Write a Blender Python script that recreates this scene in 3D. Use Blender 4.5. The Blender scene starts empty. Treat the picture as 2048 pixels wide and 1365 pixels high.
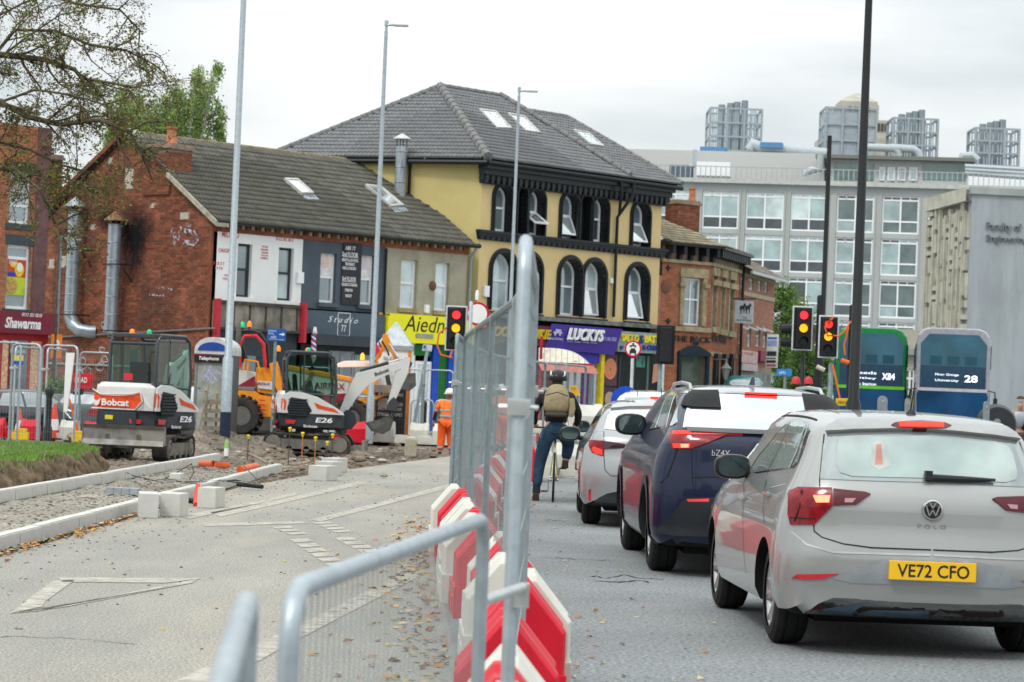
import bpy,bmesh,math,random
import numpy as np
from mathutils import Vector,Matrix,noise
from mathutils.geometry import tessellate_polygon
R=math.radians
random.seed(7);np.random.seed(7)
SC=bpy.context.scene;C=SC.collection
# camera
FPX=5200.0;ROLL=R(2.35);PITCH=math.atan(98.5/5200);CAMH=1.5
cam_d=bpy.data.cameras.new('camera');cam=bpy.data.objects.new('camera',cam_d);C.objects.link(cam)
cam_d.sensor_width=36;cam_d.lens=FPX/2048*36;cam_d.clip_start=0.1;cam_d.clip_end=5000
cam_d.dof.use_dof=True;cam_d.dof.focus_distance=23;cam_d.dof.aperture_fstop=6.8
_c,_s,_cp,_sp=math.cos(ROLL),math.sin(ROLL),math.cos(PITCH),math.sin(PITCH)
_x=Vector((_c,-_s*_sp,_s*_cp));_y=Vector((-_s,-_c*_sp,_c*_cp));_z=-Vector((0,_cp,_sp))
mw=Matrix((_x,_y,_z)).transposed().to_4x4();mw.translation=(0,0,CAMH)
cam.matrix_world=mw
SC.camera=cam
# overcast sky
SUN_EL,SUN_AZ=50,215
world=bpy.data.worlds.new('World');SC.world=world;world.use_nodes=True
nt=world.node_tree;nt.nodes.clear()
def _n(t,ty,**kw):
 n=t.nodes.new(ty)
 for k,v in kw.items():setattr(n,k,v)
 return n
out=_n(nt,'ShaderNodeOutputWorld');mix=_n(nt,'ShaderNodeMixShader')
b1=_n(nt,'ShaderNodeBackground');b2=_n(nt,'ShaderNodeBackground')
sky=_n(nt,'ShaderNodeTexSky',sky_type='NISHITA');sky.sun_disc=False
sky.sun_elevation=R(SUN_EL);sky.sun_rotation=R(SUN_AZ)
nt.links.new(sky.outputs[0],b1.inputs[0]);b1.inputs[1].default_value=0.1
tc=_n(nt,'ShaderNodeTexCoord');sep=_n(nt,'ShaderNodeSeparateXYZ');nt.links.new(tc.outputs['Generated'],sep.inputs[0])
ma=_n(nt,'ShaderNodeMath',operation='MULTIPLY_ADD',use_clamp=False);nt.links.new(sep.outputs[2],ma.inputs[0])
ma.inputs[1].default_value=1.62;ma.inputs[2].default_value=0.97
mx=_n(nt,'ShaderNodeMath',operation='MAXIMUM');nt.links.new(ma.outputs[0],mx.inputs[0]);mx.inputs[1].default_value=0.5
mp=_n(nt,'ShaderNodeMapping');mp.inputs['Scale'].default_value=(2.2,2.2,9.0);mp.inputs['Location'].default_value=(3.1,1.7,.4)
nt.links.new(tc.outputs['Generated'],mp.inputs[0])
no=_n(nt,'ShaderNodeTexNoise');no.inputs['Scale'].default_value=1.6;no.inputs['Detail'].default_value=5;no.inputs['Roughness'].default_value=.5
nt.links.new(mp.outputs[0],no.inputs[0])
cr=_n(nt,'ShaderNodeValToRGB');nt.links.new(no.outputs[0],cr.inputs[0])
cr.color_ramp.elements[0].position=.40;cr.color_ramp.elements[0].color=(.66,.72,.745,1)
cr.color_ramp.elements[1].position=.62;cr.color_ramp.elements[1].color=(1.0,1.015,1.015,1)
nt.links.new(cr.outputs[0],b2.inputs[0]);nt.links.new(mx.outputs[0],b2.inputs[1])
mix.inputs[0].default_value=.93
nt.links.new(b1.outputs[0],mix.inputs[1]);nt.links.new(b2.outputs[0],mix.inputs[2]);nt.links.new(mix.outputs[0],out.inputs[0])
sun_d=bpy.data.lights.new('sun','SUN');sun=bpy.data.objects.new('sun',sun_d);C.objects.link(sun)
sun_d.energy=1.5;sun_d.angle=R(11);sun_d.color=(1,.96,.9)
_el,_az=R(SUN_EL),R(SUN_AZ)
sun.rotation_euler=Vector((math.sin(_az)*math.cos(_el),math.cos(_az)*math.cos(_el),math.sin(_el))).to_track_quat('Z','Y').to_euler()
SC.view_settings.view_transform='Standard';SC.view_settings.look='None'
SC.view_settings.exposure=-0.08;SC.view_settings.gamma=1.0;SC.view_settings.use_curve_mapping=False
# photograph pixel -> place
def ray(px,py):
 a=(px-1024)/FPX;b=(682.5-py)/FPX
 return _x*a+_y*b-_z
def W(px,py,Y):
 d=ray(px,py);t=Y/d.y
 return Vector((d.x*t,Y,CAMH+d.z*t))
def G(px,py,z=0.0):
 d=ray(px,py);t=(z-CAMH)/d.z
 return Vector((d.x*t,d.y*t,z))
# materials
MATS={}
def M(name,col=None,rough=.6,metal=0.,var=.12,scale=6.,bump=0.,bscale=40.,emis=0.,dirt=0.,stretch=(1,1,1),coat=0.,spec=.32,col2=None,alpha=1.,isl=0.,trans=0.,ior=1.45,dcol=(.16,.13,.1)):
 if name in MATS:return MATS[name]
 m=bpy.data.materials.new(name);m.use_nodes=True;t=m.node_tree;p=t.nodes['Principled BSDF']
 MATS[name]=m
 L=t.links.new
 p.inputs['Roughness'].default_value=rough;p.inputs['Metallic'].default_value=metal
 p.inputs['Coat Weight'].default_value=coat;p.inputs['Coat Roughness'].default_value=.03
 p.inputs['Specular IOR Level'].default_value=spec;p.inputs['Alpha'].default_value=alpha
 p.inputs['Transmission Weight'].default_value=trans;p.inputs['IOR'].default_value=ior
 tcn=_n(t,'ShaderNodeTexCoord');mpn=_n(t,'ShaderNodeMapping');mpn.inputs['Scale'].default_value=stretch
 L(tcn.outputs['Object'],mpn.inputs[0])
 nz=_n(t,'ShaderNodeTexNoise');nz.inputs['Scale'].default_value=scale;nz.inputs['Detail'].default_value=6;nz.inputs['Roughness'].default_value=.62
 L(mpn.outputs[0],nz.inputs[0])
 c=col;d=col2 if col2 else tuple(min(1,v*(1-2.2*var))for v in col)
 rp=_n(t,'ShaderNodeValToRGB');L(nz.outputs[0],rp.inputs[0])
 rp.color_ramp.elements[0].position=.32;rp.color_ramp.elements[0].color=(*d,1)
 rp.color_ramp.elements[1].position=.62;rp.color_ramp.elements[1].color=(*c,1)
 last=rp.outputs[0]
 if isl>0:
  ge=_n(t,'ShaderNodeNewGeometry');oi=_n(t,'ShaderNodeObjectInfo')
  ad=_n(t,'ShaderNodeMath',operation='ADD');L(ge.outputs['Random Per Island'],ad.inputs[0]);L(oi.outputs['Random'],ad.inputs[1])
  fr=_n(t,'ShaderNodeMath',operation='FRACT');L(ad.outputs[0],fr.inputs[0])
  mr=_n(t,'ShaderNodeMapRange');L(fr.outputs[0],mr.inputs[0]);mr.inputs[3].default_value=1-isl;mr.inputs[4].default_value=1+isl*.6
  vm=_n(t,'ShaderNodeVectorMath',operation='SCALE');L(last,vm.inputs[0]);L(mr.outputs[0],vm.inputs['Scale']);last=vm.outputs[0]
 if dirt>0:
  n2=_n(t,'ShaderNodeTexNoise');n2.inputs['Scale'].default_value=scale*.31;n2.inputs['Detail'].default_value=8;n2.inputs['Roughness'].default_value=.75
  mp2=_n(t,'ShaderNodeMapping');mp2.inputs['Scale'].default_value=(1.3,1.3,.55);L(tcn.outputs['Object'],mp2.inputs[0]);L(mp2.outputs[0],n2.inputs[0])
  r2=_n(t,'ShaderNodeValToRGB');L(n2.outputs[0],r2.inputs[0]);r2.color_ramp.elements[0].position=.48;r2.color_ramp.elements[1].position=.72
  mm=_n(t,'ShaderNodeMath',operation='MULTIPLY');L(r2.outputs[0],mm.inputs[0]);mm.inputs[1].default_value=dirt
  mi=_n(t,'ShaderNodeMix',data_type='RGBA');L(mm.outputs[0],mi.inputs[0]);L(last,mi.inputs[6]);mi.inputs[7].default_value=(*dcol,1);last=mi.outputs[2]
 L(last,p.inputs['Base Color'])
 if emis>0:
  L(last,p.inputs['Emission Color']);p.inputs['Emission Strength'].default_value=emis
 if bump>0:
  n3=_n(t,'ShaderNodeTexNoise');n3.inputs['Scale'].default_value=bscale;n3.inputs['Detail'].default_value=4;L(tcn.outputs['Object'],n3.inputs[0])
  bp=_n(t,'ShaderNodeBump');bp.inputs['Strength'].default_value=bump;bp.inputs['Distance'].default_value=.02;L(n3.outputs[0],bp.inputs['Height']);L(bp.outputs[0],p.inputs['Normal'])
 return m
def glassmat(name,col,refl=.5,rough=.03,ns=.7):
 if name in MATS:return MATS[name]
 m=bpy.data.materials.new(name);m.use_nodes=True;t=m.node_tree;t.nodes.clear();L=t.links.new;MATS[name]=m
 o=_n(t,'ShaderNodeOutputMaterial');mi=_n(t,'ShaderNodeMixShader');d=_n(t,'ShaderNodeBsdfDiffuse');g=_n(t,'ShaderNodeBsdfGlossy')
 lw=_n(t,'ShaderNodeLayerWeight');lw.inputs[0].default_value=.5
 mr=_n(t,'ShaderNodeMapRange');L(lw.outputs['Facing'],mr.inputs[0]);mr.inputs[3].default_value=refl*.4;mr.inputs[4].default_value=min(1,refl*1.5)
 nz=_n(t,'ShaderNodeTexNoise');nz.inputs['Scale'].default_value=ns;nz.inputs['Detail'].default_value=3;tcn=_n(t,'ShaderNodeNewGeometry');L(tcn.outputs['Position'],nz.inputs[0])
 rp=_n(t,'ShaderNodeValToRGB');L(nz.outputs[0],rp.inputs[0]);rp.color_ramp.elements[0].color=(*[v*.6 for v in col],1);rp.color_ramp.elements[1].color=(*[min(1,v*1.25)for v in col],1)
 rp.color_ramp.elements[0].position=.35;rp.color_ramp.elements[1].position=.65
 L(rp.outputs[0],d.inputs[0]);g.inputs['Roughness'].default_value=rough;g.inputs[0].default_value=(.92,.97,.97,1)
 L(mr.outputs[0],mi.inputs[0]);L(d.outputs[0],mi.inputs[1]);L(g.outputs[0],mi.inputs[2]);L(mi.outputs[0],o.inputs[0])
 return m
def leafmat(name,col,isl=.3):
 m=M(name,col,.6,isl=isl);t=m.node_tree;p=t.nodes['Principled BSDF'];o=[n for n in t.nodes if n.type=='OUTPUT_MATERIAL'][0];src=p.inputs['Base Color'].links[0].from_socket
 if not any(n.type=='BSDF_TRANSLUCENT' for n in t.nodes):
  tr=_n(t,'ShaderNodeBsdfTranslucent');mi=_n(t,'ShaderNodeMixShader');mi.inputs[0].default_value=.45;t.links.new(src,tr.inputs[0]);t.links.new(p.outputs[0],mi.inputs[1]);t.links.new(tr.outputs[0],mi.inputs[2]);t.links.new(mi.outputs[0],o.inputs[0])
 return m
def seeglass(name,tint=(.75,.85,.82),refl=.25):
 if name in MATS:return MATS[name]
 m=bpy.data.materials.new(name);m.use_nodes=True;t=m.node_tree;t.nodes.clear();L=t.links.new;MATS[name]=m
 o=_n(t,'ShaderNodeOutputMaterial');mi=_n(t,'ShaderNodeMixShader');d=_n(t,'ShaderNodeBsdfTransparent');g=_n(t,'ShaderNodeBsdfGlossy')
 lw=_n(t,'ShaderNodeLayerWeight');lw.inputs[0].default_value=.5
 mr=_n(t,'ShaderNodeMapRange');L(lw.outputs['Facing'],mr.inputs[0]);mr.inputs[3].default_value=refl*.4;mr.inputs[4].default_value=min(1,refl*2.5)
 d.inputs[0].default_value=(*tint,1);g.inputs['Roughness'].default_value=.02
 L(mr.outputs[0],mi.inputs[0]);L(d.outputs[0],mi.inputs[1]);L(g.outputs[0],mi.inputs[2]);L(mi.outputs[0],o.inputs[0])
 return m
# mesh builder
class MB:
 def __init__(s):s.v=[];s.f=[];s.m=[];s.sm=[];s.T=Matrix.Identity(4)
 def add(s,pts):b=len(s.v);s.v+=[s.T@Vector(p)for p in pts];return b
 def face(s,ids,m=0,sm=False):s.f.append(tuple(ids));s.m.append(m);s.sm.append(sm)
 def poly(s,pts,m=0):b=s.add(pts);s.face(range(b,b+len(pts)),m);return s
 def box(s,x0,x1,y0,y1,z0,z1,m=0):
  b=s.add([(x,y,z)for z in(z0,z1)for y in(y0,y1)for x in(x0,x1)])
  for q in((0,2,3,1),(4,5,7,6),(0,1,5,4),(2,6,7,3),(0,4,6,2),(1,3,7,5)):s.face([b+i for i in q],m)
  return s
 def prism(s,pts,vec,m=0):
  n=len(pts);vec=Vector(vec);b=s.add(pts);c=s.add([Vector(p)+vec for p in pts])
  s.face(range(b,b+n),m);s.face(range(c+n-1,c-1,-1),m)
  for i in range(n):s.face((b+(i+1)%n,b+i,c+i,c+(i+1)%n),m)
  return s
 def rings(s,rings,m=0,closed=True,cap=True,sm=True):
  n=len(rings[0]);bs=[s.add(r)for r in rings]
  for a,b in zip(bs,bs[1:]):
   for i in range(n if closed else n-1):
    j=(i+1)%n;s.face((a+i,a+j,b+j,b+i),m,sm)
  if cap:s.face(range(bs[0]+n-1,bs[0]-1,-1),m);s.face(range(bs[-1],bs[-1]+n),m)
  return s
 def tube(s,path,r,n=8,m=0,cap=True,flat=1.0):
  path=[Vector(p)for p in path];k=len(path);rr=r if isinstance(r,(list,tuple))else[r]*k
  rings=[];up=None
  for i,p in enumerate(path):
   t=(path[min(i+1,k-1)]-path[max(i-1,0)])
   if t.length<1e-9:t=Vector((0,0,1))
   t.normalize()
   if up is None:up=Vector((0,0,1))if abs(t.z)<.9 else Vector((1,0,0))
   a=t.cross(up)
   if a.length<1e-5:a=t.cross(Vector((0,1,0)))
   a.normalize();bb=a.cross(t).normalized();up=bb
   rings.append([p+(a*math.cos(2*math.pi*j/n)+bb*math.sin(2*math.pi*j/n)*flat)*rr[i]for j in range(n)])
  return s.rings(rings,m,cap=cap)
 def lathe(s,prof,c=(0,0,0),axis='z',n=16,m=0,cap=True):
  rings=[];c=Vector(c)
  for r,h in prof:
   ring=[]
   for j in range(n):
    a=2*math.pi*j/n;u,w=r*math.cos(a),r*math.sin(a)
    ring.append(c+Vector({'z':(u,w,h),'x':(h,u,w),'y':(u,h,w)}[axis]))
   rings.append(ring)
  return s.rings(rings,m,cap=cap)
 def grid(s,fn,nu,nv,m=0,sm=True):
  b=s.add([fn(i/nu,j/nv)for j in range(nv+1)for i in range(nu+1)])
  for j in range(nv):
   for i in range(nu):
    q=b+j*(nu+1)+i;s.face((q,q+1,q+nu+2,q+nu+1),m,sm)
  return s
 def holes(s,outer,hs,y,depth,m=0,mr=None):
  polys=[[Vector((x,y,z))for x,z in p]for p in[outer]+hs]
  b=s.add([v for p in polys for v in p])
  for t in tessellate_polygon(polys):s.face([b+i for i in t],m)
  mr=m if mr is None else mr
  for h in hs:
   b=s.add([(x,y,z)for x,z in h]+[(x,y+depth,z)for x,z in h]);n=len(h)
   for i in range(n):s.face((b+i,b+(i+1)%n,b+n+(i+1)%n,b+n+i),mr)
  return s
 def text(s,st,x0,x1,z0,z1,y,m=0,ext=.006,shear=0.,bold=0.,keep=False,stroke=None):
  cu=bpy.data.curves.new('t','FONT');cu.body=st;cu.size=1;cu.extrude=0;cu.shear=shear;cu.offset=bold;cu.resolution_u=3
  o=bpy.data.objects.new('t',cu);me=o.to_mesh();vs=[v.co.copy()for v in me.vertices];fs=[tuple(p.vertices)for p in me.polygons];o.to_mesh_clear()
  bpy.data.objects.remove(o);bpy.data.curves.remove(cu)
  if not vs:return s
  ax=min(v.x for v in vs);bx=max(v.x for v in vs);az=min(v.y for v in vs);bz=max(v.y for v in vs)
  kz=(z1-z0)/(bz-az);kx=(x1-x0)/(bx-ax)
  if keep:kx=kz
  b=s.add([(x0+(v.x-ax)*kx,y-ext,z0+(v.y-az)*kz)for v in vs])
  for f in fs:s.face([b+i for i in f],m)
  ed={}
  for f in fs:
   for i in range(len(f)):
    e=(f[i],f[(i+1)%len(f)]);ed[e]=1
  b2=s.add([(x0+(v.x-ax)*kx,y,z0+(v.y-az)*kz)for v in vs])
  for(i,j)in ed:
   if(j,i)not in ed:s.face((b+j,b+i,b2+i,b2+j),m)
  return s
 def mesh(s,name,mats):
  me=bpy.data.meshes.new(name);me.from_pydata([tuple(v)for v in s.v],[],s.f)
  for q in(mats if isinstance(mats,(list,tuple))else[mats]):me.materials.append(q)
  me.polygons.foreach_set('material_index',s.m);me.polygons.foreach_set('use_smooth',s.sm)
  return me
 def build(s,name,mats,parent=None,bevel=0.,fix=True,smooth=None,solid=0.,**props):
  me=s.mesh(name,mats)
  if fix or bevel:
   bm=bmesh.new();bm.from_mesh(me)
   bmesh.ops.remove_doubles(bm,verts=bm.verts,dist=1e-5)
   if fix:bmesh.ops.recalc_face_normals(bm,faces=bm.faces)
   if bevel:
    es=[e for e in bm.edges if len(e.link_faces)==2 and e.calc_face_angle(0)>.5]
    bmesh.ops.bevel(bm,geom=es,offset=bevel,segments=2,profile=.7,affect='EDGES',clamp_overlap=True)
   bm.to_mesh(me);bm.free()
  if smooth or any(s.sm):
   if smooth or bevel:me.polygons.foreach_set('use_smooth',[True]*len(me.polygons))
   me.set_sharp_from_angle(angle=R(smooth or 38))
  o=bpy.data.objects.new(name,me);C.objects.link(o)
  if parent is not None:o.parent=parent
  for k,v in props.items():o[k]=v
  return o
def empty(name,loc=(0,0,0),rz=0.,parent=None,scale=1.,**props):
 o=bpy.data.objects.new(name,None);C.objects.link(o);o.location=loc;o.rotation_euler=(0,0,rz);o.empty_display_size=.2
 if scale!=1.:o.scale=(scale,)*3
 if parent:o.parent=parent
 for k,v in props.items():o[k]=v
 return o
def thing(name,label,cat,loc=(0,0,0),rz=0.,group=None,scale=1.):
 o=empty(name,loc,rz,scale=scale);o['label']=label;o['category']=cat
 if group:o['group']=group
 return o
def tag(o,label,cat,group=None):
 o['label']=label;o['category']=cat
 if group:o['group']=group
 return o
def struct(o):o['kind']='structure';return o
KIDS={}
def copytree(o,parent=None,loc=None,rz=None,label=None):
 c=o.copy();C.objects.link(c)
 if parent:c.parent=parent
 if loc is not None:c.location=loc
 if rz is not None:c.rotation_euler[2]=rz
 if label:c['label']=label
 for ch in[q for q in o.children if q is not c]:copytree(ch,c)
 return c
def place(me,name,parent,loc,rot=(0,0,0)):
 o=bpy.data.objects.new(name,me);C.objects.link(o)
 if parent is not None:o.parent=parent
 o.location=loc;o.rotation_euler=rot
 return o
def inpoly(x,y,P):
 c=False;n=len(P)
 for i in range(n):
  x1,y1=P[i];x2,y2=P[i-1]
  if(y1>y)!=(y2>y)and x<(x2-x1)*(y-y1)/(y2-y1)+x1:c=not c
 return c
def rect(x0,x1,z0,z1):return[(x0,z0),(x1,z0),(x1,z1),(x0,z1)]
def arch(x0,x1,z0,z1,n=10):
 r=(x1-x0)/2;c=(x0+x1)/2
 return[(x0,z0),(x1,z0)]+[(c+r*math.cos(math.pi*i/n),z1-r+r*math.sin(math.pi*i/n))for i in range(n+1)]
class Fac:
 """a facade: origin on the ground, angle from the view axis (degrees, to the right), local x along, y into, z up"""
 def __init__(s,O,ang):
  s.O=Vector((O[0],O[1],0));s.rz=math.pi/2-R(ang);s.d=Vector((math.sin(R(ang)),math.cos(R(ang)),0));s.n=Vector((-math.cos(R(ang)),math.sin(R(ang)),0))
 def px(s,px,py,y=0.):
  d=ray(px,py);o=s.O+s.n*y;c=Vector((0,0,CAMH));t=(o-c).dot(s.n)/d.dot(s.n);p=c+d*t-s.O
  return p.dot(s.d),p.z
 def R(s,pl,pr,pt,pb,y=0.):
  cx,cy=(pl+pr)/2,(pt+pb)/2
  return s.px(pl,cy,y)[0],s.px(pr,cy,y)[0],s.px(cx,pb,y)[1],s.px(cx,pt,y)[1]
 def P(s,pts,y=0.):return[s.px(a,b,y)for a,b in pts]
def bricks(parent,name,ok,x0,x1,z0,z1,tf,mat,nmax=300,L=.225,H=.075,keyf=None,proud=.009):
 """courses of single bricks; ok(x,z) says where; tf(x,z,out)->local 3D point"""
 j=.011;cells=[]
 rows=int((z1-z0)/H)
 for r in range(rows):
  z=z0+r*H;off=(L/2 if r%2 else 0)+(0.0)
  head=(r%6==5);l=L/2 if head else L
  x=x0-off
  while x<x1:
   if ok(x+l/2,z+H/2):cells.append((max(x,x0),min(x+l,x1),z))
   x+=l
 if keyf:cells.sort(key=keyf)
 def bk(mb,xa,xb,z,o):
  p=[tf(xa+j/2,z+j/2,o),tf(xb-j/2,z+j/2,o),tf(xb-j/2,z+H-j/2,o),tf(xa+j/2,z+H-j/2,o)]
  q=[tf(xa+j/2,z+j/2,-.01),tf(xb-j/2,z+j/2,-.01),tf(xb-j/2,z+H-j/2,-.01),tf(xa+j/2,z+H-j/2,-.01)]
  b=mb.add(p+q);mb.face((b,b+1,b+2,b+3))
  for i in range(4):mb.face((b+i,b+(i+1)%4,b+4+(i+1)%4,b+4+i))
 meshes={}
 for c in cells[:nmax]:
  key=round(c[1]-c[0],3)
  if key not in meshes:
   mb=MB();o0=Vector(tf(0,0,0))
   mb2=MB();bk(mb2,0,key,0,proud);mb2.v=[Vector(v)-o0 for v in mb2.v];meshes[key]=mb2.mesh(name,mat)
  place(meshes[key],name,parent,Vector(tf(c[0],c[2],0))+(Vector(tf(0,0,random.uniform(-.002,.003)))-Vector(tf(0,0,0))))
 mb=MB()
 for c in cells[nmax:]:bk(mb,c[0],c[1],c[2],proud+random.uniform(-.003,.003))
 if mb.v:mb.build(name+'s',mat,parent,fix=False,kind='stuff')
def tiles(parent,P0,E,Sv,poly,mat,tw=.3,tg=.33,nmax=300,name='roof_tile',flat=False,near=None):
 """roof tiles over the plane P0 + e*E + s*Sv inside poly (e,s)"""
 E=Vector(E).normalized();Sv=Vector(Sv).normalized();N=E.cross(Sv).normalized()
 if N.z<0:N=-N
 if flat:prof=[(0,0),(.96,0)]
 else:prof=[(0,.012),(.08,.034),(.2,.04),(.34,.012),(.5,.0),(.58,.03),(.7,.036),(.86,.01),(1.,.012)]
 def tile(mb,p):
  lo=[p+E*(a*tw)+N*(h+.03)-Sv*.03 for a,h in prof];hi=[p+E*(a*tw)+N*h+Sv*tg for a,h in prof];fr=[p+E*(a*tw)-N*.01-Sv*.03 for a,h in prof]
  n=len(prof);b=mb.add(lo+hi+fr)
  for i in range(n-1):
   mb.face((b+i,b+i+1,b+n+i+1,b+n+i),0,True);mb.face((b+2*n+i,b+2*n+i+1,b+i+1,b+i),0)
 es=[e for e,s in poly];ss=[s for e,s in poly];cells=[]
 r=0;s_=min(ss)
 while s_<max(ss):
  e_=min(es)+((tw/2 if r%2 else 0)if flat else 0)-tw
  while e_<max(es)+tw:
   if inpoly(e_+tw/2,s_+tg/2,poly):cells.append((e_,s_))
   e_+=tw
  s_+=tg;r+=1
 if near is not None:
  P0v=Vector(P0);cells.sort(key=lambda c:(P0v+E*c[0]+Sv*c[1]-near).length)
 mb1=MB();tile(mb1,Vector((0,0,0)));me=mb1.mesh(name,mat)
 mb1.m=mb1.m
 for e_,s_ in cells[:nmax]:place(me,name,parent,Vector(P0)+E*e_+Sv*s_+N*random.uniform(-.003,.004))
 mb=MB()
 for e_,s_ in cells[nmax:]:tile(mb,Vector(P0)+E*e_+Sv*s_+N*random.uniform(-.004,.004))
 if mb.v:mb.build(name+'s',mat,parent,fix=False,kind='stuff')
def lid(vals):
 it=iter(vals);return lambda:next(it)
def islands(o):
 """turn a mesh of several pieces into one object per piece"""
 bm=bmesh.new();bm.from_mesh(o.data);bm.verts.ensure_lookup_table();seen=set();groups=[]
 for v in bm.verts:
  if v.index in seen:continue
  st=[v];g=set();seen.add(v.index)
  while st:
   w=st.pop();g.add(w.index)
   for e in w.link_edges:
    q=e.other_vert(w)
    if q.index not in seen:seen.add(q.index);st.append(q)
  groups.append(g)
 bm.free();me=o.data;out=[]
 fg={}
 own={}
 for i,g in enumerate(groups):
  for v in g:own[v]=i
 for p in me.polygons:fg.setdefault(own[p.vertices[0]],[]).append(p)
 for i,ps in fg.items():
  vid={};vs=[];fs=[];ms=[];sm=[]
  for p in ps:
   f=[]
   for v in p.vertices:
    if v not in vid:vid[v]=len(vs);vs.append(me.vertices[v].co[:])
    f.append(vid[v])
   fs.append(f);ms.append(p.material_index);sm.append(p.use_smooth)
  m2=bpy.data.meshes.new(o.name.split('.')[0]);m2.from_pydata(vs,[],fs)
  for q in me.materials:m2.materials.append(q)
  m2.polygons.foreach_set('material_index',ms);m2.polygons.foreach_set('use_smooth',sm)
  if any(sm):m2.set_sharp_from_angle(angle=R(38))
  n=o.copy();n.data=m2;C.objects.link(n);out.append(n)
 bpy.data.objects.remove(o);return out
# common materials
brick_m=M('red_brick',(.32,.11,.06),.85,var=.24,scale=1.3,isl=.42,dirt=.85,dcol=(.06,.035,.03),bump=.3,bscale=60)
brick_o=M('orange_brick',(.46,.17,.09),.85,var=.12,scale=1.2,isl=.25,dirt=.35,dcol=(.2,.09,.06),bump=.3,bscale=60)
mortar_m=M('mortar',(.33,.24,.18),.95,var=.2,scale=3)
tile_g=M('moss_grey_tile',(.115,.112,.092),.8,var=.13,scale=2.2,isl=.16,dirt=.45,dcol=(.06,.062,.045),bump=.3)
tile_y=M('slate_grey_tile',(.15,.155,.16),.6,var=.06,scale=1.5,isl=.1,bump=.15)
yell_m=M('yellow_render',(.70,.535,.265),.8,var=.05,scale=.8,dirt=.32,dcol=(.55,.44,.2),bump=.25,bscale=25)
yell_s=M('mustard_render',(.60,.50,.21),.85,var=.07,scale=.6,dirt=.7,dcol=(.46,.36,.13),bump=.25,bscale=25)
blk_m=M('black_gloss_masonry',(.022,.026,.03),.35,var=.2,scale=9)
white_m=M('white_paint',(.82,.83,.82),.5,var=.03,scale=2,dirt=.12,dcol=(.6,.6,.56))
upvc=M('white_upvc',(.85,.86,.87),.3,var=.02)
anthr=M('anthracite_frame',(.04,.05,.06),.4)
grey_r=M('slate_blue_render',(.085,.11,.135),.75,var=.12,scale=1.2,dirt=.3,dcol=(.13,.15,.16))
cream_r=M('weathered_cream_render',(.42,.39,.29),.85,var=.12,scale=1.1,dirt=.75,dcol=(.2,.19,.13),bump=.3)
conc=M('pale_concrete',(.52,.53,.5),.85,var=.1,scale=2,dirt=.3,dcol=(.36,.37,.35))
conc_d=M('stained_concrete',(.36,.38,.38),.9,var=.12,scale=.35,dirt=.55,dcol=(.19,.21,.21),stretch=(1.6,1.6,.5))
stone_m=M('yellow_sandstone',(.46,.37,.22),.85,var=.2,scale=3,dirt=.5,dcol=(.14,.12,.09))
lead_m=M('lead_flashing',(.3,.33,.36),.6)
win_g=glassmat('window_glass',(.2,.26,.28),.42)
win_l=glassmat('window_glass_light',(.5,.6,.6),.5)
win_d=glassmat('window_glass_dark',(.045,.06,.07),.35)
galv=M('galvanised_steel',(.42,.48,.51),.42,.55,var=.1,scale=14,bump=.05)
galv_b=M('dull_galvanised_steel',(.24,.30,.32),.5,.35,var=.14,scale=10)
blk_p=M('black_paint',(.02,.022,.024),.35,var=.1)
gutter_m=M('black_gutter',(.015,.018,.02),.4)
def window(parent,q,y,frame=upvc,pane=win_g,bar=.06,style='sash',archy=False,split=.5,tilt=0.,name='window',panes=None):
 x0,x1,z0,z1=q;mb=MB();d=.07
 if archy:
  o=arch(x0,x1,z0,z1,12);i_=arch(x0+bar,x1-bar,z0+bar,z1-bar,12)
  n=len(o);b=mb.add([(x,y,z)for x,z in o]+[(x,y,z)for x,z in i_]+[(x,y+d,z)for x,z in i_]+[(x,y+d,z)for x,z in o])
  for k in range(n):
   l=(k+1)%n;mb.face((b+k,b+l,b+n+l,b+n+k));mb.face((b+n+k,b+n+l,b+2*n+l,b+2*n+k));mb.face((b+3*n+k,b+3*n+l,b+l,b+k))
 else:
  for a in(rect(x0,x0+bar,z0,z1),rect(x1-bar,x1,z0,z1),rect(x0+bar,x1-bar,z1-bar,z1),rect(x0+bar,x1-bar,z0,z0+bar)):
   mb.prism([(x,y,z)for x,z in a],(0,d,0))
 zm=z0+(z1-z0)*split
 if style in('sash','cross'):mb.box(x0+bar,x1-bar,y-.012,y+d,zm-bar*.5,zm+bar*.5)
 if style=='cross':mb.box((x0+x1)/2-bar*.4,(x0+x1)/2+bar*.4,y+.004,y+d,z0+bar,z1-bar)
 w=mb.build(name,frame,parent)
 rows=[(z0+bar*.5,zm),(zm,z1-bar*.5)]if style in('sash','cross')else[(z0+bar*.5,z1-bar*.5)]
 for k,(a,b_)in enumerate(rows):
  mp_=panes[k]if panes else pane
  pb=MB()
  if archy and k==len(rows)-1:
   P=arch(x0+bar*.5,x1-bar*.5,a,b_,12);pb.poly([(x,y+.035,z)for x,z in P])
  else:pb.poly([(x0+bar*.5,y+.035,a),(x1-bar*.5,y+.035,a),(x1-bar*.5,y+.035,b_),(x0+bar*.5,y+.035,b_)])
  pb.build('pane',mp_,w)
 return w
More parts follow.
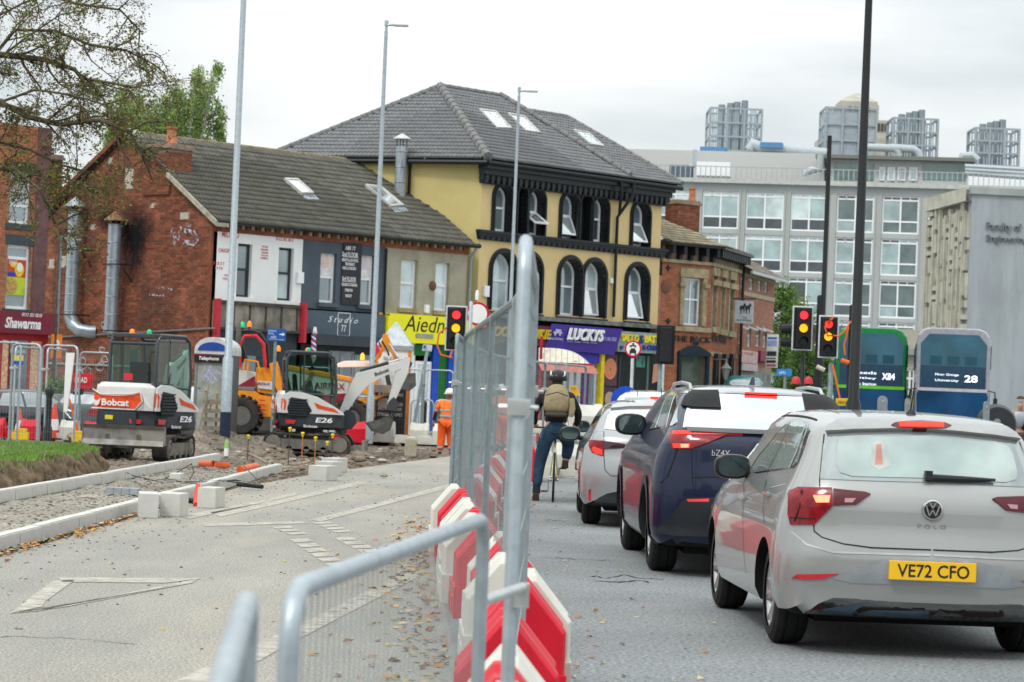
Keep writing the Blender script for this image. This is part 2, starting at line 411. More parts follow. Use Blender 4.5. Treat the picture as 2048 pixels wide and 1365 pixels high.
def opensash(parent,q,y,out,frame=upvc,hang='top'):
 """a tilted-open sash hinged at the top, leaning out of the facade"""
 x0,x1,z0,z1=q;b=.055
 mb=MB();h=z1-z0;a=math.asin(min(.95,out/h));mb.T=Matrix.Translation((0,y,z1))@Matrix.Rotation(-a,4,'X')
 for p in(rect(x0,x0+b,-h,0),rect(x1-b,x1,-h,0),rect(x0+b,x1-b,-b,0),rect(x0+b,x1-b,-h,-h+b)):mb.prism([(x,0,z)for x,z in p],(0,.05,0))
 w=mb.build('open_sash',frame,parent);pb=MB();pb.T=mb.T
 pb.poly([(x0+b,.02,-h+b),(x1-b,.02,-h+b),(x1-b,.02,-b),(x0+b,.02,-b)]);pb.build('pane',glassmat('open_sash_glass',(.55,.62,.62),.6),w)
def skylight(parent,c4,name='skylight'):
 """roof window on four 3D corners (top-left, top-right, bottom-right, bottom-left)"""
 a,b,c,d=[Vector(p)for p in c4];n=(b-a).cross(d-a).normalized()
 if n.z<0:n=-n
 mb=MB();cen=(a+b+c+d)/4;bw=.1
 ins=[p+(cen-p).normalized()*bw for p in(a,b,c,d)]
 for i in range(4):
  j=(i+1)%4;mb.prism([p+n*.02 for p in((a,b,c,d)[i],(a,b,c,d)[j],ins[j],ins[i])],n*.1)
 w=mb.build(name,M('skylight_frame',(.5,.5,.47),.5),parent)
 MB().poly([p+n*.09 for p in ins]).build('pane',glassmat('skylight_glass',(.8,.82,.82),.75,.08),w)
 e=(c-d);s=(d-a).normalized()
 MB().poly([d+n*.05-e*.05,c+n*.05+e*.05,c+n*.05+s*.3+e*.02,d+n*.05+s*.3-e*.02]).build('flashing',lead_m,w)
# the brick and render shop terrace
T0=W(423,560,75.8);TF=Fac(T0,43.5)
LT=TF.px(933,560)[0];DT=8.3;EZ=6.15;RZ=8.75
terr=thing('shop_terrace','brick terrace with sooty gable, mossy tiled roof and white, slate blue and cream fronts','building',TF.O,TF.rz)
u1=TF.px(603,560)[0];u2=TF.px(769,560)[0]
wins=[TF.R(474,503,488,595),TF.R(556,586,496,602),TF.R(640,672,507,606),TF.R(719,748,511,610),TF.R(801,834,520,617),TF.R(870,898,526,622)]
lowz=[TF.px(512,607)[1],TF.px(690,622)[1],TF.px(850,632)[1]]
TOPZ=EZ-.35
for k,(xa,xb,mt,nm)in enumerate([(0.15,u1,white_m,'white_wall'),(u1,u2,grey_r,'slate_blue_wall'),(u2,LT,cream_r,'cream_wall')]):
 hs=[rect(*q)for q in wins[2*k:2*k+2]]
 MB().holes(rect(xa+.002,xb,lowz[k],TOPZ),hs,0,.22,0).build(nm,mt,terr,fix=False)
MB().box(.02,LT,.45,.5,0,TOPZ).build('backing_wall',M('dark_interior',(.02,.022,.025),.9),terr)
for i,q in enumerate(wins):
 fr=anthr if i<2 else upvc
 cur=glassmat('curtain_glass',(.62,.72,.74),.3)
 pn=[(win_d,win_g),(cur,win_g),(win_g,win_g),(win_g,win_g),(cur,cur),(cur,cur)][i]
 window(terr,q,.12,fr,win_g,.07,'sash',split=.52,panes=pn)
 MB().box(q[0]-.08,q[1]+.08,-.1,.1,q[2]-.13,q[2]-.003).build('sill',[white_m,grey_r,stone_m][i//2],terr)
for i,cc in((2,(.75,.6,.52)),(3,(.7,.62,.68))):
 x0,x1,z0,z1=wins[i];zm=z0+(z1-z0)*.54
 p=MB();p.poly([(x0+.07,.11,zm),(x1-.07,.11,zm),(x1-.07,.11,z1-.06),(x0+.07,.11,z1-.06)])
 cx=(x0+x1)/2
 p.poly([(cx-.05+.17*math.cos(t*.5),.106,zm+.42+.24*math.sin(t*.5))for t in range(12)],1)
 p.poly([(x0+.1,.104,zm+.02),(x1-.15,.104,zm+.02),(cx+.1,.104,zm+.24),(cx-.15,.104,zm+.24)],2)
 p.poly([(cx-.12+.2*math.cos(t*.5),.103,zm+.66+.07*math.sin(t*.5))for t in range(12)],3)
 p.build('window_poster',[M('poster_pale%d'%i,(.78,.72,.66),.5),M('poster_skin%d'%i,cc,.5),M('poster_white',(.85,.83,.83),.5),M('poster_towel',(.7,.66,.6),.5)],terr,fix=False)
redl=M('red_lettering',(.55,.06,.08),.6);wl=M('white_lettering',(.85,.85,.85),.5);bl=M('black_lettering',(.03,.03,.03),.5)
def lett(F,parent,items,mt,y=0.,name='lettering',**kw):
 mb=MB()
 for st,a,b,c,d in items:
  q=F.R(a,b,c,d,y);mb.text(st,q[0],q[1],q[2],q[3],y,**kw)
 return mb.build(name,mt,parent,fix=False)
lett(TF,terr,[('PIZZA',452,463,461,465),('MILANO',444,478,464,476),('ORIGINAL',437,470,498,506),('F I R S T',427,449,524,531),('1 9 9 8',430,445,534,540),('YOUR',448,459,549,553),('PIZZA',446,458,556,560),('0113 242 5672',552,587,474,483),('PIZZAS',524,536,492,496),('BURGERS',522,536,498,502),('KEBABS',523,536,504,508),('CHICKEN',522,536,510,513),('DESSERTS',521,536,515,519)],redl,0,bold=.01)
q=TF.R(683,720,486,610);ban=MB().box(q[0],q[1],-.05,-.004,q[2],q[3]).build('banner',M('black_banner',(.035,.04,.045),.6),terr)
ban.parent=terr
lett(TF,terr,[('AEK 77',691,711,493,501),('2nd FLOOR',684,716,505,514),('______',686,716,514.5,515.5),('BEAUTY & AESTHETICS',684,716,518,524),('TREATMENTS',690,709,526,532),('NAILS & PIERCING',685,712,534,540),('3rd FLOOR',684,712,554,563),('______',685,712,563.5,564.5),('EYELASHES EXTENSIONS',683,714,567,573),('EYEBROWS',690,705,578,584),('MAKEUP',691,703,589,595)],wl,-.05,bold=.015)
db=MB();k=0
zt=EZ-.02
db.box(0,LT+.05,-.03,.1,EZ-.36,EZ-.23);
x=0.05
while x<LT:db.box(x,x+.11,-.1,-.03,EZ-.24,EZ-.12,k%2);x+=.19;k+=1
db.box(0,LT+.05,-.12,.1,EZ-.12,EZ-.04)
db.build('dentil_course',[brick_m,stone_m],terr)
MB().tube([(-.15,-.3,EZ-.07),(LT+.25,-.3,EZ-.07)],.075,8).build('gutter',gutter_m,terr)
MB().tube([(LT+.12,-.3,EZ-.1),(LT+.12,-.05,EZ-.5),(LT+.12,-.05,.3)],.05,8).build('downpipe',galv,terr)
MB().tube([(u2-.02,-.06,EZ-.4),(u2-.02,-.06,.3)],.035,6).build('downpipe',gutter_m,terr)
sl=math.hypot(DT/2+.35,RZ-EZ+.2);Sv=Vector((0,DT/2+.35,RZ-EZ+.2)).normalized()
vg=-.16
mb=MB();mb.poly([(vg,-.35,EZ-.1),(LT,-.35,EZ-.1),(LT,DT/2,RZ),(vg,DT/2,RZ)]);mb.poly([(vg,DT+.2,EZ),(LT,DT+.2,EZ),(LT,DT/2,RZ),(vg,DT/2,RZ)])
roof=mb.build('roof',M('roof_underlay',(.06,.06,.055),.9),terr,fix=False)
vw=Vector((LT*.3,0,EZ))
tiles(roof,(vg,-.35,EZ-.06),(1,0,0),Sv,[(0,0),(LT-vg+.05,0),(LT-vg+.05,sl-.1),(0,sl-.1)],tile_g,.3,.3,300,near=vw)
mb=MB()
for i in range(int((LT-vg)/.45)+1):mb.tube([(vg+i*.45,DT/2,RZ+.03),(vg+min(LT-vg,(i+1)*.45-.02),DT/2,RZ+.03)],.12,8)
mb.build('ridge_tiles',M('ridge_tile',(.24,.2,.12),.9,var=.2),terr)
def onroof(px,py):
 p0=TF.O+TF.n*(-.35)+Vector((0,0,EZ-.06));s3=TF.n*Sv.y+Vector((0,0,Sv.z));nn=TF.d.cross(s3)
 d=ray(px,py);c=Vector((0,0,CAMH));t=(p0-c).dot(nn)/d.dot(nn);p=c+d*t-TF.O
 return Vector((p.dot(TF.d),p.dot(TF.n),p.z))
skylight(roof,[onroof(566,362),onroof(593,363),onroof(626,392),onroof(601,392)])
skylight(roof,[onroof(728,374),onroof(760,378),onroof(806,416),onroof(780,418)])
def gt(x,z,o):return(-o,x,z)
chz0,chz1=2.05,3.3
gab=[(0,0),(DT+3.0,0),(DT+3.0,EZ+.9),(DT-.2,EZ+.9),(DT-.2,EZ+.0),(DT/2+.15,RZ-.02),(DT/2-.15,RZ-.02),(0,EZ-.05)]
MB().poly([gt(x,z,0)for x,z in gab]).build('gable_wall',mortar_m,terr,fix=False)
def okg(x,z):
 if not inpoly(x,z,gab):return False
 for(a,b,c,d)in((3.85,4.25,7.1,7.75),(1.15,1.55,6.15,6.35),(7.0,7.3,4.75,5.1),(2.75,2.95,6.5,6.65),(4.9,5.1,7.9,8.1),(5.6,5.85,5.9,6.05),(7.6,7.9,4.7,5.0)):
  if a<x<b and c<z<d:return False
 return True
bricks(terr,'brick',okg,0,DT+3.0,0,RZ,gt,brick_m,300,keyf=lambda c:abs(c[2]-5.4)+abs(c[0]-1.6))
mb=MB()
for(a,b,c,d)in((3.85,4.25,7.1,7.75),(1.15,1.55,6.15,6.35),(7.0,7.3,4.75,5.1),(2.75,2.95,6.5,6.65),(4.9,5.1,7.9,8.1),(5.6,5.85,5.9,6.05),(7.6,7.9,4.7,5.0)):mb.poly([gt(x,z,.007)for x,z in rect(a+.02,b,c,d)])
mb.build('mortar_patch',M('pale_mortar_patch',(.5,.46,.38),.9),terr,fix=False)
soot=M('soot_stain',(.012,.014,.016),.9)
t_=soot.node_tree;pz=t_.nodes['Principled BSDF'];g1=_n(t_,'ShaderNodeTexCoord');gr=_n(t_,'ShaderNodeTexGradient',gradient_type='SPHERICAL');mp1=_n(t_,'ShaderNodeMapping')
t_.links.new(g1.outputs['Object'],mp1.inputs[0]);nzz=_n(t_,'ShaderNodeTexNoise');nzz.inputs['Scale'].default_value=5;t_.links.new(g1.outputs['Object'],nzz.inputs[0])
t_.links.new(mp1.outputs[0],gr.inputs[0]);mm1=_n(t_,'ShaderNodeMath',operation='MULTIPLY');t_.links.new(gr.outputs[1],mm1.inputs[0]);t_.links.new(nzz.outputs[0],mm1.inputs[1])
rr=_n(t_,'ShaderNodeValToRGB');rr.color_ramp.elements[0].position=.02;rr.color_ramp.elements[1].position=.42;rr.color_ramp.elements[1].color=(.85,)*3+(1,);t_.links.new(mm1.outputs[0],rr.inputs[0]);t_.links.new(rr.outputs[0],pz.inputs['Alpha'])
GF=Fac(TF.O,43.5-90)
def gpx(px,py):
 u,z=GF.px(px,py);return u,z
def stain(px,py,sx,sz):
 x,z=gpx(px,py);mb=MB();mb.grid(lambda u,v:gt((u-.5)*2,(v-.5)*2,0),6,6)
 o=mb.build('soot_stain',soot,terr,fix=False);o.location=Vector(gt(x,z,.016));o.scale=(1,sx,sz)
stain(268,462,1.2,.9);stain(215,440,.6,.5);stain(270,500,.6,1.2)
graf=M('faded_white_paint',(.5,.55,.62),.9)
t2=graf.node_tree;nn2=_n(t2,'ShaderNodeTexNoise');nn2.inputs['Scale'].default_value=9;tcc=_n(t2,'ShaderNodeTexCoord');t2.links.new(tcc.outputs['Object'],nn2.inputs[0])
r3=_n(t2,'ShaderNodeValToRGB');r3.color_ramp.elements[0].position=.45;r3.color_ramp.elements[1].position=.6;t2.links.new(nn2.outputs[0],r3.inputs[0]);t2.links.new(r3.outputs[0],t2.nodes['Principled BSDF'].inputs['Alpha'])
mb=MB()
def stroke(mb,pts,w,fn):
 v=[Vector((a,0,b))for a,b in pts]
 for a,b in zip(v,v[1:]):
  t=(b-a).normalized();s=Vector((-t.z,0,t.x))*w/2;a2=a-t*w*.2;b2=b+t*w*.2
  mb.poly([fn(p.x,p.z)for p in(a2-s,b2-s,b2+s,a2+s)])
gl=lambda x,z:gt(x,z,.018)
for pts,w in(([(345,460),(352,478),(348,488)],.12),([(362,455),(358,480)],.1),([(370,462),(388,465),(396,478),(388,488),(368,484)],.14),([(374,450),(384,452)],.1),([(318,575),(345,580)],.06),([(300,590),(330,592)],.05)):
 stroke(mb,[gpx(*p)for p in pts],w,gl)
mb.build('faded_paint_mark',graf,terr,fix=False)
gw=M('white_graffiti',(.55,.6,.62),.8,var=.2);mb=MB()
random.seed(11)
for cx,cy,r in((215,658,9),(222,668,8),(208,650,7),(165,722,9),(175,745,12),(200,735,9),(205,700,6),(160,740,7),(210,720,8)):
 pts=[];a=random.random()*6
 for i in range(9):a+=random.uniform(.5,1.4);pts.append(gpx(cx+r*math.cos(a)*random.uniform(.6,1.1),cy+r*math.sin(a)*random.uniform(.6,1.1)))
 stroke(mb,pts,.035,gl)
mb.build('graffiti_tag',gw,terr,fix=False)
mb=MB()
def vst(xa,za,xb,zb):mb.prism([(-.22,xa,za+.04),(-.22,xb,zb+.04),(-.22,xb,zb+.2),(-.22,xa,za+.2)],(.5,0,0))
vst(0-.35,EZ-.28,chz0-.02,EZ-.05+(RZ-EZ)*chz0/(DT/2)-.02);vst(chz1,EZ-.05+(RZ-EZ)*chz1/(DT/2)-.02,DT/2,RZ)
mb.build('verge_coping',M('coping_stone',(.44,.42,.33),.85,var=.2),terr)
MB().prism([(-.2,DT/2,RZ+.05),(-.2,DT+.2,EZ+.1),(-.2,DT+.2,EZ+.25),(-.2,DT/2,RZ+.2)],(.45,0,0)).build('verge_coping',brick_m,terr)
def chimney(parent,x0,x1,y0,y1,z0,z1,pots,mat=brick_m,name='chimney',cour=True):
 mb=MB();mb.box(x0,x1,y0,y1,z0,z1-.16,0);mb.box(x0-.06,x1+.06,y0-.06,y1+.06,z1-.16,z1-.08);mb.box(x0-.02,x1+.02,y0-.02,y1+.02,z1-.08,z1,1)
 ch=mb.build(name,[mortar_m if cour else mat,mortar_m],parent)
 if cour:
  bricks(ch,'brick',lambda x,z:True,y0,y1,z0,z1-.17,lambda x,z,o:(x0-o,x,z),mat,60)
  bricks(ch,'brick',lambda x,z:True,x0,x1,z0,z1-.17,lambda x,z,o:(x,y0-o,z),mat,60)
 for(px_,py_,h,r)in pots:
  MB().lathe([(r*1.15,0),(r*1.2,.06),(r,.1),(r*.85,h-.08),(r*1.1,h-.06),(r*1.1,h),(r*.7,h),(r*.7,h-.1)],(px_,py_,z1),'z',12).build('chimney_pot',M('terracotta_pot',(.5,.2,.1),.8,var=.2),ch)
 return ch
chimney(terr,-.08,.75,chz0,chz1,6.9,8.42,[(.35,2.55,.55,.16)])
chimney(terr,.0,.8,DT+.2,DT+1.9,6.9,8.35,[(.4,DT+.5,.2,.16),(.4,DT+1.0,.2,.16),(.4,DT+1.5,.2,.16)])
flm=M('flue_steel',(.42,.5,.56),.35,.5,var=.12,scale=5)
def flue(pxt,pyt,pxb,pyb,r,hat,elbow,lab):
 xt,zt=gpx(pxt,pyt);xb,zb=gpx(pxb,pyb);mb=MB();x=(xt+xb)/2
 path=[(-.38,x,zb+.4),(-.38,x,zt)]
 n=int((zt-zb)/.5);prof=[]
 for i in range(n+1):
  z=zb+(zt-zb)*i/n;prof+=[(r,z),(r+.012,z+.015),(r,z+.03)]
 mb.lathe(prof,(-.38,x,0),'z',16)
 if elbow:mb.tube([(-.38,x,zb+.05),(-.38,x,zb-.15),(-.36,x-.12,zb-.4),(-.3,x-.35,zb-.55),(-.1,x-.6,zb-.6),(.05,x-.75,zb-.6)],r,14)
 o=thing('flue_duct',lab,'duct',TF.O,TF.rz,'steel flues on the brick gable');mb.build('duct',flm,o)
 MB().lathe([(r*.75,zt),(r*.75,zt+.13)],(-.38,x,0),'z',12).build('collar',blk_p,o)
 MB().lathe([(r*1.75,zt+.12),(r*1.7,zt+.15),(.02,zt+.42)],(-.38,x,0),'z',16).build('cowl',M(hat+'_cowl',(.42,.48,.5)if hat=='steel' else(.3,.17,.09),.6,.3,var=.2),o)
 for z in(zt-1.2,zt-3.2):
  mb=MB()
  mb.tube([(0,x-r-.25,z),(-.6,x-r-.25,z),(-.6,x+r+.05,z)],.02,5);mb.tube([(0,x-r-.25,z-.5),(-.45,x-r-.25,z-.02)],.02,5);mb.build('bracket',blk_p,o)
flue(168,424,164,625,.2,'steel',True,'tall steel flue with pale conical cowl and elbow at its foot on the brick gable')
flue(250,452,241,668,.2,'rust',False,'straight steel flue with rusty conical cowl beside the soot stain')
MB().tube([(-.06,-.3+x,2.95-.05*x)for x in(0,3,6,9,11)],.03,5).build('wall_pipe',M('pipe_grey',(.2,.2,.2),.6),terr)
MB().tube([(-.06,3+x,1.75-.0*x)for x in(0,3,7)],.03,5).build('wall_pipe',M('pipe_pale',(.4,.4,.38),.6),terr)
MB().box(-.05,.02,.0,.12,0,EZ-.3).build('corner_pilaster',brick_m,terr)
def shopbox(q,y0,y1,mt,name):return MB().box(q[0],q[1],y0,y1,q[2],q[3]).build(name,mt,terr)
q=TF.R(428,600,606,660);
MB().box(.1,u1-.06,-.12,.05,TF.px(512,660)[1],TF.px(512,607)[1]).build('stripped_fascia',M('stripped_fascia_board',(.36,.33,.27),.9,var=.3,scale=1.5,dirt=.95,dcol=(.03,.03,.03)),terr)
mb=MB();z0_,z1_=TF.px(512,660)[1],TF.px(512,607)[1]
for i in range(6):mb.box(.15+i*.62,.2+i*.62,-.15,-.12,z0_,z1_)
mb.box(.1,u1-.06,-.2,-.12,z1_-.08,z1_+.02);mb.box(.1,u1-.06,-.2,-.12,z0_-.05,z0_+.02)
islands(mb.build('fascia_batten',M('burnt_timber',(.09,.08,.07),.9,var=.3),terr))
mb=MB();mb.box(.04,.12,-.35,-.1,z0_-.3,z1_+.05);mb.box(u1-.12,u1-.02,-.35,-.1,z1_-1.1,z1_+.1)
islands(mb.build('fascia_end',M('red_board',(.5,.03,.05),.5),terr))
dk=M('dark_shop_shutter',(.04,.055,.065),.5,var=.15)
mb=MB();mb.box(.1,u1-.08,.0,.06,0,z0_-.02)
for i in range(12):mb.box(.9,u1-.3,-.02,.0,.3+i*.17,.34+i*.17)
mb.build('shop_shutter',dk,terr)
MB().box(.3,1.8,-.03,.0,.7,2.2).build('shop_window',win_d,terr)
z2=TF.px(690,622)[1];z3=TF.px(690,672)[1];z4=TF.px(690,693)[1]
MB().box(u1+.05,u2-.05,-.14,.05,z3,z2-.05).build('fascia',M('studio_fascia',(.08,.11,.14),.5,var=.05),terr)
MB().box(u1+.35,u2-.1,-.4,-.145,z4,z3-.01).build('shutter_box',M('shutter_box_dark',(.045,.055,.065),.5),terr)
lett(TF,terr,[('S t u d i o',656,716,634,646)],wl,-.14,shear=.5)
lett(TF,terr,[('77',682,692,651,664)],wl,-.14,bold=-.005)
mb=MB();q=TF.R(675,700,626,673,-.14)
for a in(rect(q[0],q[0]+.02,q[2],q[3]),rect(q[1]-.02,q[1],q[2],q[3]),rect(q[0],q[1],q[3]-.02,q[3]),rect(q[0],q[1],q[2],q[2]+.02)):mb.prism([(x,-.15,z)for x,z in a],(0,.008,0))
mb.build('logo_frame',wl,terr)
lett(TF,terr,[('Tel: 0113',729,760,676,681)],wl,-.14)
MB().box(u1+.1,u2-.1,.0,.04,0,z4).build('shop_front',M('studio_front',(.03,.035,.04),.5),terr)
q=TF.R(655,705,700,800);mb=MB();dw=M('grey_door_frame',(.28,.32,.35),.5)
for a in(rect(q[0],q[0]+.08,0,2.45),rect(q[1]-.08,q[1],0,2.45),rect((q[0]+q[1])/2-.06,(q[0]+q[1])/2+.06,0,2.4),rect(q[0],q[1],2.38,2.48)):mb.prism([(x,-.05,z)for x,z in a],(0,.05,0))
mb.build('door_frame',dw,terr)
MB().box(q[0]+.08,q[1]-.08,-.03,-.01,0,2.38).build('door_glass',win_d,terr)
q=TF.R(708,742,700,800);MB().poly([(q[0],-.01,.3),(q[1],-.01,.3),(q[1],-.01,2.4),(q[0],-.01,2.4)]).build('shop_window_poster',M('poster_hair',(.2,.33,.33),.5,col2=(.45,.33,.26),scale=2.),terr,fix=False)
yl=M('yellow_sign',(.85,.8,.02),.5,var=.02);za=TF.px(850,632)[1];zb=TF.px(850,688)[1]
MB().box(u2+.03,LT+.25,-.22,.05,zb,za).build('fascia',yl,terr)
lett(TF,terr,[('Aiedn',808,889,633,665)],bl,-.22,shear=.25)
lett(TF,terr,[('AIEDN',772,780,628,631)],bl,-.22)
q=TF.R(831,866,668,677,-.22);MB().box(q[0],q[1],-.24,-.22,q[2],q[3]).build('sign_lamp',M('lamp_grey',(.35,.36,.3),.5),terr)
bluep=M('royal_blue_paint',(.01,.07,.5),.45);grn=M('green_paint',(.01,.16,.02),.5)
mb=MB()
for a,b in((768,780),(862,873),(893,905)):
 q=TF.R(a,b,700,800);mb.box(q[0],q[1],-.08,.1,0,zb)
islands(mb.build('shop_pilaster',bluep,terr))
q=TF.R(873,893,700,800);MB().box(q[0],q[1],.0,.04,0,zb).build('green_door',grn,terr)
q=TF.R(828,862,690,712);MB().box(q[0],q[1],.0,.04,q[2],q[3]).build('green_panel',grn,terr)
q=TF.R(828,860,715,850);window(terr,(q[0],q[1],0.05,2.3),-.02,upvc,win_l,.1,'sash',split=.4,name='shop_door')
q=TF.R(780,828,690,840);MB().box(q[0],q[1],.0,.04,0,zb).build('shop_panel',white_m,terr)
for p,nm,mt,s in(((598,556),'alarm_box',upvc,.17),((758,632),'alarm_box',M('orange_box',(.7,.35,.05),.5),.1),((851,618),'alarm_box',upvc,.13)):
 x,z=TF.px(*p);MB().box(x-s*.7,x+s*.7,-.1,-.003,z-s,z+s).build(nm,mt,terr,bevel=.02)
x,z=TF.px(865,572);MB().lathe([(.01,-.08),(.13,-.05),(.16,-.02),(.16,0)],(x,0,z),'y',12).build('tie_plate',M('rust',(.2,.1,.06),.8),terr)
bp_=thing('barber_pole','red, white and blue striped barber pole on the dark shop wall','sign',TF.O,TF.rz)
x,z=TF.px(614,690);h=.36
mb=MB()
nseg=12
for k in range(24):
 z0=z-h*.9+k*h*1.8/24;ring=lambda zz,ph:[(x+.085*math.cos(2*math.pi*j/nseg),-.3+.085*math.sin(2*math.pi*j/nseg),zz)for j in range(nseg+1)]
 a,b=ring(z0,0),ring(z0+h*1.8/24,0)
 for j in range(nseg):mb.poly([a[j],a[j+1],b[j+1],b[j]],((j+k)%6)//2 if((j+k)%6)in(0,1,4,5)else 1)
mb.build('striped_tube',[M('barber_red',(.6,.04,.05),.4),M('barber_white',(.85,.85,.85),.4),M('barber_blue',(.04,.1,.45),.4)],bp_,fix=False)
MB().lathe([(.1,h*.9),(.11,h),(.08,h+.1),(.07,h+.18),(.01,h+.22)],(x,-.3,z),'z',12).build('cap',M('chrome',(.7,.7,.7),.2,.9),bp_)
MB().lathe([(.01,-h-.2),(.09,-h-.08),(.1,-h*.9)],(x,-.3,z),'z',12).build('cap',M('chrome'),bp_)
mb=MB();mb.box(x-.03,x+.03,-.25,0,z-h,z-h+.05);mb.box(x-.03,x+.03,-.25,0,z+h-.05,z+h);mb.build('bracket',blk_p,bp_)
# shawarma shop at far left
SF=Fac(W(88,560,71.3),40)
xl=SF.px(-60,560)[0]
sh=thing('shawarma_shop','red brick corner shop with maroon fascia at the left edge','building',SF.O,SF.rz)
w1=SF.R(14,60,491,619);w2=SF.R(20,62,345,448)
eh=SF.px(70,290)[1]+.5
MB().holes(rect(xl,0,2.9,eh),[rect(*w1),rect(*w2)],.012,.2,0).build('front_wall',mortar_m,sh,fix=False)
mb=MB();mb.box(-.001,0,.012,6,0,eh);mb.box(xl,0,.25,.3,0,eh);mb.build('side_wall',brick_m,sh)
def oks(x,z):return not any(a[0]-.02<x<a[1]+.02 and a[2]-.02<z<a[3]+.02 for a in(w1,w2))
bricks(sh,'brick',oks,xl,0,2.95,eh,lambda x,z,o:(x,.012-o,z),brick_o,300,keyf=lambda c:abs(c[0]))
MB().box(-.42,.04,-.03,.02,2.95,eh).build('corner_pilaster',M('purple_brown_brick',(.17,.09,.09),.85,var=.2,scale=4),sh)
for q in(w1,w2):
 MB().box(q[0]-.1,q[1]+.1,-.06,.05,q[2]-.16,q[2]-.003).build('sill',M('dark_stone',(.06,.08,.09),.8),sh)
 MB().box(q[0]-.1,q[1]+.1,-.02,.05,q[3]+.003,q[3]+.28).build('lintel',M('dark_stone'),sh)
window(sh,w1,.1,upvc,win_g,.08,'sash',split=.8);window(sh,w2,.1,upvc,win_g,.07,'sash',split=.35)
x0,x1,z0,z1=w1;zp0=z0+(z1-z0)*.22;zp1=z0+(z1-z0)*.78;p=MB();zz=(zp0+zp1)/2
p.poly([(x0+.08,.09,zz),(x1-.08,.09,zz),(x1-.08,.09,zp1),(x0+.08,.09,zp1)],0);p.poly([(x0+.08,.09,zp0),(x1-.08,.09,zp0),(x1-.08,.09,zz),(x0+.08,.09,zz)],1)
for cx,cz,rx,rz_,m_ in((.6,.72,.16,.2,2),(.62,.78,.1,.12,3),(.3,.25,.2,.22,4),(.35,.85,.13,.08,2)):
 p.poly([(x0+(x1-x0)*cx+rx*math.cos(t*.52),.084-.002*m_,zp0+(zp1-zp0)*cz+rz_*math.sin(t*.52))for t in range(12)],m_)
p.text('FREE',x0+.12,x0+.4,zz+.35,zz+.45,.083,3);p.box(x0+.1,x0+.35,.078,.083,zz+.02,zz+.13,5)
p.build('window_poster',[M('poster_red',(.6,.08,.04),.5),M('poster_lime',(.55,.68,.05),.5),M('poster_yellow',(.85,.6,.05),.5),white_m,M('poster_food',(.35,.2,.08),.5,col2=(.7,.5,.1),scale=20),bluep],sh,fix=False)
mar=M('maroon_board',(.19,.02,.04),.45)
fz0,fz1=SF.px(45,668)[1],SF.px(45,625)[1]
MB().box(xl,.3,-.3,-.02,fz0,fz1).build('fascia',mar,sh)
lett(SF,sh,[('Shawarma',10,82,636,658)],wl,-.3,shear=.25,bold=.03)
lett(SF,sh,[('0113 321 8210',44,84,627,634)],wl,-.3,shear=.2,bold=.01)
MB().box(xl,.2,-.05,0,0,fz0).build('shop_front',M('red_shop_front',(.45,.02,.03),.5),sh)
q=SF.R(15,50,680,800);MB().box(q[0],q[1],-.08,-.055,.2,2.3).build('door_glass',win_d,sh)
for a,b in((0,12),(57,78)):
 q=SF.R(a,b,690,790);MB().poly([(q[0],-.06,.3),(q[1],-.06,.3),(q[1],-.06,2.3),(q[0],-.06,2.3)]).build('food_poster',M('food_poster',(.6,.25,.12),.5,col2=(.8,.7,.5),scale=14),sh,fix=False)
tq=SF.R(58,78,670,740);ob=thing('hanging_sign','small orange projecting sign on the corner of the shawarma shop','sign',SF.O,SF.rz)
xx,zz=SF.px(86,690);MB().box(xx-.03,xx+.32,-.42,-.36,zz-.35,zz+.3).build('panel',M('orange_sign',(.8,.22,.02),.5),ob);MB().text('a',xx+.05,xx+.25,zz-.15,zz+.15,-.421,bold=.03).build('lettering',wl,ob,fix=False)
# yellow building
YF=Fac(W(956,560,84),42.5);YD=lambda t:YF.d*t
ybd=thing('yellow_building','three storey yellow rendered corner building with black arched window surrounds and grey tiled hip roof','building',YF.O,YF.rz)
YL=YF.px(1318,560)[0];ct=YF.px(1150,352)[1];cb=YF.px(1150,384)[1]
EY=ct
top=[(987,1023,369,466),(1032,1051,374,468),(1055,1087,379,472),(1121,1156,388,478),(1157,1182,391,480),(1183,1214,394,483),(1263,1297,406,492)]
low=[(981,1030,504,621),(1035,1080,510,627),(1117,1161,518,632),(1165,1208,523,636),(1252,1294,530,641)]
fz=YF.px(1150,641)[1]
TQ=[YF.R(*q)for q in top];LQ=[YF.R(*q)for q in low]
tz0=sum(q[2]for q in TQ)/7;tz1=sum(q[3]for q in TQ)/7;lz0=sum(q[2]for q in LQ)/5;lz1=sum(q[3]for q in LQ)/5
TQ=[(q[0],q[1],tz0,tz1)for q in TQ];LQ=[(q[0],q[1],lz0,lz1)for q in LQ]
RD=.42
MB().holes(rect(0,YL,fz,EY-.1),[arch(*q)for q in TQ+LQ],0,RD,0,1).build('front_wall',[yell_m,blk_m],ybd,fix=False)
def surround(q,parent,wid=.13):
 mb=MB()
 for k,(g,yo)in enumerate(((wid,-.07),(wid*.45,-.11))):
  o=arch(q[0]-g+.004,q[1]+g-.004,q[2],q[3]+g,16);i=arch(q[0]+.0+k*.0,q[1]-.0,q[2],q[3],16);n=len(o)
  b=mb.add([(x,yo,z)for x,z in o]+[(x,yo,z)for x,z in i]+[(x,0.01,z)for x,z in o]+[(x,.06,z)for x,z in i])
  for a in range(1,n):
   c=(a+1)%n
   mb.face((b+a,b+c,b+n+c,b+n+a));mb.face((b+2*n+a,b+2*n+c,b+c,b+a));mb.face((b+n+a,b+n+c,b+3*n+c,b+3*n+a))
 zz=q[2]+.05
 while zz<q[3]-(q[1]-q[0])/2:
  mb.box(q[1]-.045,q[1]-.003,.12,.24,zz,zz+.09);mb.box(q[0]+.003,q[0]+.04,.12,.24,zz,zz+.09);zz+=.16
 return mb.build('window_surround',blk_m,parent)
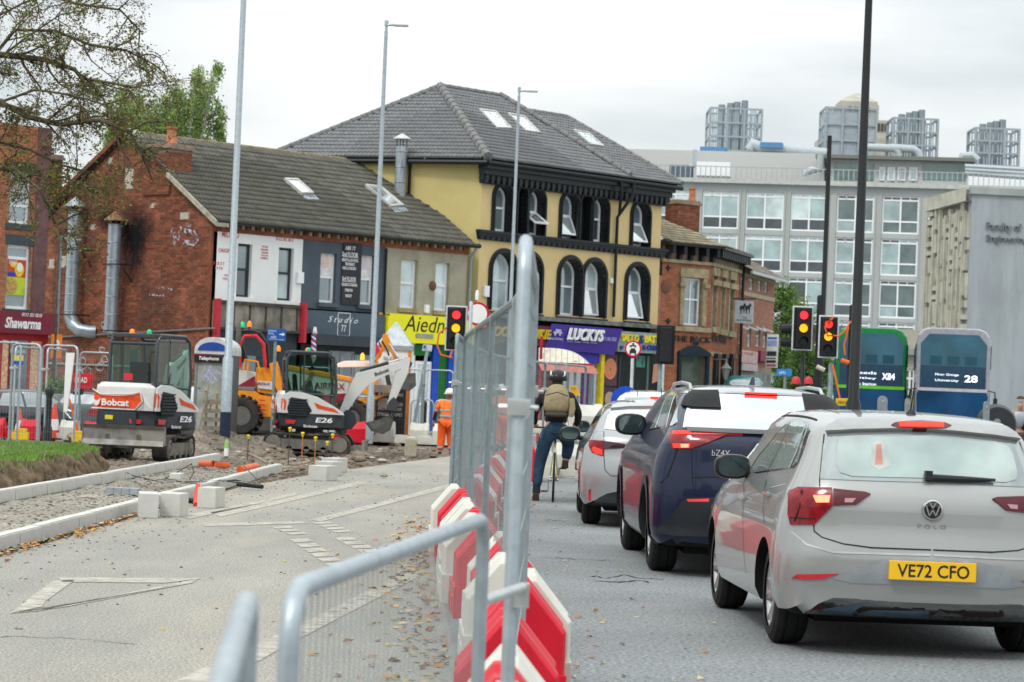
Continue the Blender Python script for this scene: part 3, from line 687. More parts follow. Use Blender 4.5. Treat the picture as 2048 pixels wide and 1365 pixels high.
cur=glassmat('curtain_glass',(.62,.72,.74),.3)
for i,q in enumerate(TQ+LQ):
 s_=surround(q,ybd,.11 if i<7 else.13)
 if i in(1,4):
  mb=MB();mb.box(q[0]+.02,q[1]-.02,.3,.41,q[2],q[3]-.05);mb.build('blind_niche',blk_m,ybd)
  bricks(ybd,'black_brick',lambda x,z:True,q[0]+.05,q[1]-.05,q[2]+.02,q[3]-.35,lambda x,z,o:(x,.3-o,z),blk_m,0)
 else:
  ww=(q[0]+.03,q[1]-.03,q[2]+.02,q[3]-.04)
  w_=window(ybd,ww,.28,upvc,win_g,.07,'sash',archy=True,split=.52,panes=[(win_g,win_g),(cur,cur),(win_d,win_g)][i%3])
  if i in(2,3,6,11,10):
   zm=ww[2]+(ww[3]-ww[2])*.52;opensash(w_,(ww[0]+.02,ww[1]-.02,ww[2]+.05,zm),.27,{2:.6,3:.3,6:.34,11:.2,10:.12}[i])
def band(z0,z1,out,name,dent=True,x0=-.1,x1=None):
 x1=YL+.12 if x1 is None else x1
 mb=MB();h=z1-z0
 for f0,f1,o in((0,.2,.35),(.2,.45,.5),(.45,.72,.72),(.72,1,1.)):mb.box(x0-.1*o,x1+.1*o,-out*o,.0,z0+h*f0,z0+h*f1)
 if dent:
  x=x0
  while x<x1:mb.box(x,x+.13,-out*.62,-out*.35,z0+h*.05,z0+h*.42);x+=.27
 return mb.build(name,blk_m,ybd)
band(cb-.12,ct,.42,'cornice');
sq=YF.px(1150,482)[1];sb=YF.px(1150,497)[1];band(sb-.03,sq+.03,.2,'string_course',True)
MB().box(-.1,YL+.1,-.28,-.003,fz-.1,fz+.04).build('ledge',M('weathered_ledge',(.2,.21,.19),.9,var=.3),ybd)
mb=MB()
for q in LQ:mb.box(q[0]-.1,q[1]+.1,-.15,.2,fz+.045,fz+.1)
islands(mb.build('window_ledge',blk_m,ybd))
dl=Vector((-math.sin(R(74)),math.cos(R(74)),0));RY=Matrix.Rotation(-YF.rz,3,'Z');dll=RY@dl
WLEN=7.2
MB().poly([(0,0,0),tuple(dll*WLEN),tuple(dll*WLEN+Vector((0,0,EY-.05))),(0,0,EY-.05)]).build('side_wall',yell_s,ybd,fix=False)
MB().poly([(YL,0,0),(YL,9,0),(YL,9,EY),(YL,0,EY)]).build('side_wall',yell_m,ybd,fix=False)
mR,hA,hB=5.2,11.88,11.5
tA,tB,tsp,tE,tR2=3.2,5.95,YF.px(1241,347)[0],YF.px(1341,368)[0]+.1,9.9
ez=EY+.12
E0=Vector((-.25,-.45,ez));E1=Vector((tsp,-.45,ez));E2=Vector((tE,-.45,ez));A=Vector((tA,mR,hA));B=Vector((tB+.3,mR,hA));EL=dll*(WLEN+.2)+Vector((0,0,ez))
A2=Vector((tB-.2,mR,hB));B2=Vector((tR2,mR,hB))
rf=MB();rf.poly([E0,E1,B,A]);rf.poly([E0,A,EL]);rf.poly([E1-Vector((.0,0,.0)),E2,B2,A2]);rf.poly([E2,Vector((tE,10,ez)),B2]);rf.poly([EL,A,Vector((tA,10,ez))]);rf.poly([A,B,Vector((tB,10,ez)),Vector((tA,10,ez))]);rf.poly([A2,B2,Vector((tE,10,ez)),Vector((tB,10,ez))])
yroof=rf.build('roof',M('roof_underlay2',(.05,.05,.055),.9),ybd,fix=False)
def planepoly(P0,E,S,pts):return[((p-P0).dot(E),(p-P0).dot(S))for p in pts]
def slope(P0,E,pts,mt,nmax,near,dz=.03,**kw):
 E=E.normalized();n=(pts[1]-pts[0]).cross(pts[2]-pts[0]).normalized();n=n if n.z>0 else-n
 Sv=n.cross(E).normalized();Sv=Sv if Sv.z>0 else-Sv
 tiles(yroof,P0+n*dz,E,Sv,planepoly(P0,E,Sv,pts),mt,nmax=nmax,near=near,**kw)
slope(E0,E1-E0,[E0,E1,B,A],tile_y,150,Vector((0,0,ez)),tw=.3,tg=.3)
slope(EL,E0-EL,[EL,E0,A],tile_y,150,Vector((0,0,ez)),tw=.3,tg=.3)
slope(E1,E2-E1,[E1,E2,B2,A2],tile_y,0,Vector((0,0,ez)),tw=.3,tg=.3)
hipm=M('ridge_cap',(.2,.2,.2),.8,var=.15)
def caps(a,b,r=.12,nm='hip_tiles',mt=hipm):
 a=Vector(a);b=Vector(b);n=max(1,int((b-a).length/.42));mb=MB()
 for i in range(n):mb.tube([a+(b-a)*(i/n),a+(b-a)*((i+.96)/n)],[r,r*.88],8)
 return mb.build(nm,mt,yroof)
up=Vector((0,0,.06))
caps(E0+up,A+up,.17);caps(EL+up,A+up,.1);caps(A+up,B+up,.1,'ridge_tiles');caps(E1+up*2,B+up*2,.1,'verge_tiles');caps(A2+up,B2+up,.1,'ridge_tiles');caps(E2+up,B2+up,.1)
MB().tube([E0-Vector((0,0,.12)),E1-Vector((0,0,.12)),E2-Vector((0,0,.12))],.08,8).build('gutter',gutter_m,ybd)
MB().tube([E0-Vector((0,0,.12)),EL-Vector((0,0,.12))],.08,8).build('gutter',gutter_m,ybd)
x0_=YF.px(1231,400)[0]
mb=MB();mb.tube([(x0_-.3,-.48,ez-.15),(x0_-.3,-.5,cb+.1),(x0_,-.2,cb-.6),(x0_,-.12,cb-.7),(x0_,-.12,fz+.2)],.055,8);mb.tube([(x0_+.35,-.48,ez-.15),(x0_+.35,-.5,cb+.1),(x0_,-.2,cb-.6)],.055,8);mb.build('downpipe',gutter_m,ybd)
p_=dll*2.6+Vector((0,-.12,0));MB().tube([p_+Vector((-.0,-.05,ez-.1)),p_+Vector((0,-.05,4))],.05,8).build('downpipe',gutter_m,ybd)
pu,pz=YF.px(941,470);mb=MB();p_=dll*.55+Vector((-.06,-.06,0));mb.tube([p_+Vector((-.35,0,pz)),p_+Vector((0,0,pz)),p_+Vector((0,0,1))],.04,6);mb.build('downpipe',galv,ybd)
def onyroof(px,py,pts):
 n=(pts[1]-pts[0]).cross(pts[2]-pts[0]).normalized();Mw=Matrix.Rotation(YF.rz,3,'Z');nw=Mw@n;pw=Mw@pts[0]+YF.O
 d=ray(px,py);c=Vector((0,0,CAMH));t=(pw-c).dot(nw)/d.dot(nw);return RY@(c+d*t-YF.O)
for c4,pts in(([(956,223),(989,227),(1022,262),(992,261)],[E0,E1,B]),([(1013,231),(1046,237),(1079,271),(1050,267)],[E0,E1,B]),([(1144,264),(1174,269),(1207,298),(1180,294)],[E1,E2,B2])):
 skylight(yroof,[onyroof(a,b,pts)for a,b in c4])
fo=thing('flue_duct','big weathered steel flue with capped top against the mustard side wall','duct',YF.O,YF.rz,'steel flues')
c_=RY@(W(802,330,84.35)-YF.O);zt_=W(802,293,84.35).z
fm=M('stained_flue_steel',(.4,.45,.48),.45,.5,var=.15,dirt=.8,dcol=(.03,.03,.03),stretch=(4,4,.5));s=.19
mb=MB();mb.lathe([(s+.0,3.5)]+[v for k in range(9)for v in((s,zt_-4.2+k*.5),(s+.02,zt_-4.18+k*.5),(s,zt_-4.16+k*.5))]+[(s,zt_)],(c_.x,c_.y,0),'z',12);mb.build('duct',fm,fo)
mb=MB()
for k in range(4):a=k*math.pi/2+.5;mb.tube([(c_.x+.17*math.cos(a),c_.y+.17*math.sin(a),zt_-.1),(c_.x+.17*math.cos(a),c_.y+.17*math.sin(a),zt_+.24)],.015,5)
mb.build('cap_stay',blk_p,fo)
MB().lathe([(.3,zt_+.22),(.3,zt_+.25),(.02,zt_+.42)],(c_.x,c_.y,0),'z',12).build('cowl',M('pale_cowl',(.6,.6,.56),.5,.3),fo)
MB().box(0,YL,.3,.4,0,fz).build('backing_wall',M('dark_interior'),ybd)
def fboard(pl,pr,pt,pb,out,mt,nm='fascia',y0=.0):
 q=YF.R(pl,pr,pt,pb,-out);return q,MB().box(q[0],q[1],-out,y0,q[2],q[3]).build(nm,mt,ybd)
a_,_b=fboard(972,1103,649,690,.3,M('brown_fascia',(.11,.02,.03),.5))
lett(YF,ybd,[('FOOD COOKIE',976,1101,656,676)],M('gold_lettering',(.6,.42,.03),.5),-.3,ext=.08,shear=.25,bold=.03,name='raised_lettering')
qz=YF.R(1090,1235,652,706,-.3);mb=MB();mb.prism([(qz[0],-.3,qz[2]+.1),(qz[1]-.15,-.3,qz[2]-.02),(qz[1]+.12,-.42,qz[3]-.02),(qz[0]+.3,-.42,qz[3])],(0,.12,0))
purp=M('purple_sign',(.07,.04,.3),.45,var=.06);mb.build('fascia',purp,ybd)
lett(YF,ybd,[('LUCKYS',1134,1207,658,682)],wl,-.44,ext=.07,shear=.35,bold=.035,name='raised_lettering')
lett(YF,ybd,[('Free Delivery',1098,1127,675,682),('0113 242 7333',1201,1233,675,682),('Pizzas  Burgers  Wraps  Kebabs',1134,1195,683,687)],M('lilac_lettering',(.5,.5,.75),.5),-.44,shear=.3)
q=YF.R(1107,1124,659,670,-.44);mb=MB();mb.box(q[0],q[1],-.45,-.44,q[2]+.04,q[3]-.08);mb.box(q[0]+.1,q[1]-.05,-.45,-.44,q[3]-.08,q[3]);mb.box(q[0]+.05,q[0]+.12,-.45,-.44,q[2]-.03,q[2]+.04);mb.box(q[1]-.14,q[1]-.07,-.45,-.44,q[2]-.03,q[2]+.04);mb.build('van_symbol',M('lilac_lettering'),ybd)
a_,_b=fboard(1107,1200,690,725,.12,M('violet_board',(.06,.05,.42),.5))
lett(YF,ybd,[('Pizza & Donel Bar',1122,1178,696,704)],M('pale_script',(.6,.6,.8),.5),-.12,shear=.3)
mb=MB()
for k in range(10):x_,z_=YF.px(1110+k*9.5,691+k*.4,-.13);mb.lathe([(.02,-.16),(.025,-.12)],(x_,0,z_),'y',8)
islands(mb.build('sign_stud',upvc,ybd))
sg=M('grey_green_fascia',(.3,.36,.36),.5)
a_,_b=fboard(1236,1320,665,706,.25,sg)
lett(YF,ybd,[('SALT D',1242,1276,669,684),('BATTER',1288,1330,672,687)],M('yellow_lettering',(.85,.7,.03),.5),-.26,ext=.05,bold=.03,name='raised_lettering')
lett(YF,ybd,[('F',1240,1246,692,700),('& CHIPS',1284,1319,691,701)],M('blue_lettering',(.03,.05,.3),.5),-.26,ext=.05,bold=.03,name='raised_lettering')
q=YF.R(1277,1287,668,687,-.26);cx=(q[0]+q[1])/2;mb=MB();mb.box(cx-.025,cx+.025,-.3,-.26,q[2],q[3]-.06);mb.box(cx-.1,cx+.1,-.3,-.26,q[3]-.13,q[3]-.09)
mb.tube([(cx+.13*math.sin(a),-.28,q[2]+.13-.13*math.cos(a))for a in(-1.6,-1.1,-.5,0,.5,1.1,1.6)],.02,5);mb.build('anchor_symbol',M('blue_lettering'),ybd)
def lowp(pl,pr,pt,pb,mt,nm,y0=0.,d=.08):
 q=YF.R(pl,pr,pt,pb,y0);return MB().box(q[0],q[1],y0,y0+d,max(0,q[2]),q[3]).build(nm,mt,ybd)
lowp(1200,1207,690,880,M('yellow_pilaster',(.75,.58,.02),.5),'shop_pilaster',-.2,.2);lowp(1207,1228,690,705,M('yellow_pilaster'),'shop_panel',-.2)
lowp(1168,1174,728,880,M('purple_pilaster',(.2,.02,.3),.5),'shop_pilaster',-.1,.2)
lowp(975,1107,695,880,M('dark_maroon_front',(.1,.03,.035),.5),'shop_front')
lowp(1137,1160,735,870,M('white_grey_door',(.5,.53,.52),.5),'shop_door');lowp(1107,1137,730,870,M('grey_shop_wall',(.2,.22,.22),.6),'shop_panel');lowp(1174,1198,722,870,M('grey_door2',(.3,.33,.3),.6),'shop_door');lowp(1160,1168,730,870,anthr,'door_frame')
lowp(1176,1181,740,870,M('grey_shop_wall'),'door_frame',-.05);lowp(1187,1191,738,870,M('pale_blue_post',(.5,.6,.75),.5),'door_frame',-.06)
lowp(1207,1320,706,870,M('black_shop_front',(.02,.025,.025),.4),'shop_front')
q=YF.R(1207,1234,709,772,-.02);p=MB();p.poly([(q[0],-.03,q[2]),(q[1],-.03,q[2]),(q[1],-.03,q[3]),(q[0],-.03,q[3])]);cx,cz=(q[0]+q[1])/2-.02,(q[2]+q[3])/2+.04
def disc(mb,cx,cz,rx,rz_,y,m,n=20):mb.poly([(cx+rx*math.cos(2*math.pi*i/n),y,cz+rz_*math.sin(2*math.pi*i/n))for i in range(n)],m)
disc(p,cx,cz,.33,.36,-.035,1);disc(p,cx,cz,.29,.32,-.038,2);disc(p,cx,cz,.06,.05,-.041,3)
p.poly([(q[0],-.03,.3),(q[1],-.03,.3),(q[1],-.03,q[2]-.05),(q[0],-.03,q[2]-.05)],4);disc(p,q[1]-.35,q[2]-.45,.25,.25,-.035,5);disc(p,q[1]-.35,q[2]-.75,.33,.16,-.037,3)
p.build('food_poster',[M('poster_dark',(.12,.06,.08),.5,var=.3,scale=9),M('crust',(.62,.35,.15),.6),M('topping',(.6,.12,.06),.6,col2=(.7,.35,.2),scale=30),M('salad',(.12,.4,.05),.6),M('poster_plum',(.07,.04,.08),.5),M('bun',(.5,.35,.25),.6)],ybd,fix=False)
q=YF.R(1304,1316,727,768,-.02);MB().poly([(q[0],-.03,q[2]),(q[1],-.03,q[2]+.1),(q[1]-.05,-.03,q[3]),(q[0]+.05,-.03,q[3]-.05)]).build('kebab_poster',M('kebab_meat',(.6,.3,.2),.6,col2=(.45,.2,.12),scale=12),ybd,fix=False)
for a,b,m_ in((1236,1240,anthr),(1263,1268,anthr),(1272,1290,M('menu_board',(.1,.3,.25),.5,col2=(.02,.04,.04),scale=7)),(1292,1296,M('pale_green_frame',(.1,.16,.14),.5))):lowp(a,b,712,862 if b-a<10 else 735,m_,'shop_frame' if b-a<10 else 'menu_board',-.03,.03)
for px_,py_,s_,m_ in((970,583,.12,upvc),(1221,562,.06,upvc)):
 x_,z_=YF.px(px_,py_);MB().box(x_-s_,x_+s_,-.1,-.003,z_-s_*1.5,z_+s_*1.5).build('alarm_box',m_,ybd,bevel=.02)
# the pub
PF=Fac(W(1322,600,92.3),50);p1=PF.px(1419,600)[0];PC=PF.O+PF.d*p1
QF=Fac(PC,17);q1=QF.px(1478,600)[0]
pub=thing('pub','red brick corner pub with stone window surround, dark bracketed eaves and stone slate roof','building',PF.O,PF.rz)
PE=PF.px(1370,493)[1]
wp=PF.R(1366,1403,556,652)
MB().holes(rect(0,p1,0,PE),[rect(*wp),rect(PF.px(1360,700)[0],PF.px(1411,700)[0],0,PF.px(1385,712)[1])],0,.25,0).build('front_wall',mortar_m,pub,fix=False)
dx0,dx1,dzt=PF.px(1360,700)[0],PF.px(1411,700)[0],PF.px(1385,712)[1]
bricks(pub,'brick',lambda x,z:not(wp[0]-.2<x<wp[1]+.2 and wp[2]-.1<z<wp[3]+.35)and not(dx0-.1<x<dx1+.1 and z<dzt+.2),0,p1,1.,PE-.5,lambda x,z,o:(x,-o,z),brick_o,100,keyf=lambda c:abs(c[2]-4))
M2=Matrix.Rotation(QF.rz-PF.rz,4,'Z');M2.translation=Vector((p1,0,0))
mb=MB();mb.T=M2
nw=[QF.R(1423,1432,552,655),QF.R(1440,1448,556,660),QF.R(1456,1466,560,664)]
mb.holes(rect(0,q1,0,PE),[rect(*q)for q in nw],0,.25,0);mb.build('side_wall',mortar_m,pub,fix=False)
bricks(pub,'brick',lambda x,z:not any(a[0]-.08<x<a[1]+.08 and a[2]-.1<z<a[3]+.3 for a in nw),0,q1,2.6,PE-.5,lambda x,z,o:tuple(M2@Vector((x,-o,z))),brick_o,0)
window(pub,(wp[0]+.02,wp[1]-.02,wp[2]+.02,wp[3]-.02),.12,upvc,win_g,.06,'cross',split=.55)
mb=MB();mb.box(wp[0]-.2,wp[0]-.003,-.08,.1,wp[2],wp[3]);mb.box(wp[1]+.003,wp[1]+.2,-.08,.1,wp[2],wp[3]);mb.box(wp[0]-.24,wp[1]+.24,-.1,.1,wp[3]+.003,wp[3]+.33);mb.box(-.05,p1+.06,-.12,-.0,wp[2]-.22,wp[2]-.05);mb.box(-.05,p1+.05,-.1,0,PE-.62,PE-.5)
mb.box(wp[0]-.28,wp[0]+.0,-.16,-.085,wp[3]-.35,wp[3]-.2);mb.box(wp[1],wp[1]+.28,-.16,-.085,wp[3]-.35,wp[3]-.2)
mb.build('stone_surround',stone_m,pub,bevel=.015)
mb=MB();mb.T=M2
for q in nw:mb.box(q[0]-.07,q[0]-.003,-.05,.1,q[2],q[3]);mb.box(q[1]+.003,q[1]+.07,-.05,.1,q[2],q[3]);mb.box(q[0]-.14,q[1]+.14,-.1,.1,q[3]+.003,q[3]+.3);mb.box(q[0]-.16,q[1]+.16,-.15,.1,q[2]-.2,q[2]-.003);mb.box(q[0]-.2,q[1]+.2,-.16,-.08,q[3]-.35,q[3]-.15)
mb.box(-.05,q1,-.1,0,PE-.62,PE-.5);mb.box(0,q1,-.04,0,3.05,3.2)
mb.build('stone_surround',stone_m,pub)
for q in nw:
 w_=window(pub,q,.12,upvc,win_l,.05,'sash');w_.matrix_local=M2@w_.matrix_local
mb=MB();x=.1
while x<p1:mb.box(x,x+.14,-.42,-.02,PE-.32,PE-.02);mb.box(x,x+.14,-.2,-.02,PE-.5,PE-.32);x+=.55
mb.T=M2;x=.1
while x<q1:mb.box(x,x+.12,-.42,-.02,PE-.3,PE-.02);x+=.3
islands(mb.build('eaves_bracket',blk_m,pub))
mb=MB();mb.box(-.1,p1+.2,-.5,0,PE-.02,PE+.08);mb.T=M2;mb.box(-.2,q1+.1,-.5,0,PE-.021,PE+.081);mb.build('eaves_board',blk_m,pub)
lett(PF,pub,[('THE PACK',1345,1421,673,685)],bl,-.04,ext=.03,bold=.01)
mb=MB();mb.T=M2;x_,z_=QF.px(1421,676);mb.text('HORSE',x_+.1,x_+2.6,z_-.13,z_+.12,-.04,ext=.03);mb.build('lettering',bl,pub,fix=False)
mb=MB();mb.box(dx0-.12,dx0,-.12,.1,0,dzt);mb.box(dx1,dx1+.12,-.12,.1,0,dzt);mb.prism([(dx0-.15,-.15,dzt),(dx1+.15,-.15,dzt),(dx1+.15,-.15,dzt+.12),((dx0+dx1)/2+.2,-.15,dzt+.35),((dx0+dx1)/2-.2,-.15,dzt+.35),(dx0-.15,-.15,dzt+.12)],(0,.2,0));mb.lathe([(.02,-.22),(.14,-.18),(.14,-.15)],((dx0+dx1)/2,0,dzt+.5),'y',10)
dblue=M('dark_blue_paint',(.02,.035,.05),.4);mb.build('door_surround',dblue,pub)
MB().box(dx0,dx1,.15,.2,0,dzt).build('door',glassmat('door_glass_green',(.12,.16,.12),.3),pub)
for px_,py_ in((1335,536),(1335,642)):
 x_,z_=PF.px(px_,py_);mb=MB();mb.tube([(x_-.12,-.05,z_),(x_+.12,-.05,z_)],.025,6);mb.tube([(x_,-.05,z_-.12),(x_,-.05,z_+.1)],.025,6);mb.build('wall_anchor',blk_p,pub)
x_,z_=PF.px(1331,574);MB().lathe([(.02,-.1),(.22,-.04),(.24,0)],(x_,0,z_),'y',14).build('wall_plaque',M('rust'),pub)
mb=MB()
for px_ in(1428,1444,1458):
 x_,z_=QF.px(px_,735);mb.T=M2;mb.box(x_-.22,x_-.12,-.15,0,.4,z_+.35);mb.box(x_+.12,x_+.22,-.15,0,.4,z_+.35);mb.box(x_-.28,x_+.28,-.2,0,z_+.35,z_+.5)
islands(mb.build('ground_floor_pilaster',blk_m,pub))
ra,rb=PF.px(1330,430),None
A0=Vector((-.2,-.5,PE+.08));A1=Vector((p1+.25,-.5,PE+.08));R0=Vector((-.4,2.6,PE+1.65));Bq=M2@Vector((q1+.1,-.4,PE+.08));R1=Vector((1.0,3.2,PE+1.65))
rt=M('stone_slate',(.36,.31,.22),.9,var=.18,isl=.22,dirt=.5,dcol=(.18,.17,.12),bump=.4)
mb=MB();mb.poly([A0,A1,R1,R0]);mb.poly([A1,Bq,M2@Vector((q1,4,PE+1.4)),R1]);proof=mb.build('roof',M('roof_underlay'),pub,fix=False)
for P0,P1_,pts in((A0,A1,[A0,A1,R1,R0]),(A1,Bq,[A1,Bq,M2@Vector((q1,4,PE+1.4)),R1])):
 E=(P1_-P0).normalized();n=(pts[1]-pts[0]).cross(pts[2]-pts[0]).normalized();n=n if n.z>0 else-n;Sv=n.cross(E).normalized();Sv=Sv if Sv.z>0 else-Sv
 tiles(proof,P0+n*.02,E,Sv,planepoly(P0,E,Sv,pts),rt,.34,.26,150,'stone_slate',True,near=A1)
pc=RY
ch0=Matrix.Rotation(-PF.rz,3,'Z')@(W(1370,430,95.2)-PF.O);zt_=W(1370,402,95.2).z
chimney(pub,ch0.x-.62,ch0.x+.45,ch0.y-.3,ch0.y+.4,PE+.5,zt_,[(ch0.x+.32,ch0.y,.5,.12)],brick_m,'chimney')
MB().box(.3,1.3,1.6,1.7,PE+1.05,PE+1.15).build('roof_hatch',lead_m,pub)
mb=MB();mb.T=M2;mb.tube([(q1+.05,-.12,PE),(q1+.05,-.12,0)],.06,6);mb.build('downpipe',gutter_m,pub)
hs=thing('pub_sign','grey hanging pub sign with two dark horses','sign',(0,0,0))
pa,pb_,pc_,pd=W(1471,601,96.5),W(1508,603,96.5),W(1507,648,96.5),W(1469,646,96.5)
MB().prism([pa,pb_,pc_,pd],(0,.05,0)).build('board',M('sign_grey',(.5,.53,.55),.5),hs)
def wtext(st,px0,px1,py0,py1,Y,m,name='lettering',parent=None,**kw):
 a=W(px0,(py0+py1)/2,Y);b=W(px1,(py0+py1)/2,Y);zt=W((px0+px1)/2,py0,Y).z;zb=W((px0+px1)/2,py1,Y).z
 return MB().text(st,a.x,b.x,zb,zt,Y,0,.003,**kw).build(name,m,parent,fix=False)
wtext('THE',1484,1494,634,637,96.48,bl,parent=hs);wtext('PACK HORSE',1473,1503,639,643,96.48,bl,parent=hs)
mb=MB()
for ox,sgn in((1481,1),(1492,1)):
 for pts in([(ox,612),(ox+8,611),(ox+8,619),(ox,619)],[(ox+6,608),(ox+10,607),(ox+11,613),(ox+7,614)],[(ox,618),(ox+2.5,618),(ox+1.5,628),(ox,628)],[(ox+6,618),(ox+8,618),(ox+7.5,627),(ox+6,627)],[(ox-1.5,613),(ox+.5,613),(ox,621),(ox-1,621)]):
  mb.poly([W(a,b,96.47)for a,b in pts])
mb.build('horse_picture',bl,hs,fix=False)
MB().tube([W(1466,598,96.5),W(1512,598,96.5)],.03,6).build('bracket',blk_p,hs)
ld=thing('wall_lantern','black lantern on the pub side wall','lamp');L0=W(1452,744,93.5)
mb=MB();mb.lathe([(.06,-.3),(.16,.1),(.2,.12),(.02,.32)],L0,'z',6);mb.tube([L0+Vector((0,0,.3)),L0+Vector((0,0,.45)),L0+Vector((-.4,.8,.45))],.03,5);mb.build('lantern',M('lantern_grey',(.2,.2,.18),.5),ld)
# pink brick house beyond the pub
HF=Fac(QF.O+QF.d*(q1+.1),17);hl=HF.px(1546,640)[0]
HE=HF.px(1515,548)[1]
hou=thing('brick_house','three storey pink brick house with small white windows beyond the pub','building',HF.O,HF.rz)
pinkb=M('pink_brick',(.45,.2,.14),.85,var=.08,scale=2,isl=.2,dirt=.3)
hw=[HF.R(*q)for q in((1482,1489,541,576),(1499,1507,541,580),(1516,1523,546,583),(1530,1536,549,586),(1478,1484,648,690),(1495,1502,650,694),(1512,1520,652,694),(1526,1533,654,696))]
MB().holes(rect(0,hl,0,HE),[rect(*q)for q in hw],0,.15,0).build('front_wall',M('pink_mortar',(.4,.3,.24),.9),hou,fix=False)
bricks(hou,'brick',lambda x,z:not any(a[0]-.02<x<a[1]+.02 and a[2]-.02<z<a[3]+.02 for a in hw),0,hl,2.8,HE-.2,lambda x,z,o:(x,-o,z),pinkb,0)
for i,q in enumerate(hw):
 w_=window(hou,q,.06,upvc,win_g,.07,'sash')
 if i in(1,4,5,6,7):opensash(w_,(q[0]+.03,q[1]-.03,(q[2]+q[3])/2,q[3]-.05),.05,.5)
mb=MB();mb.box(-.05,hl+.05,-.05,.1,HE-.22,HE-.1);z_=HF.px(1510,592)[1];mb.box(0,hl,-.05,0,z_-.08,z_+.08);mb.build('stone_band',M('buff_stone',(.5,.42,.3),.85),hou)
mb=MB();mb.poly([(-.2,-.45,HE-.05),(hl+.35,-.45,HE-.05),(hl-1,3.5,HE+1.9),(-.2,3.5,HE+1.9)]);mb.poly([(hl+.35,-.45,HE-.05),(hl+.35,8,HE-.05),(hl-1,3.5,HE+1.9)])
hr=mb.build('roof',M('roof_underlay'),hou,fix=False)
E=Vector((1,0,0));Sv=Vector((0,3.95,1.95)).normalized();tiles(hr,(-.2,-.45,HE-.02),E,Sv,[(0,0),(hl+.55,0),(hl-.8,4.4),(0,4.4)],M('brown_slate',(.3,.26,.22),.85,isl=.2,dirt=.3),.34,.3,0,'slate',True)
MB().box(-.1,hl+.3,-.5,-.4,HE-.16,HE-.04).build('gutter',M('white_fascia',(.6,.6,.58),.5),hou)
MB().poly([(hl,0,0),(hl,8,0),(hl,8,HE),(hl,0,HE)]).build('side_wall',pinkb,hou,fix=False)
sfz=HF.px(1510,745)[1]
for i,(a,b,c,d,mt)in enumerate(((1476,1508,702,727,M('white_pink_sign',(.75,.6,.58),.5,col2=(.6,.25,.25),scale=5)),(1514,1530,703,723,M('maroon_sign',(.3,.02,.08),.5)),(1477,1508,728,742,M('pink_sign',(.75,.6,.6),.5)))):
 q=HF.R(a,b,c,d);MB().box(q[0],q[1],-.15,-.0,q[2],q[3]).build('shop_sign',mt,hou)
lett(HF,hou,[('LET 2 STORE',1479,1506,705,710)],redl,-.15)
MB().box(.1,hl-.1,-.02,0,0,2.6).build('shop_front',M('pale_shop_front',(.3,.32,.3),.5,col2=(.06,.08,.08),scale=1.5),hou)
bs=thing('board_sign','tall white post sign with blue and red lettering at the end of the pink house','sign')
mb=MB();c4=[W(1535,669,98),W(1558,669,98),W(1555,736,98),W(1531,736,98)];mb.prism(c4,(0,.05,0));mb.build('board',M('sign_white',(.7,.7,.66),.5),bs)
for a,b,c,d,m_ in((1536,1554,675,678,bluep),(1535,1554,681,692,M('soft_blue',(.3,.35,.6),.5)),(1534,1553,703,712,bl),(1533,1552,716,718,bl),(1533,1552,721,726,bl),(1533,1552,729,733,redl)):
 mb=MB();mb.poly([W(a,c,97.98),W(b,c,97.98),W(b-.6,d,97.98),W(a-.6,d,97.98)]);mb.build('print_band',m_,bs,fix=False)
# university engineering building (far)
EF=Fac(W(1240,560,216),80.5+19)
eb=thing('university_building','long pale concrete five storey university block with grids of white framed windows','building',EF.O,EF.rz)
EH=EF.px(1600,371)[1];EX1=EF.px(2120,560)[0];ex0=-10
pale=M('university_concrete',(.43,.455,.445),.85,var=.05,scale=.3,dirt=.2,dcol=(.4,.42,.4))
cols=[(1315,1385),(1404,1477),(1491,1567),(1581,1655),(1673,1748),(1764,1838),(1856,1930)]
CU=[(EF.px(a,430)[0],EF.px(b,430)[0])for a,b in cols]
rowz=[]
for a,b in((392,468),(478,552),(561,637),(645,720),(728,800)):rowz.append((EF.px(1790,b)[1],EF.px(1790,a)[1]))
hs_=[rect(a,b,c,d)for a,b in CU for c,d in rowz]
MB().holes(rect(ex0,EX1,0,EH),hs_,0,.5,0).build('facade_wall',pale,eb,fix=False)
MB().box(ex0,EX1,-.5,0,EH,EH+.35).build('parapet',conc,eb)
mb=MB()
for a,b in CU:mb.box(b+.05,b+.14,-.12,-.002,0,EH-.5);mb.box(a-.14,a-.05,-.12,-.002,0,EH-.5)
islands(mb.build('facade_rib',pale,eb))
cw=CU[4][1]-CU[4][0];rh=rowz[1][1]-rowz[1][0]
fm_=MB();b_=.13
for x in(0,cw/2-b_/2,cw-b_):fm_.box(x,x+b_,0,.12,0,rh)
for z in(0,rh*.3,rh*.86,rh-b_):fm_.box(b_,cw-b_,.01,.11,z,z+b_)
for x in(cw*.25,cw*.75):fm_.box(x-.04,x+.04,.01,.1,rh*.86,rh)
fme=fm_.mesh('window',upvc)
pans=[glassmat('uni_glass_a',(.3,.42,.42),.55),glassmat('uni_glass_b',(.1,.14,.14),.3),glassmat('uni_glass_c',(.55,.66,.64),.5),glassmat('uni_glass_d',(.05,.06,.07),.25)]
pmes={}
random.seed(5)
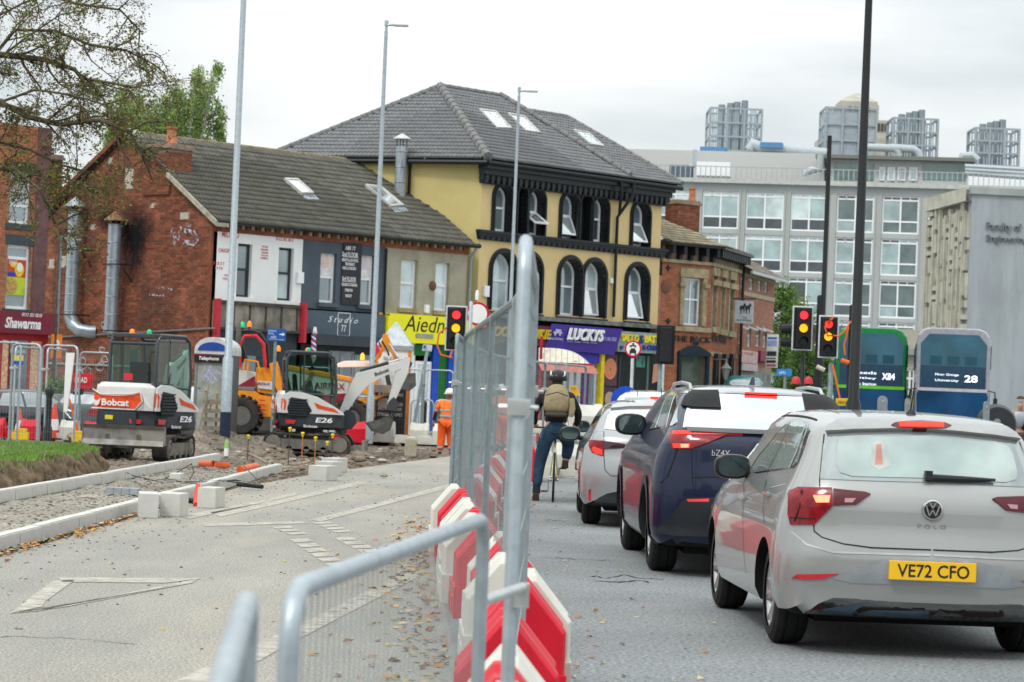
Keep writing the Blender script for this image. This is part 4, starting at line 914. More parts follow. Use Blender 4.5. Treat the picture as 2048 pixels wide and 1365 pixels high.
for ci,(a,b)in enumerate(CU):
 for ri,(c,d)in enumerate(rowz):
  w_=place(fme,'window',eb,(a,.15,c));w_.scale=((b-a)/cw,1,(d-c)/rh)
  for hx in(0,1):
   for k,(z0,z1)in enumerate(((.0,.3),(.3,.86),(.86,1.))):
    if ci<=3:g=[3 if ci<4 else 1,random.choice([0,0,2]),2][k]
    else:g=[random.choice([1,0]),random.choice([1,1,0]),random.choice([0,3])][k]
    if ci<=3 and ri>1:g=random.choice([0,3,0,1])
    key=(k,g)
    if key not in pmes:mm_=MB();mm_.poly([(0,0,rh*z0),(cw/2,0,rh*z0),(cw/2,0,rh*z1),(0,0,rh*z1)]);pmes[key]=mm_.mesh('pane',pans[g])
    place(pmes[key],'pane',w_,(hx*cw/2,.06,0))
z_=EH+.35
def eR(a,b,c,d,y):return EF.R(a,b,c,d,y)
q=eR(1245,1650,303,375,8);MB().box(q[0]-6,q[1],8,20,EH,q[3]).build('penthouse',M('penthouse_panel',(.55,.56,.54),.8,var=.04),eb)
q=eR(1655,1935,322,372,4);MB().box(q[0],q[1],4,14,EH,q[3]).build('penthouse',M('penthouse_white',(.6,.62,.6),.8),eb)
MB().box(q[0]-1,q[1]+.5,3,14.5,q[3],q[3]+.3).build('flat_roof',M('dark_roof_edge',(.2,.21,.19),.8),eb)
gg=glassmat('green_glass',(.1,.2,.18),.3)
for a,b in((1668,1748),(1846,1930)):qq=eR(a,b,328,360,4);MB().box(qq[0],qq[1],3.9,3.98,qq[2],qq[3]).build('green_window',gg,eb)
for a,b in((1758,1770),(1775,1790),(1795,1812),(1818,1835)):qq=eR(a,b,335,362,4);window(eb,qq,3.85,upvc,pans[0],.12,'plain')
mb=MB();x=0
while x<EX1:mb.box(x,x+.07,.2,.26,EH+.35,EH+1.35);x+=.42
mb.box(0,EX1,.2,.27,EH+1.35,EH+1.42);mb.build('railing',M('railing_pale',(.42,.45,.46),.5),eb,fix=False)
pl=M('pipe_lagging',(.44,.49,.51),.5,.1,var=.08)
def ebp(px,py,y):u,z=EF.px(px,py,y);return Vector((u,y,z))
mb=MB()
mb.tube([ebp(1500,300,10),ebp(1505,288,10),ebp(1520,295,10),ebp(1655,306,10)],[.5,.55,.5,.38],12)
mb.tube([ebp(1610,352,3),ebp(1612,345,3),ebp(1625,340,3),ebp(1640,339,3),ebp(1641,310,3)],.3,8)
mb.tube([ebp(1735,295,8),ebp(1788,297,8),ebp(1796,303,8),ebp(1798,314,8)],.34,10);mb.tube([ebp(1780,296,8),ebp(1828,299,8),ebp(1836,305,8),ebp(1840,316,8)],.34,10)
mb.tube([ebp(1922,325,5),ebp(1925,312,5),ebp(1945,312,5),ebp(1955,322,5)],.35,8)
for k in range(3):mb.tube([ebp(1930,333+k*7,3),ebp(2060,340+k*8,3)],.22,6)
mb.tube([ebp(1372,348,4),ebp(1372,338,4),ebp(1382,333,4),ebp(1390,333,4),ebp(1390,300,4)],.22,6)
islands(mb.build('roof_pipework',pl,eb))
MB().box(*[v for v in(lambda q:(q[0],q[1],2,5,q[2],q[3]))(eR(1393,1460,324,352,2))]).build('roof_unit',upvc,eb)
MB().box(*[v for v in(lambda q:(q[0],q[1],2,5,EH,q[3]))(eR(1338,1380,330,360,2))]).build('roof_unit',M('dark_unit',(.12,.16,.2),.6),eb)
for a,b,c,d in((1400,1450,294,303),(1520,1565,285,296)):MB().box(*[v for v in(lambda q:(q[0],q[1],9,12,q[2],q[3]))(eR(a,b,c,d,9))]).build('roof_unit',M('blue_unit',(.1,.25,.45),.5),eb)
def ltower(pl_,pr_,pt,pb_,Y,dense,lab):
 o=thing('plant_tower',lab,'tower',group='steel frame plant towers on the roof')
 a=W(pl_,(pt+pb_)/2,Y);b=W(pr_,(pt+pb_)/2,Y);z1=W((pl_+pr_)/2,pt,Y).z;z0=W((pl_+pr_)/2,pb_,Y).z
 w=b.x-a.x;st=M('tower_steel',(.38,.43,.46),.5,.4,var=.1);mb=MB()  # steel colour lightened to stand in for distance haze
 for x in(0,.33,.66,1):
  for yy in(0,w):mb.box(a.x+w*x-.09,a.x+w*x+.09,Y+yy-.09,Y+yy+.09,z0,z1)
 for zf in(0,.33,.66,1):
  z=z0+(z1-z0)*zf
  for yy in(0,w):mb.box(a.x,b.x,Y+yy-.08,Y+yy+.08,z-.08,z+.08)
  for x in(a.x,b.x):mb.box(x-.08,x+.08,Y,Y+w,z-.08,z+.08)
 mb.build('frame',st,o)
 me_=M('louvre_mesh',(.42,.48,.52),.5,.1);mb=MB()
 n=30 if dense>.5 else 16
 for i in range(n):
  if dense<1 and i%5==2:continue
  x=a.x+w*(i+.5)/n;d_=w/n*(.8 if dense>=1 else.5);mb.box(x-d_/2,x+d_/2,Y+.1,Y+.14,z0+.1,z1-.1);mb.box(x-d_/2,x+d_/2,Y+w-.14,Y+w-.1,z0+.1,z1-.1)
 mb.build('louvre_panels',me_,o,fix=False,kind='stuff')
 mb=MB();k_=M('plant_dark',(.26,.31,.33),.6)  # plant colour lightened for haze as well
 if dense>=1:mb.box(a.x+w*.4,a.x+w*.75,Y+w*.3,Y+w*.7,z0+(z1-z0)*.2,z1-.5)
 else:
  for f in(.25,.42,.55,.7):mb.lathe([(.3,z0),(.3,z1+.3+f)],(a.x+w*f,Y+w/2,0),'z',8)
 mb.build('plant',k_,o)
ltower(1420,1523,218,302,226,.6,'leftmost louvred steel plant tower with a dark unit inside')
ltower(1651,1752,217,314,224,1,'densely clad pale steel plant tower in front of the stone tower')
ltower(1786,1875,238,318,224,.4,'open steel plant tower with pipes, second from the right')
ltower(1950,2038,258,332,222,.4,'open steel plant tower with pipes at the right end of the roof')
pk=thing('stone_tower','stepped pale stone tower with pyramid top far behind the roof plant','building')
sw=M('portland_stone',(.46,.44,.38),.85,var=.12,scale=.4);Y=420
def blk(pl_,pr_,pt,pb_,d=0):
 a=W(pl_,pt,Y);b=W(pr_,pt,Y);return(a.x,b.x,Y+d,Y+d+(b.x-a.x),W((pl_+pr_)/2,pb_,Y).z,W((pl_+pr_)/2,pt,Y).z)
mb=MB();mb.box(*blk(1645,1782,275,420));
def inset(b,k):return(b[0]+k,b[1]-k,b[2]+k,b[3]-k,b[4],b[5])
mb.box(*blk(1668,1780,238,275,1));mb.box(*blk(1680,1762,206,238,2));
t1=blk(1684,1759,200,206,2);mb.box(*t1)
cx,cy=(t1[0]+t1[1])/2,(t1[2]+t1[3])/2;hw_=(t1[1]-t1[0])/2;za_=t1[5];zb_=W(1720,180,Y).z
mb.rings([[(cx-hw_*k,cy-hw_*k,z),(cx+hw_*k,cy-hw_*k,z),(cx+hw_*k,cy+hw_*k,z),(cx-hw_*k,cy+hw_*k,z)]for k,z in((1,za_),(.62,za_+(zb_-za_)*.45),(.6,za_+(zb_-za_)*.5),(.08,zb_))],sm=False)
mb.build('tower_body',sw,pk)
mb=MB();b1=blk(1700,1745,212,232,1.8)
for k in range(4):x=b1[0]+(b1[1]-b1[0])*k/3.6;mb.box(x,x+.5,b1[2],b1[2]+.3,b1[4],b1[5])
for k in range(3):x=W(1757+k*7,250,Y).x;mb.box(x,x+.35,Y+.8,Y+1.2,W(1765,262,Y).z,W(1765,246,Y).z)
mb.build('louvre_opening',M('shadow_opening',(.08,.08,.07),.9),pk)
# faculty block with sculpted end
FO=W(1938,560,140);FF=Fac(FO,84)
fb=thing('faculty_block','windowless grey concrete block with sculpted relief panel and carved lettering at right','building',FF.O,FF.rz)
FH=FF.px(1950,384)[1];fx=FF.px(2110,500)[0]
MB().box(0,fx,0,.6,0,FH).build('plain_wall',M('streaked_concrete',(.36,.39,.41),.9,var=.08,scale=.5,dirt=.75,dcol=(.2,.22,.22),stretch=(3,3,.4),bump=.3,bscale=2),fb)
MB().box(-.1,fx,-.15,.3,FH-.12,FH+.25).build('parapet',conc_d,fb)
for st,a,b,c,d in(('Faculty of',1972,2042,446,466),('Engineering',1972,2054,472,488)):
 q=FF.R(a,b,c,d);MB().text(st,q[0],q[1],q[2],q[3],0,ext=.12).build('carved_lettering',M('letter_grey',(.2,.22,.24),.8),fb,fix=False)
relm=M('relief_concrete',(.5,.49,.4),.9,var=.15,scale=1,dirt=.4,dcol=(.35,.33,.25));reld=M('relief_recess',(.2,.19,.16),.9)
random.seed(21);dir0=RFm=Matrix.Rotation(-FF.rz,3,'Z')
eL=dir0@(W(1876,560,147)-FF.O);eL.z=0
def rl(u,z,o):
 p=eL*(1-u);nrm=Vector((eL.y,-eL.x,0)).normalized();nrm=nrm if nrm.x<0 else-nrm
 bul=math.sin(math.pi*(u*.5+.5))*0+(1-u)**2*0
 p=p+nrm*(math.sin(math.pi*u)*.5*0+o);p+=Vector((0,-1,0))*0
 a=(1-u)**3*2.2
 return Vector((p.x,p.y+a,z))
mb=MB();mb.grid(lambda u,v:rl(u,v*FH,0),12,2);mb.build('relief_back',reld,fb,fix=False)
mb=MB()
def strip(u0,u1,z0,z1,o,sk=0.):
 P=[rl(u0,z0,0),rl(u1,z0,0),rl(u1,z1,0),rl(u0,z1,0)];P2=[rl(u0+sk*0,z0,o),rl(u1,z0,o),rl(u1+sk,z1,o),rl(u0+sk,z1,o)]
 b=mb.add(P+P2);mb.face((b+4,b+5,b+6,b+7))
 for i in range(4):mb.face((b+i,b+(i+1)%4,b+4+(i+1)%4,b+4+i))
for c in range(8):
 u0=c/8;strip(u0+.0,u0+.028,0,FH-1,.28)
 z=.5
 while z<FH-1.2:
  h=random.uniform(.5,1.7);k=random.random()
  if k<.18:strip(u0+.03,u0+.12,z,z+.25,.25);strip(u0+.03,u0+.12,z+.5,z+.75,.25);h=.9
  else:
   n=random.choice([1,2,2,3])
   for i in range(n):
    a=u0+.035+.085*i/n;strip(a+random.uniform(0,.008),a+.085/n*.6,z+random.uniform(0,.2),z+h,random.uniform(.12,.26),random.uniform(-.012,.012))
  z+=h+.12
mb.build('relief_pattern',relm,fb,fix=False)
mb=MB();mb.grid(lambda u,v:rl(u,FH-.5+v*.75,.34),12,1);mb.grid(lambda u,v:rl(u,FH-.5,.34*v),12,1);mb.build('relief_coping',relm,fb,fix=False)
LF=Fac(W(1766,700,150),88)
lo=thing('vaulted_hall','low stone building with barrel vaulted roof and tall white windows behind the buses','building',LF.O,LF.rz)
lh=LF.px(1900,712)[1];lx=LF.px(2110,700)[0]
buff=M('buff_wall',(.46,.44,.36),.85,var=.08,scale=.5,dirt=.3)
lw=[LF.R(a,b,738,800)for a,b in((1806,1830),(1984,2013),(2018,2046))]
MB().holes(rect(-1,lx,0,lh),[rect(q[0],q[1],q[2]-1,q[3])for q in lw],0,.3,0).build('front_wall',buff,lo,fix=False)
MB().box(-1,lx,-.4,0,lh-.05,lh+.3).build('parapet',conc_d,lo)
for q in lw:
 mb=MB();x0,x1,z0,z1=q[0],q[1],q[2]-1,q[3]
 for x in(x0,x0+(x1-x0)*.48,x1-.12):mb.box(x,x+.12,.1,.2,z0,z1)
 for z in(z0,z0+(z1-z0)*.35,z0+(z1-z0)*.78,z1-.12):mb.box(x0,x1,.11,.19,z,z+.12)
 w_=mb.build('window',upvc,lo);MB().poly([(x0,.15,z0),(x1,.15,z0),(x1,.15,z1),(x0,.15,z1)]).build('pane',pans[1],w_,fix=False)
for px0,px1_ in((1770,1865),(1868,1990),(2000,2110)):
 u0,u1_=LF.px(px0,700)[0],LF.px(px1_,700)[0];mb=MB();r=min(1.15,(u1_-u0)/2);cx=(u0+u1_)/2
 mb.rings([[(cx+(u1_-u0)/2*math.cos(math.pi*i/10),y,lh+.3+r*math.sin(math.pi*i/10)**.6)for i in range(11)]for y in(.2,9)],sm=True,cap=False,closed=False)
 mb.poly([(cx+(u1_-u0)/2*math.cos(math.pi*i/10),.2,lh+.3+r*math.sin(math.pi*i/10)**.6)for i in range(11)],1)
 mb.build('barrel_vault',[conc,buff],lo,fix=False)
# ground
def groundmat(name,c1,c2,c3,sc=1.,fine=60.,bump=.5,rough=.9,stone=None,streak=None):
 m=bpy.data.materials.new(name);m.use_nodes=True;t=m.node_tree;L=t.links.new;p=t.nodes['Principled BSDF'];p.inputs['Roughness'].default_value=rough
 ge=_n(t,'ShaderNodeNewGeometry')
 def nz(s,d=6,r=.6,st=None):
  n=_n(t,'ShaderNodeTexNoise');n.inputs['Scale'].default_value=s;n.inputs['Detail'].default_value=d;n.inputs['Roughness'].default_value=r
  if st:mp_=_n(t,'ShaderNodeMapping');mp_.inputs['Scale'].default_value=st;L(ge.outputs['Position'],mp_.inputs[0]);L(mp_.outputs[0],n.inputs[0])
  else:L(ge.outputs['Position'],n.inputs[0])
  return n.outputs[0]
 def ramp(o,a,b,ca,cb):
  r=_n(t,'ShaderNodeValToRGB');L(o,r.inputs[0]);r.color_ramp.elements[0].position=a;r.color_ramp.elements[1].position=b;r.color_ramp.elements[0].color=(*ca,1);r.color_ramp.elements[1].color=(*cb,1);return r.outputs[0]
 def mixc(f,a,b,bt='MIX'):
  x=_n(t,'ShaderNodeMix',data_type='RGBA',blend_type=bt)
  if isinstance(f,float):x.inputs[0].default_value=f
  else:L(f,x.inputs[0])
  L(a,x.inputs[6]);L(b,x.inputs[7]);return x.outputs[2]
 base=ramp(nz(.45*sc,7,.65,streak),.35,.65,c1,c2)
 spot=ramp(nz(.18*sc,8,.7,streak),.5,.68,(0,0,0),(1,1,1));c3n=ramp(nz(3*sc),.3,.7,tuple(v*.85 for v in c3),c3)
 base=mixc(spot,base,c3n)
 gr=ramp(nz(fine,2,.5),.30,.70,(.45,)*3,(1.5,)*3);base=mixc(1.,base,gr,'MULTIPLY')
 vo=_n(t,'ShaderNodeTexVoronoi');vo.inputs['Scale'].default_value=fine*1.6;L(ge.outputs['Position'],vo.inputs['Vector'])
 g2=ramp(vo.outputs['Distance'],.05,.6,(.75,)*3,(1.12,)*3);base=mixc(1.,base,g2,'MULTIPLY')
 L(base,p.inputs['Base Color'])
 bp=_n(t,'ShaderNodeBump');bp.inputs['Strength'].default_value=bump;bp.inputs['Distance'].default_value=.015;L(nz(fine*.7,4),bp.inputs['Height']);L(bp.outputs[0],p.inputs['Normal'])
 MATS[name]=m;return m
asph=groundmat('asphalt_worn',(.165,.18,.185),(.225,.24,.242),(.19,.20,.2),1,38,.8)
dusty=groundmat('asphalt_dusty',(.225,.22,.20),(.31,.295,.255),(.39,.335,.25),1.2,60,.4,streak=(1.6,.35,1))
soil_m=groundmat('trampled_soil',(.085,.066,.048),(.175,.142,.105),(.26,.225,.17),3,14,1.)
grav_m=groundmat('crushed_gravel',(.20,.18,.145),(.30,.27,.22),(.24,.21,.165),2,30,1.)
pav_m=groundmat('pavement_flags',(.34,.33,.3),(.4,.39,.36),(.36,.34,.3),1,30,.3)
struct(MB().poly([(-400,-30,-.32),(400,-30,-.32),(400,2500,-.32),(-400,2500,-.32)]).build('ground',groundmat('far_ground',(.18,.19,.19),(.23,.24,.23),(.2,.2,.19),.5,20,.2),fix=False))
def fx_(Y):
 pts=[(0,.35),(7.8,.04),(14.4,.014),(24.9,-.445),(32,-.35),(40,-.1),(46,.6),(60,4.),(75,9.5),(120,30)]
 for(a,b),(c,d)in zip(pts,pts[1:]):
  if Y<=c:return b+(d-b)*(Y-a)/(c-a)
 return pts[-1][1]
def bx_(Y):
 pts=[(-5,-4.6),(21,-4.02),(36,-3.7),(42,-3.2),(50,-2.2),(57,-1.25),(64,-.2),(69.5,1.2),(120,14)]
 for(a,b),(c,d)in zip(pts,pts[1:]):
  if Y<=c:return b+(d-b)*(Y-a)/(c-a)
 return pts[-1][1]
ys=[-5,0,7.8,14.4,21,24.9,30,36,42,50,57,64,69.5]
def strip_sheet(name,la,ra,ys,z,mt,kind=True):
 mb=MB();b=mb.add([(la(y),y,z)for y in ys]+[(ra(y),y,z)for y in ys]);n=len(ys)
 for i in range(n-1):mb.face((b+i,b+n+i,b+n+i+1,b+i+1))
 o=mb.build(name,mt,fix=False)
 if kind:struct(o)
 return o
strip_sheet('road',bx_,lambda y:fx_(y)-.25,ys,0,dusty)
strip_sheet('road',lambda y:fx_(y)-.25,lambda y:60,ys+[120,200,400],0,asph)
strip_sheet('road',lambda y:-60,lambda y:fx_(y)-.25,[69.5,75,120,400],0,asph)
rk=lambda Y:-5.75+(Y-28.7)*(.49/19.3)
fk=lambda Y:-4.25+(Y-21.6)*(.45/22.4)
def sz(X,Y):
 n=noise.fractal(Vector((X*1.1,Y*.8,0)),1,2,5)
 f=noise.noise(Vector((X*5,Y*4,3)))*.02+noise.noise(Vector((X*13,Y*9,5)))*.008
 z=-.05+n*.02+f
 r,k=rk(Y),fk(Y)
 if Y<47 and r<X<k:z=-.02+.03*n+f
 elif X<=r or Y>=47:
  d=min(1,max(0,(r-X)/1.2 if Y<47 else 1));z=-.04-.1*d+n*.05+f
 e=min(1,max(0,(Y-43)/6))
 if X>r:z-=.14*e
 if Y>55:z+=min(.18,(Y-55)*.018)*(1 if Y>63 else.4)
 z-=.34*min(1,max(0,(-7.6-X)/1.5))*min(1,max(0,(Y-57.5)/2))
 def bump(cx,cy,rx,ry,h):
  q=((X-cx)/rx)**2+((Y-cy)/ry)**2;return h*math.exp(-q*1.2)
 z+=bump(-2.6,61.5,1.5,1.6,-.15)+bump(-4.6,63,1.2,1.2,.18)*(1+n)+bump(-6.4,59.5,.8,1.1,.42)*(1+n)+bump(-7.0,58,.8,1.3,.3)+bump(-4.8,61.3,1.7,1.3,-.05)+bump(-2.6,58,1.0,.8,.12)*(1+n*2)+bump(-3.5,57.5,.6,.6,.12)*(1+n*2)
 z+=bump(-9.3,47.5,1.6,.8,.16)*(1+n*2)
 z+=bump(-3.45,40.5,.4,3,.07)
 if Y>47:z+=n*.05
 m=bx_(Y)-X
 if m<.6:z=min(z,.03)*(m/.6)+(-.03)*(1-m/.6)if z>-.03 else z
 return z
mb=MB();nx,ny=100,300;X0,Y0,Y1=-15.5,17.,70.
def sp(u,v):
 Y=Y0+(Y1-Y0)*v;xr=bx_(Y)+.35;X=X0+(xr-X0)*u;m=bx_(Y)-X
 return(X,Y,-.06 if m<-.02 else sz(X,Y))
mb.grid(sp,nx,ny);so=struct(mb.build('site_ground',soil_m,fix=False))
mb=MB();mb.grid(lambda u,v:(lambda Y:(lambda X:(X,Y,sz(X,Y)+.02+.012*noise.noise(Vector((X*20,Y*20,0)))))(rk(Y)+.1+(fk(Y)-rk(Y)-.15)*u))(17+31*v),24,220)
struct(mb.build('gravel_strip',grav_m,fix=False))
pv=[TF.O-TF.d*14-TF.n*3.6,TF.O-TF.n*3.6,YF.O-YF.n*3.6+YF.d*YL,PF.O+PF.d*3.2-PF.n*3.2,QF.O+QF.d*16-QF.n*2.2,QF.O+QF.d*16+QF.n*6,YF.O+YF.n*4,TF.O+TF.n*12,TF.O-TF.d*14+TF.n*8]
struct(MB().prism([(p.x,p.y,-.1)for p in pv],(0,0,.2)).build('pavement',pav_m))
def bk(u,v):
 Y=21+21.5*u
 xf=rk(Y)-.35-.35*noise.noise(Vector((Y*.7,0,0)))-max(0,(Y-38.5)*.25)
 rag=.1*noise.noise(Vector((Y*3,v*4,1)))+.09*noise.noise(Vector((Y*8,v*8,2)))+.05*noise.noise(Vector((Y*19,v*12,7)))
 endf=min(1,max(0,(42.5-Y)/1.2));top_=.36*endf+.02*noise.noise(Vector((Y,v*3,5)))
 if v<.35:t=v/.35;return(xf-.28*t+rag*(1-abs(2*t-1)*.4),Y,-.16+(top_+.16)*t**.8)
 t=(v-.35)/.65;return(xf-.3-9*t,Y,top_+.05*noise.noise(Vector((Y*.8,t*9,0)))*endf-.1*(1-endf))
bm_=M('bank_soil',(.20,.145,.085),.95,col2=(.055,.04,.028),scale=7,bump=1.,bscale=18,dirt=.45,dcol=(.30,.24,.16))
mb=MB();mb.grid(bk,420,46);struct(mb.build('soil_bank',bm_,fix=False))
gm=M('grass_blade',(.12,.26,.035),.7,col2=(.2,.36,.06),scale=1.5,isl=.35)
mb=MB();random.seed(3)
for _ in range(26000):
 Y=random.uniform(22,42.2);t=random.random()**1.5;xf=rk(Y)-.35-.35*noise.noise(Vector((Y*.7,0,0)))-max(0,(Y-38.5)*.25)
 x=xf-.22-6*t;endf=min(1,max(0,(42.5-Y)/1.2));z=.36*endf+.0;h=random.uniform(.025,.07)
 if t<.004:z-=.08;h*=1.5
 a=random.random()*6.28;w=.008;l=random.uniform(-.03,.03)
 mb.face([mb.add([(x-w*math.cos(a),Y-w*math.sin(a),z-.02)]),mb.add([(x+w*math.cos(a),Y+w*math.sin(a),z-.02)]),mb.add([(x+l,Y+l,z+h)])])
g=mb.build('grass',gm,fix=False,kind='stuff',label='short bright green grass on top of the cut soil bank at left')
MB().poly([(rk(22)-.5,22,.365),(rk(41)-1.4,41,.365),(-15,41,.365),(-15,22,.365)]).build('grass_mat',M('grass_thatch',(.09,.17,.03),.9,col2=(.05,.1,.02),scale=20),g,fix=False)
km=M('kerb_concrete',(.58,.58,.54),.8,var=.07,scale=4,dirt=.35,dcol=(.42,.38,.3),bump=.2)
def kerb(fn,y0,y1,lab,zt=.115,L=.914):
 o=empty('kerb');struct(o);o['label']=lab;y=y0;mes=MB().box(-.0625,.0625,.006,L-.006,-.15,0,0)
 bm=bmesh.new();me=mes.mesh('kerb_stone',km);bm.from_mesh(me);bmesh.ops.remove_doubles(bm,verts=bm.verts,dist=1e-5);bmesh.ops.bevel(bm,geom=bm.edges,offset=.012,segments=2,affect='EDGES');bm.to_mesh(me);bm.free()
 while y<y1:
  xa,xb=fn(y),fn(y+L);place(me,'kerb_stone',o,(xa,y,zt+random.uniform(-.004,.004)),(0,0,-math.atan2(xb-xa,L)+random.uniform(-.004,.004)));y+=L
kerb(fk,17,43.5,'new pale concrete kerb line beside the closed lane');kerb(lambda Y:rk(Y),20,47.2,'rear pale concrete kerb line below the grass bank',.135)
pw=M('worn_road_paint',(.52,.49,.42),.8,var=.12,scale=7,dirt=.7,dcol=(.33,.32,.29),bump=.2)
tw_=pw.node_tree;nw_=_n(tw_,'ShaderNodeTexNoise');nw_.inputs['Scale'].default_value=7;nw_.inputs['Detail'].default_value=8;nw_.inputs['Roughness'].default_value=.8;gw_=_n(tw_,'ShaderNodeNewGeometry');tw_.links.new(gw_.outputs['Position'],nw_.inputs[0])
rw_=_n(tw_,'ShaderNodeValToRGB');rw_.color_ramp.elements[0].position=.36;rw_.color_ramp.elements[1].position=.56;rw_.color_ramp.elements[0].color=(.5,)*3+(1,);rw_.color_ramp.elements[1].color=(.92,)*3+(1,);tw_.links.new(nw_.outputs[0],rw_.inputs[0]);tw_.links.new(rw_.outputs[0],tw_.nodes['Principled BSDF'].inputs['Alpha'])
mk=empty('road_marking');struct(mk)
def mark(pts,z=.005,nm='painted_line'):
 MB().poly([G(a,b,z)for a,b in pts]).build(nm,pw,mk,fix=False)
mark([(20,1227),(75,1222),(395,1158),(385,1166),(130,1214)]);mark([(20,1227),(105,1162),(150,1160),(90,1203),(85,1213)]);mark([(115,1155),(405,1157),(330,1166),(125,1164)])
mark([(345,1365),(425,1328),(620,1240),(800,1150),(858,1143),(680,1235),(560,1298),(440,1365)])
mark([(622,1040),(640,1044),(760,1013),(905,975),(898,968),(740,1010)]);mark([(420,1025),(560,1000),(720,962),(735,967),(560,1008),(440,1034)]);mark([(360,1033),(520,1002),(590,985),(595,990),(520,1008),(380,1038)])
mark([(405,1047),(600,1043),(620,1047),(410,1053)])
for k in range(8):
 x,y=578+k*14.2,1079+k*9.6;mark([(x,y),(x+38,y-2),(x+48,y+4),(x+11,y+6.5)])
for k in range(5):
 x,y=668+k*15,1076+k*8;mark([(x,y),(x+37,y-2),(x+47,y+4),(x+11,y+6)])
for k in range(3):x,y=543+k*14,1054+k*6;mark([(x,y),(x+36,y-2),(x+44,y+2),(x+10,y+4)])
for k in range(4):x,y=622+k*13,1045+k*5.5;mark([(x,y),(x+36,y-2),(x+44,y+2),(x+10,y+4)])
lm=[M('leaf_orange',(.45,.17,.04),.7,isl=.4),M('leaf_brown',(.22,.11,.05),.8,isl=.4),M('leaf_yellow',(.55,.4,.1),.7,isl=.3),M('leaf_pale',(.5,.42,.28),.7,isl=.3)]
lf=MB();random.seed(9)
def leaf(x,y,z,s,m):
 a=random.random()*6.28;c,n_=math.cos(a),math.sin(a);t1_,t2_=random.uniform(0,.6)*s,random.uniform(0,.5)*s
 P=[(-1,0,0),(-.3,.5,t1_),(.5,.45,0),(1.1,0,t2_),(.4,-.5,t1_*.5),(-.4,-.42,0)]
 lf.poly([(x+(p*c-q*n_)*s,y+(p*n_+q*c)*s,z+.006+abs(r))for p,q,r in P],m)
for _ in range(650):
 Y=random.uniform(9,30)**1.0;leaf(fx_(Y)-.3-abs(random.gauss(0,.22)),Y,0,random.uniform(.018,.04),random.choice([0,1,1,2,3]))
for _ in range(200):
 Y=random.uniform(9,40);leaf(fx_(Y)+.3+abs(random.gauss(0,.5)),Y,0,random.uniform(.015,.032),random.choice([0,1,2,3]))
for _ in range(420):
 Y=random.uniform(20,30);leaf(fk(Y)+.12+abs(random.gauss(0,.12)),Y,0,random.uniform(.018,.04),random.choice([0,0,1,2,3]))
for _ in range(120):
 Y=random.uniform(12,45);leaf(random.uniform(bx_(Y),fx_(Y)),Y,0,random.uniform(.014,.03),random.choice([1,2,3,3]))
lf.build('fallen_leaves',lm,fix=False,kind='stuff',label='orange and brown fallen leaves scattered along the barriers and kerb')
gb=MB();gt_=M('grit_stone',(.2,.18,.15),.9,isl=.5)
def stone(mb,x,y,z,s,m=0,fl=.6):
 b=[];a0=random.random()*6
 for zz,r in((-.5,.6),(.0,1),(.6,.55)):b.append([(x+s*r*math.cos(a0+i*1.26)*random.uniform(.8,1.2),y+s*r*math.sin(a0+i*1.26)*random.uniform(.8,1.2),z+zz*s*fl)for i in range(5)])
 mb.rings(b,m,sm=False)
for _ in range(420):
 Y=random.uniform(14,45);x=random.uniform(bx_(Y),fx_(Y));
 if random.random()<.6:x=bx_(Y)+abs(random.gauss(0,.5))
 stone(gb,x,Y,.003,random.uniform(.006,.018))
for _ in range(2600):
 Y=random.uniform(20,47);x=random.uniform(rk(Y)+.1,fk(Y));stone(gb,x,Y,sz(x,Y)+.02,random.uniform(.008,.03))
gb.build('grit',gt_,fix=False,kind='stuff',label='loose grit and small stones on the closed lane and gravel strip')
rb=MB();rm=[M('rubble_grey',(.4,.38,.34),.9,isl=.3,bump=.4),M('rubble_clod',(.2,.15,.1),.95,isl=.4,bump=.8,bscale=20)]
for _ in range(1500):
 Y=random.uniform(46,66);x=random.uniform(-8,bx_(Y)-.1)
 if random.random()<.5:Y=random.uniform(54,63);x=random.uniform(-5.5,bx_(Y)-.2)
 stone(rb,x,Y,sz(x,Y)+.01,random.uniform(.02,.11)*random.random()+.015,1 if random.random()<.86 else 0)
for _ in range(500):Y=random.uniform(38,50);x=random.uniform(bx_(Y)-.8,bx_(Y)+.05);stone(rb,x,Y,sz(x,Y)+.01,random.uniform(.01,.05),1)
for _ in range(200):x=random.uniform(-11,-7);Y=random.uniform(46.5,50);stone(rb,x,Y,sz(x,Y),random.uniform(.02,.08),1)
rb.build('rubble',rm,fix=False,kind='stuff',label='dug earth clods and rubble around the trench')
random.seed(31)
for px_,py_,s,lab in((790,900,.28,'large tan lump of broken stone in the dug trench by the excavator bucket'),(835,903,.34,'flat broken concrete lump in the trench nearer the worker'),(758,912,.12,'small pale rock below the excavator blade'),(768,958,.1,'small white lump on the edge of the soil'),(832,912,.13,'grey stone at the lip of the trench')):
 p=G(px_,py_,-.2 if py_<930 else 0);mb=MB();stone(mb,0,0,.05,s,0,.55)
 o=mb.build('rock',M('rock_tan',(.38,.32,.22),.9,var=.25,scale=5,bump=.8),smooth=60);o.location=(p.x,p.y,sz(p.x,p.y)if p.x<bx_(p.y)else 0);tag(o,lab,'rock')
 md=o.modifiers.new('s','SUBSURF');md.levels=2;md.render_levels=2
ck=M('crack_dark',(.05,.052,.054),.9)
crk=empty('road_crack');struct(crk);random.seed(2);mb=MB()
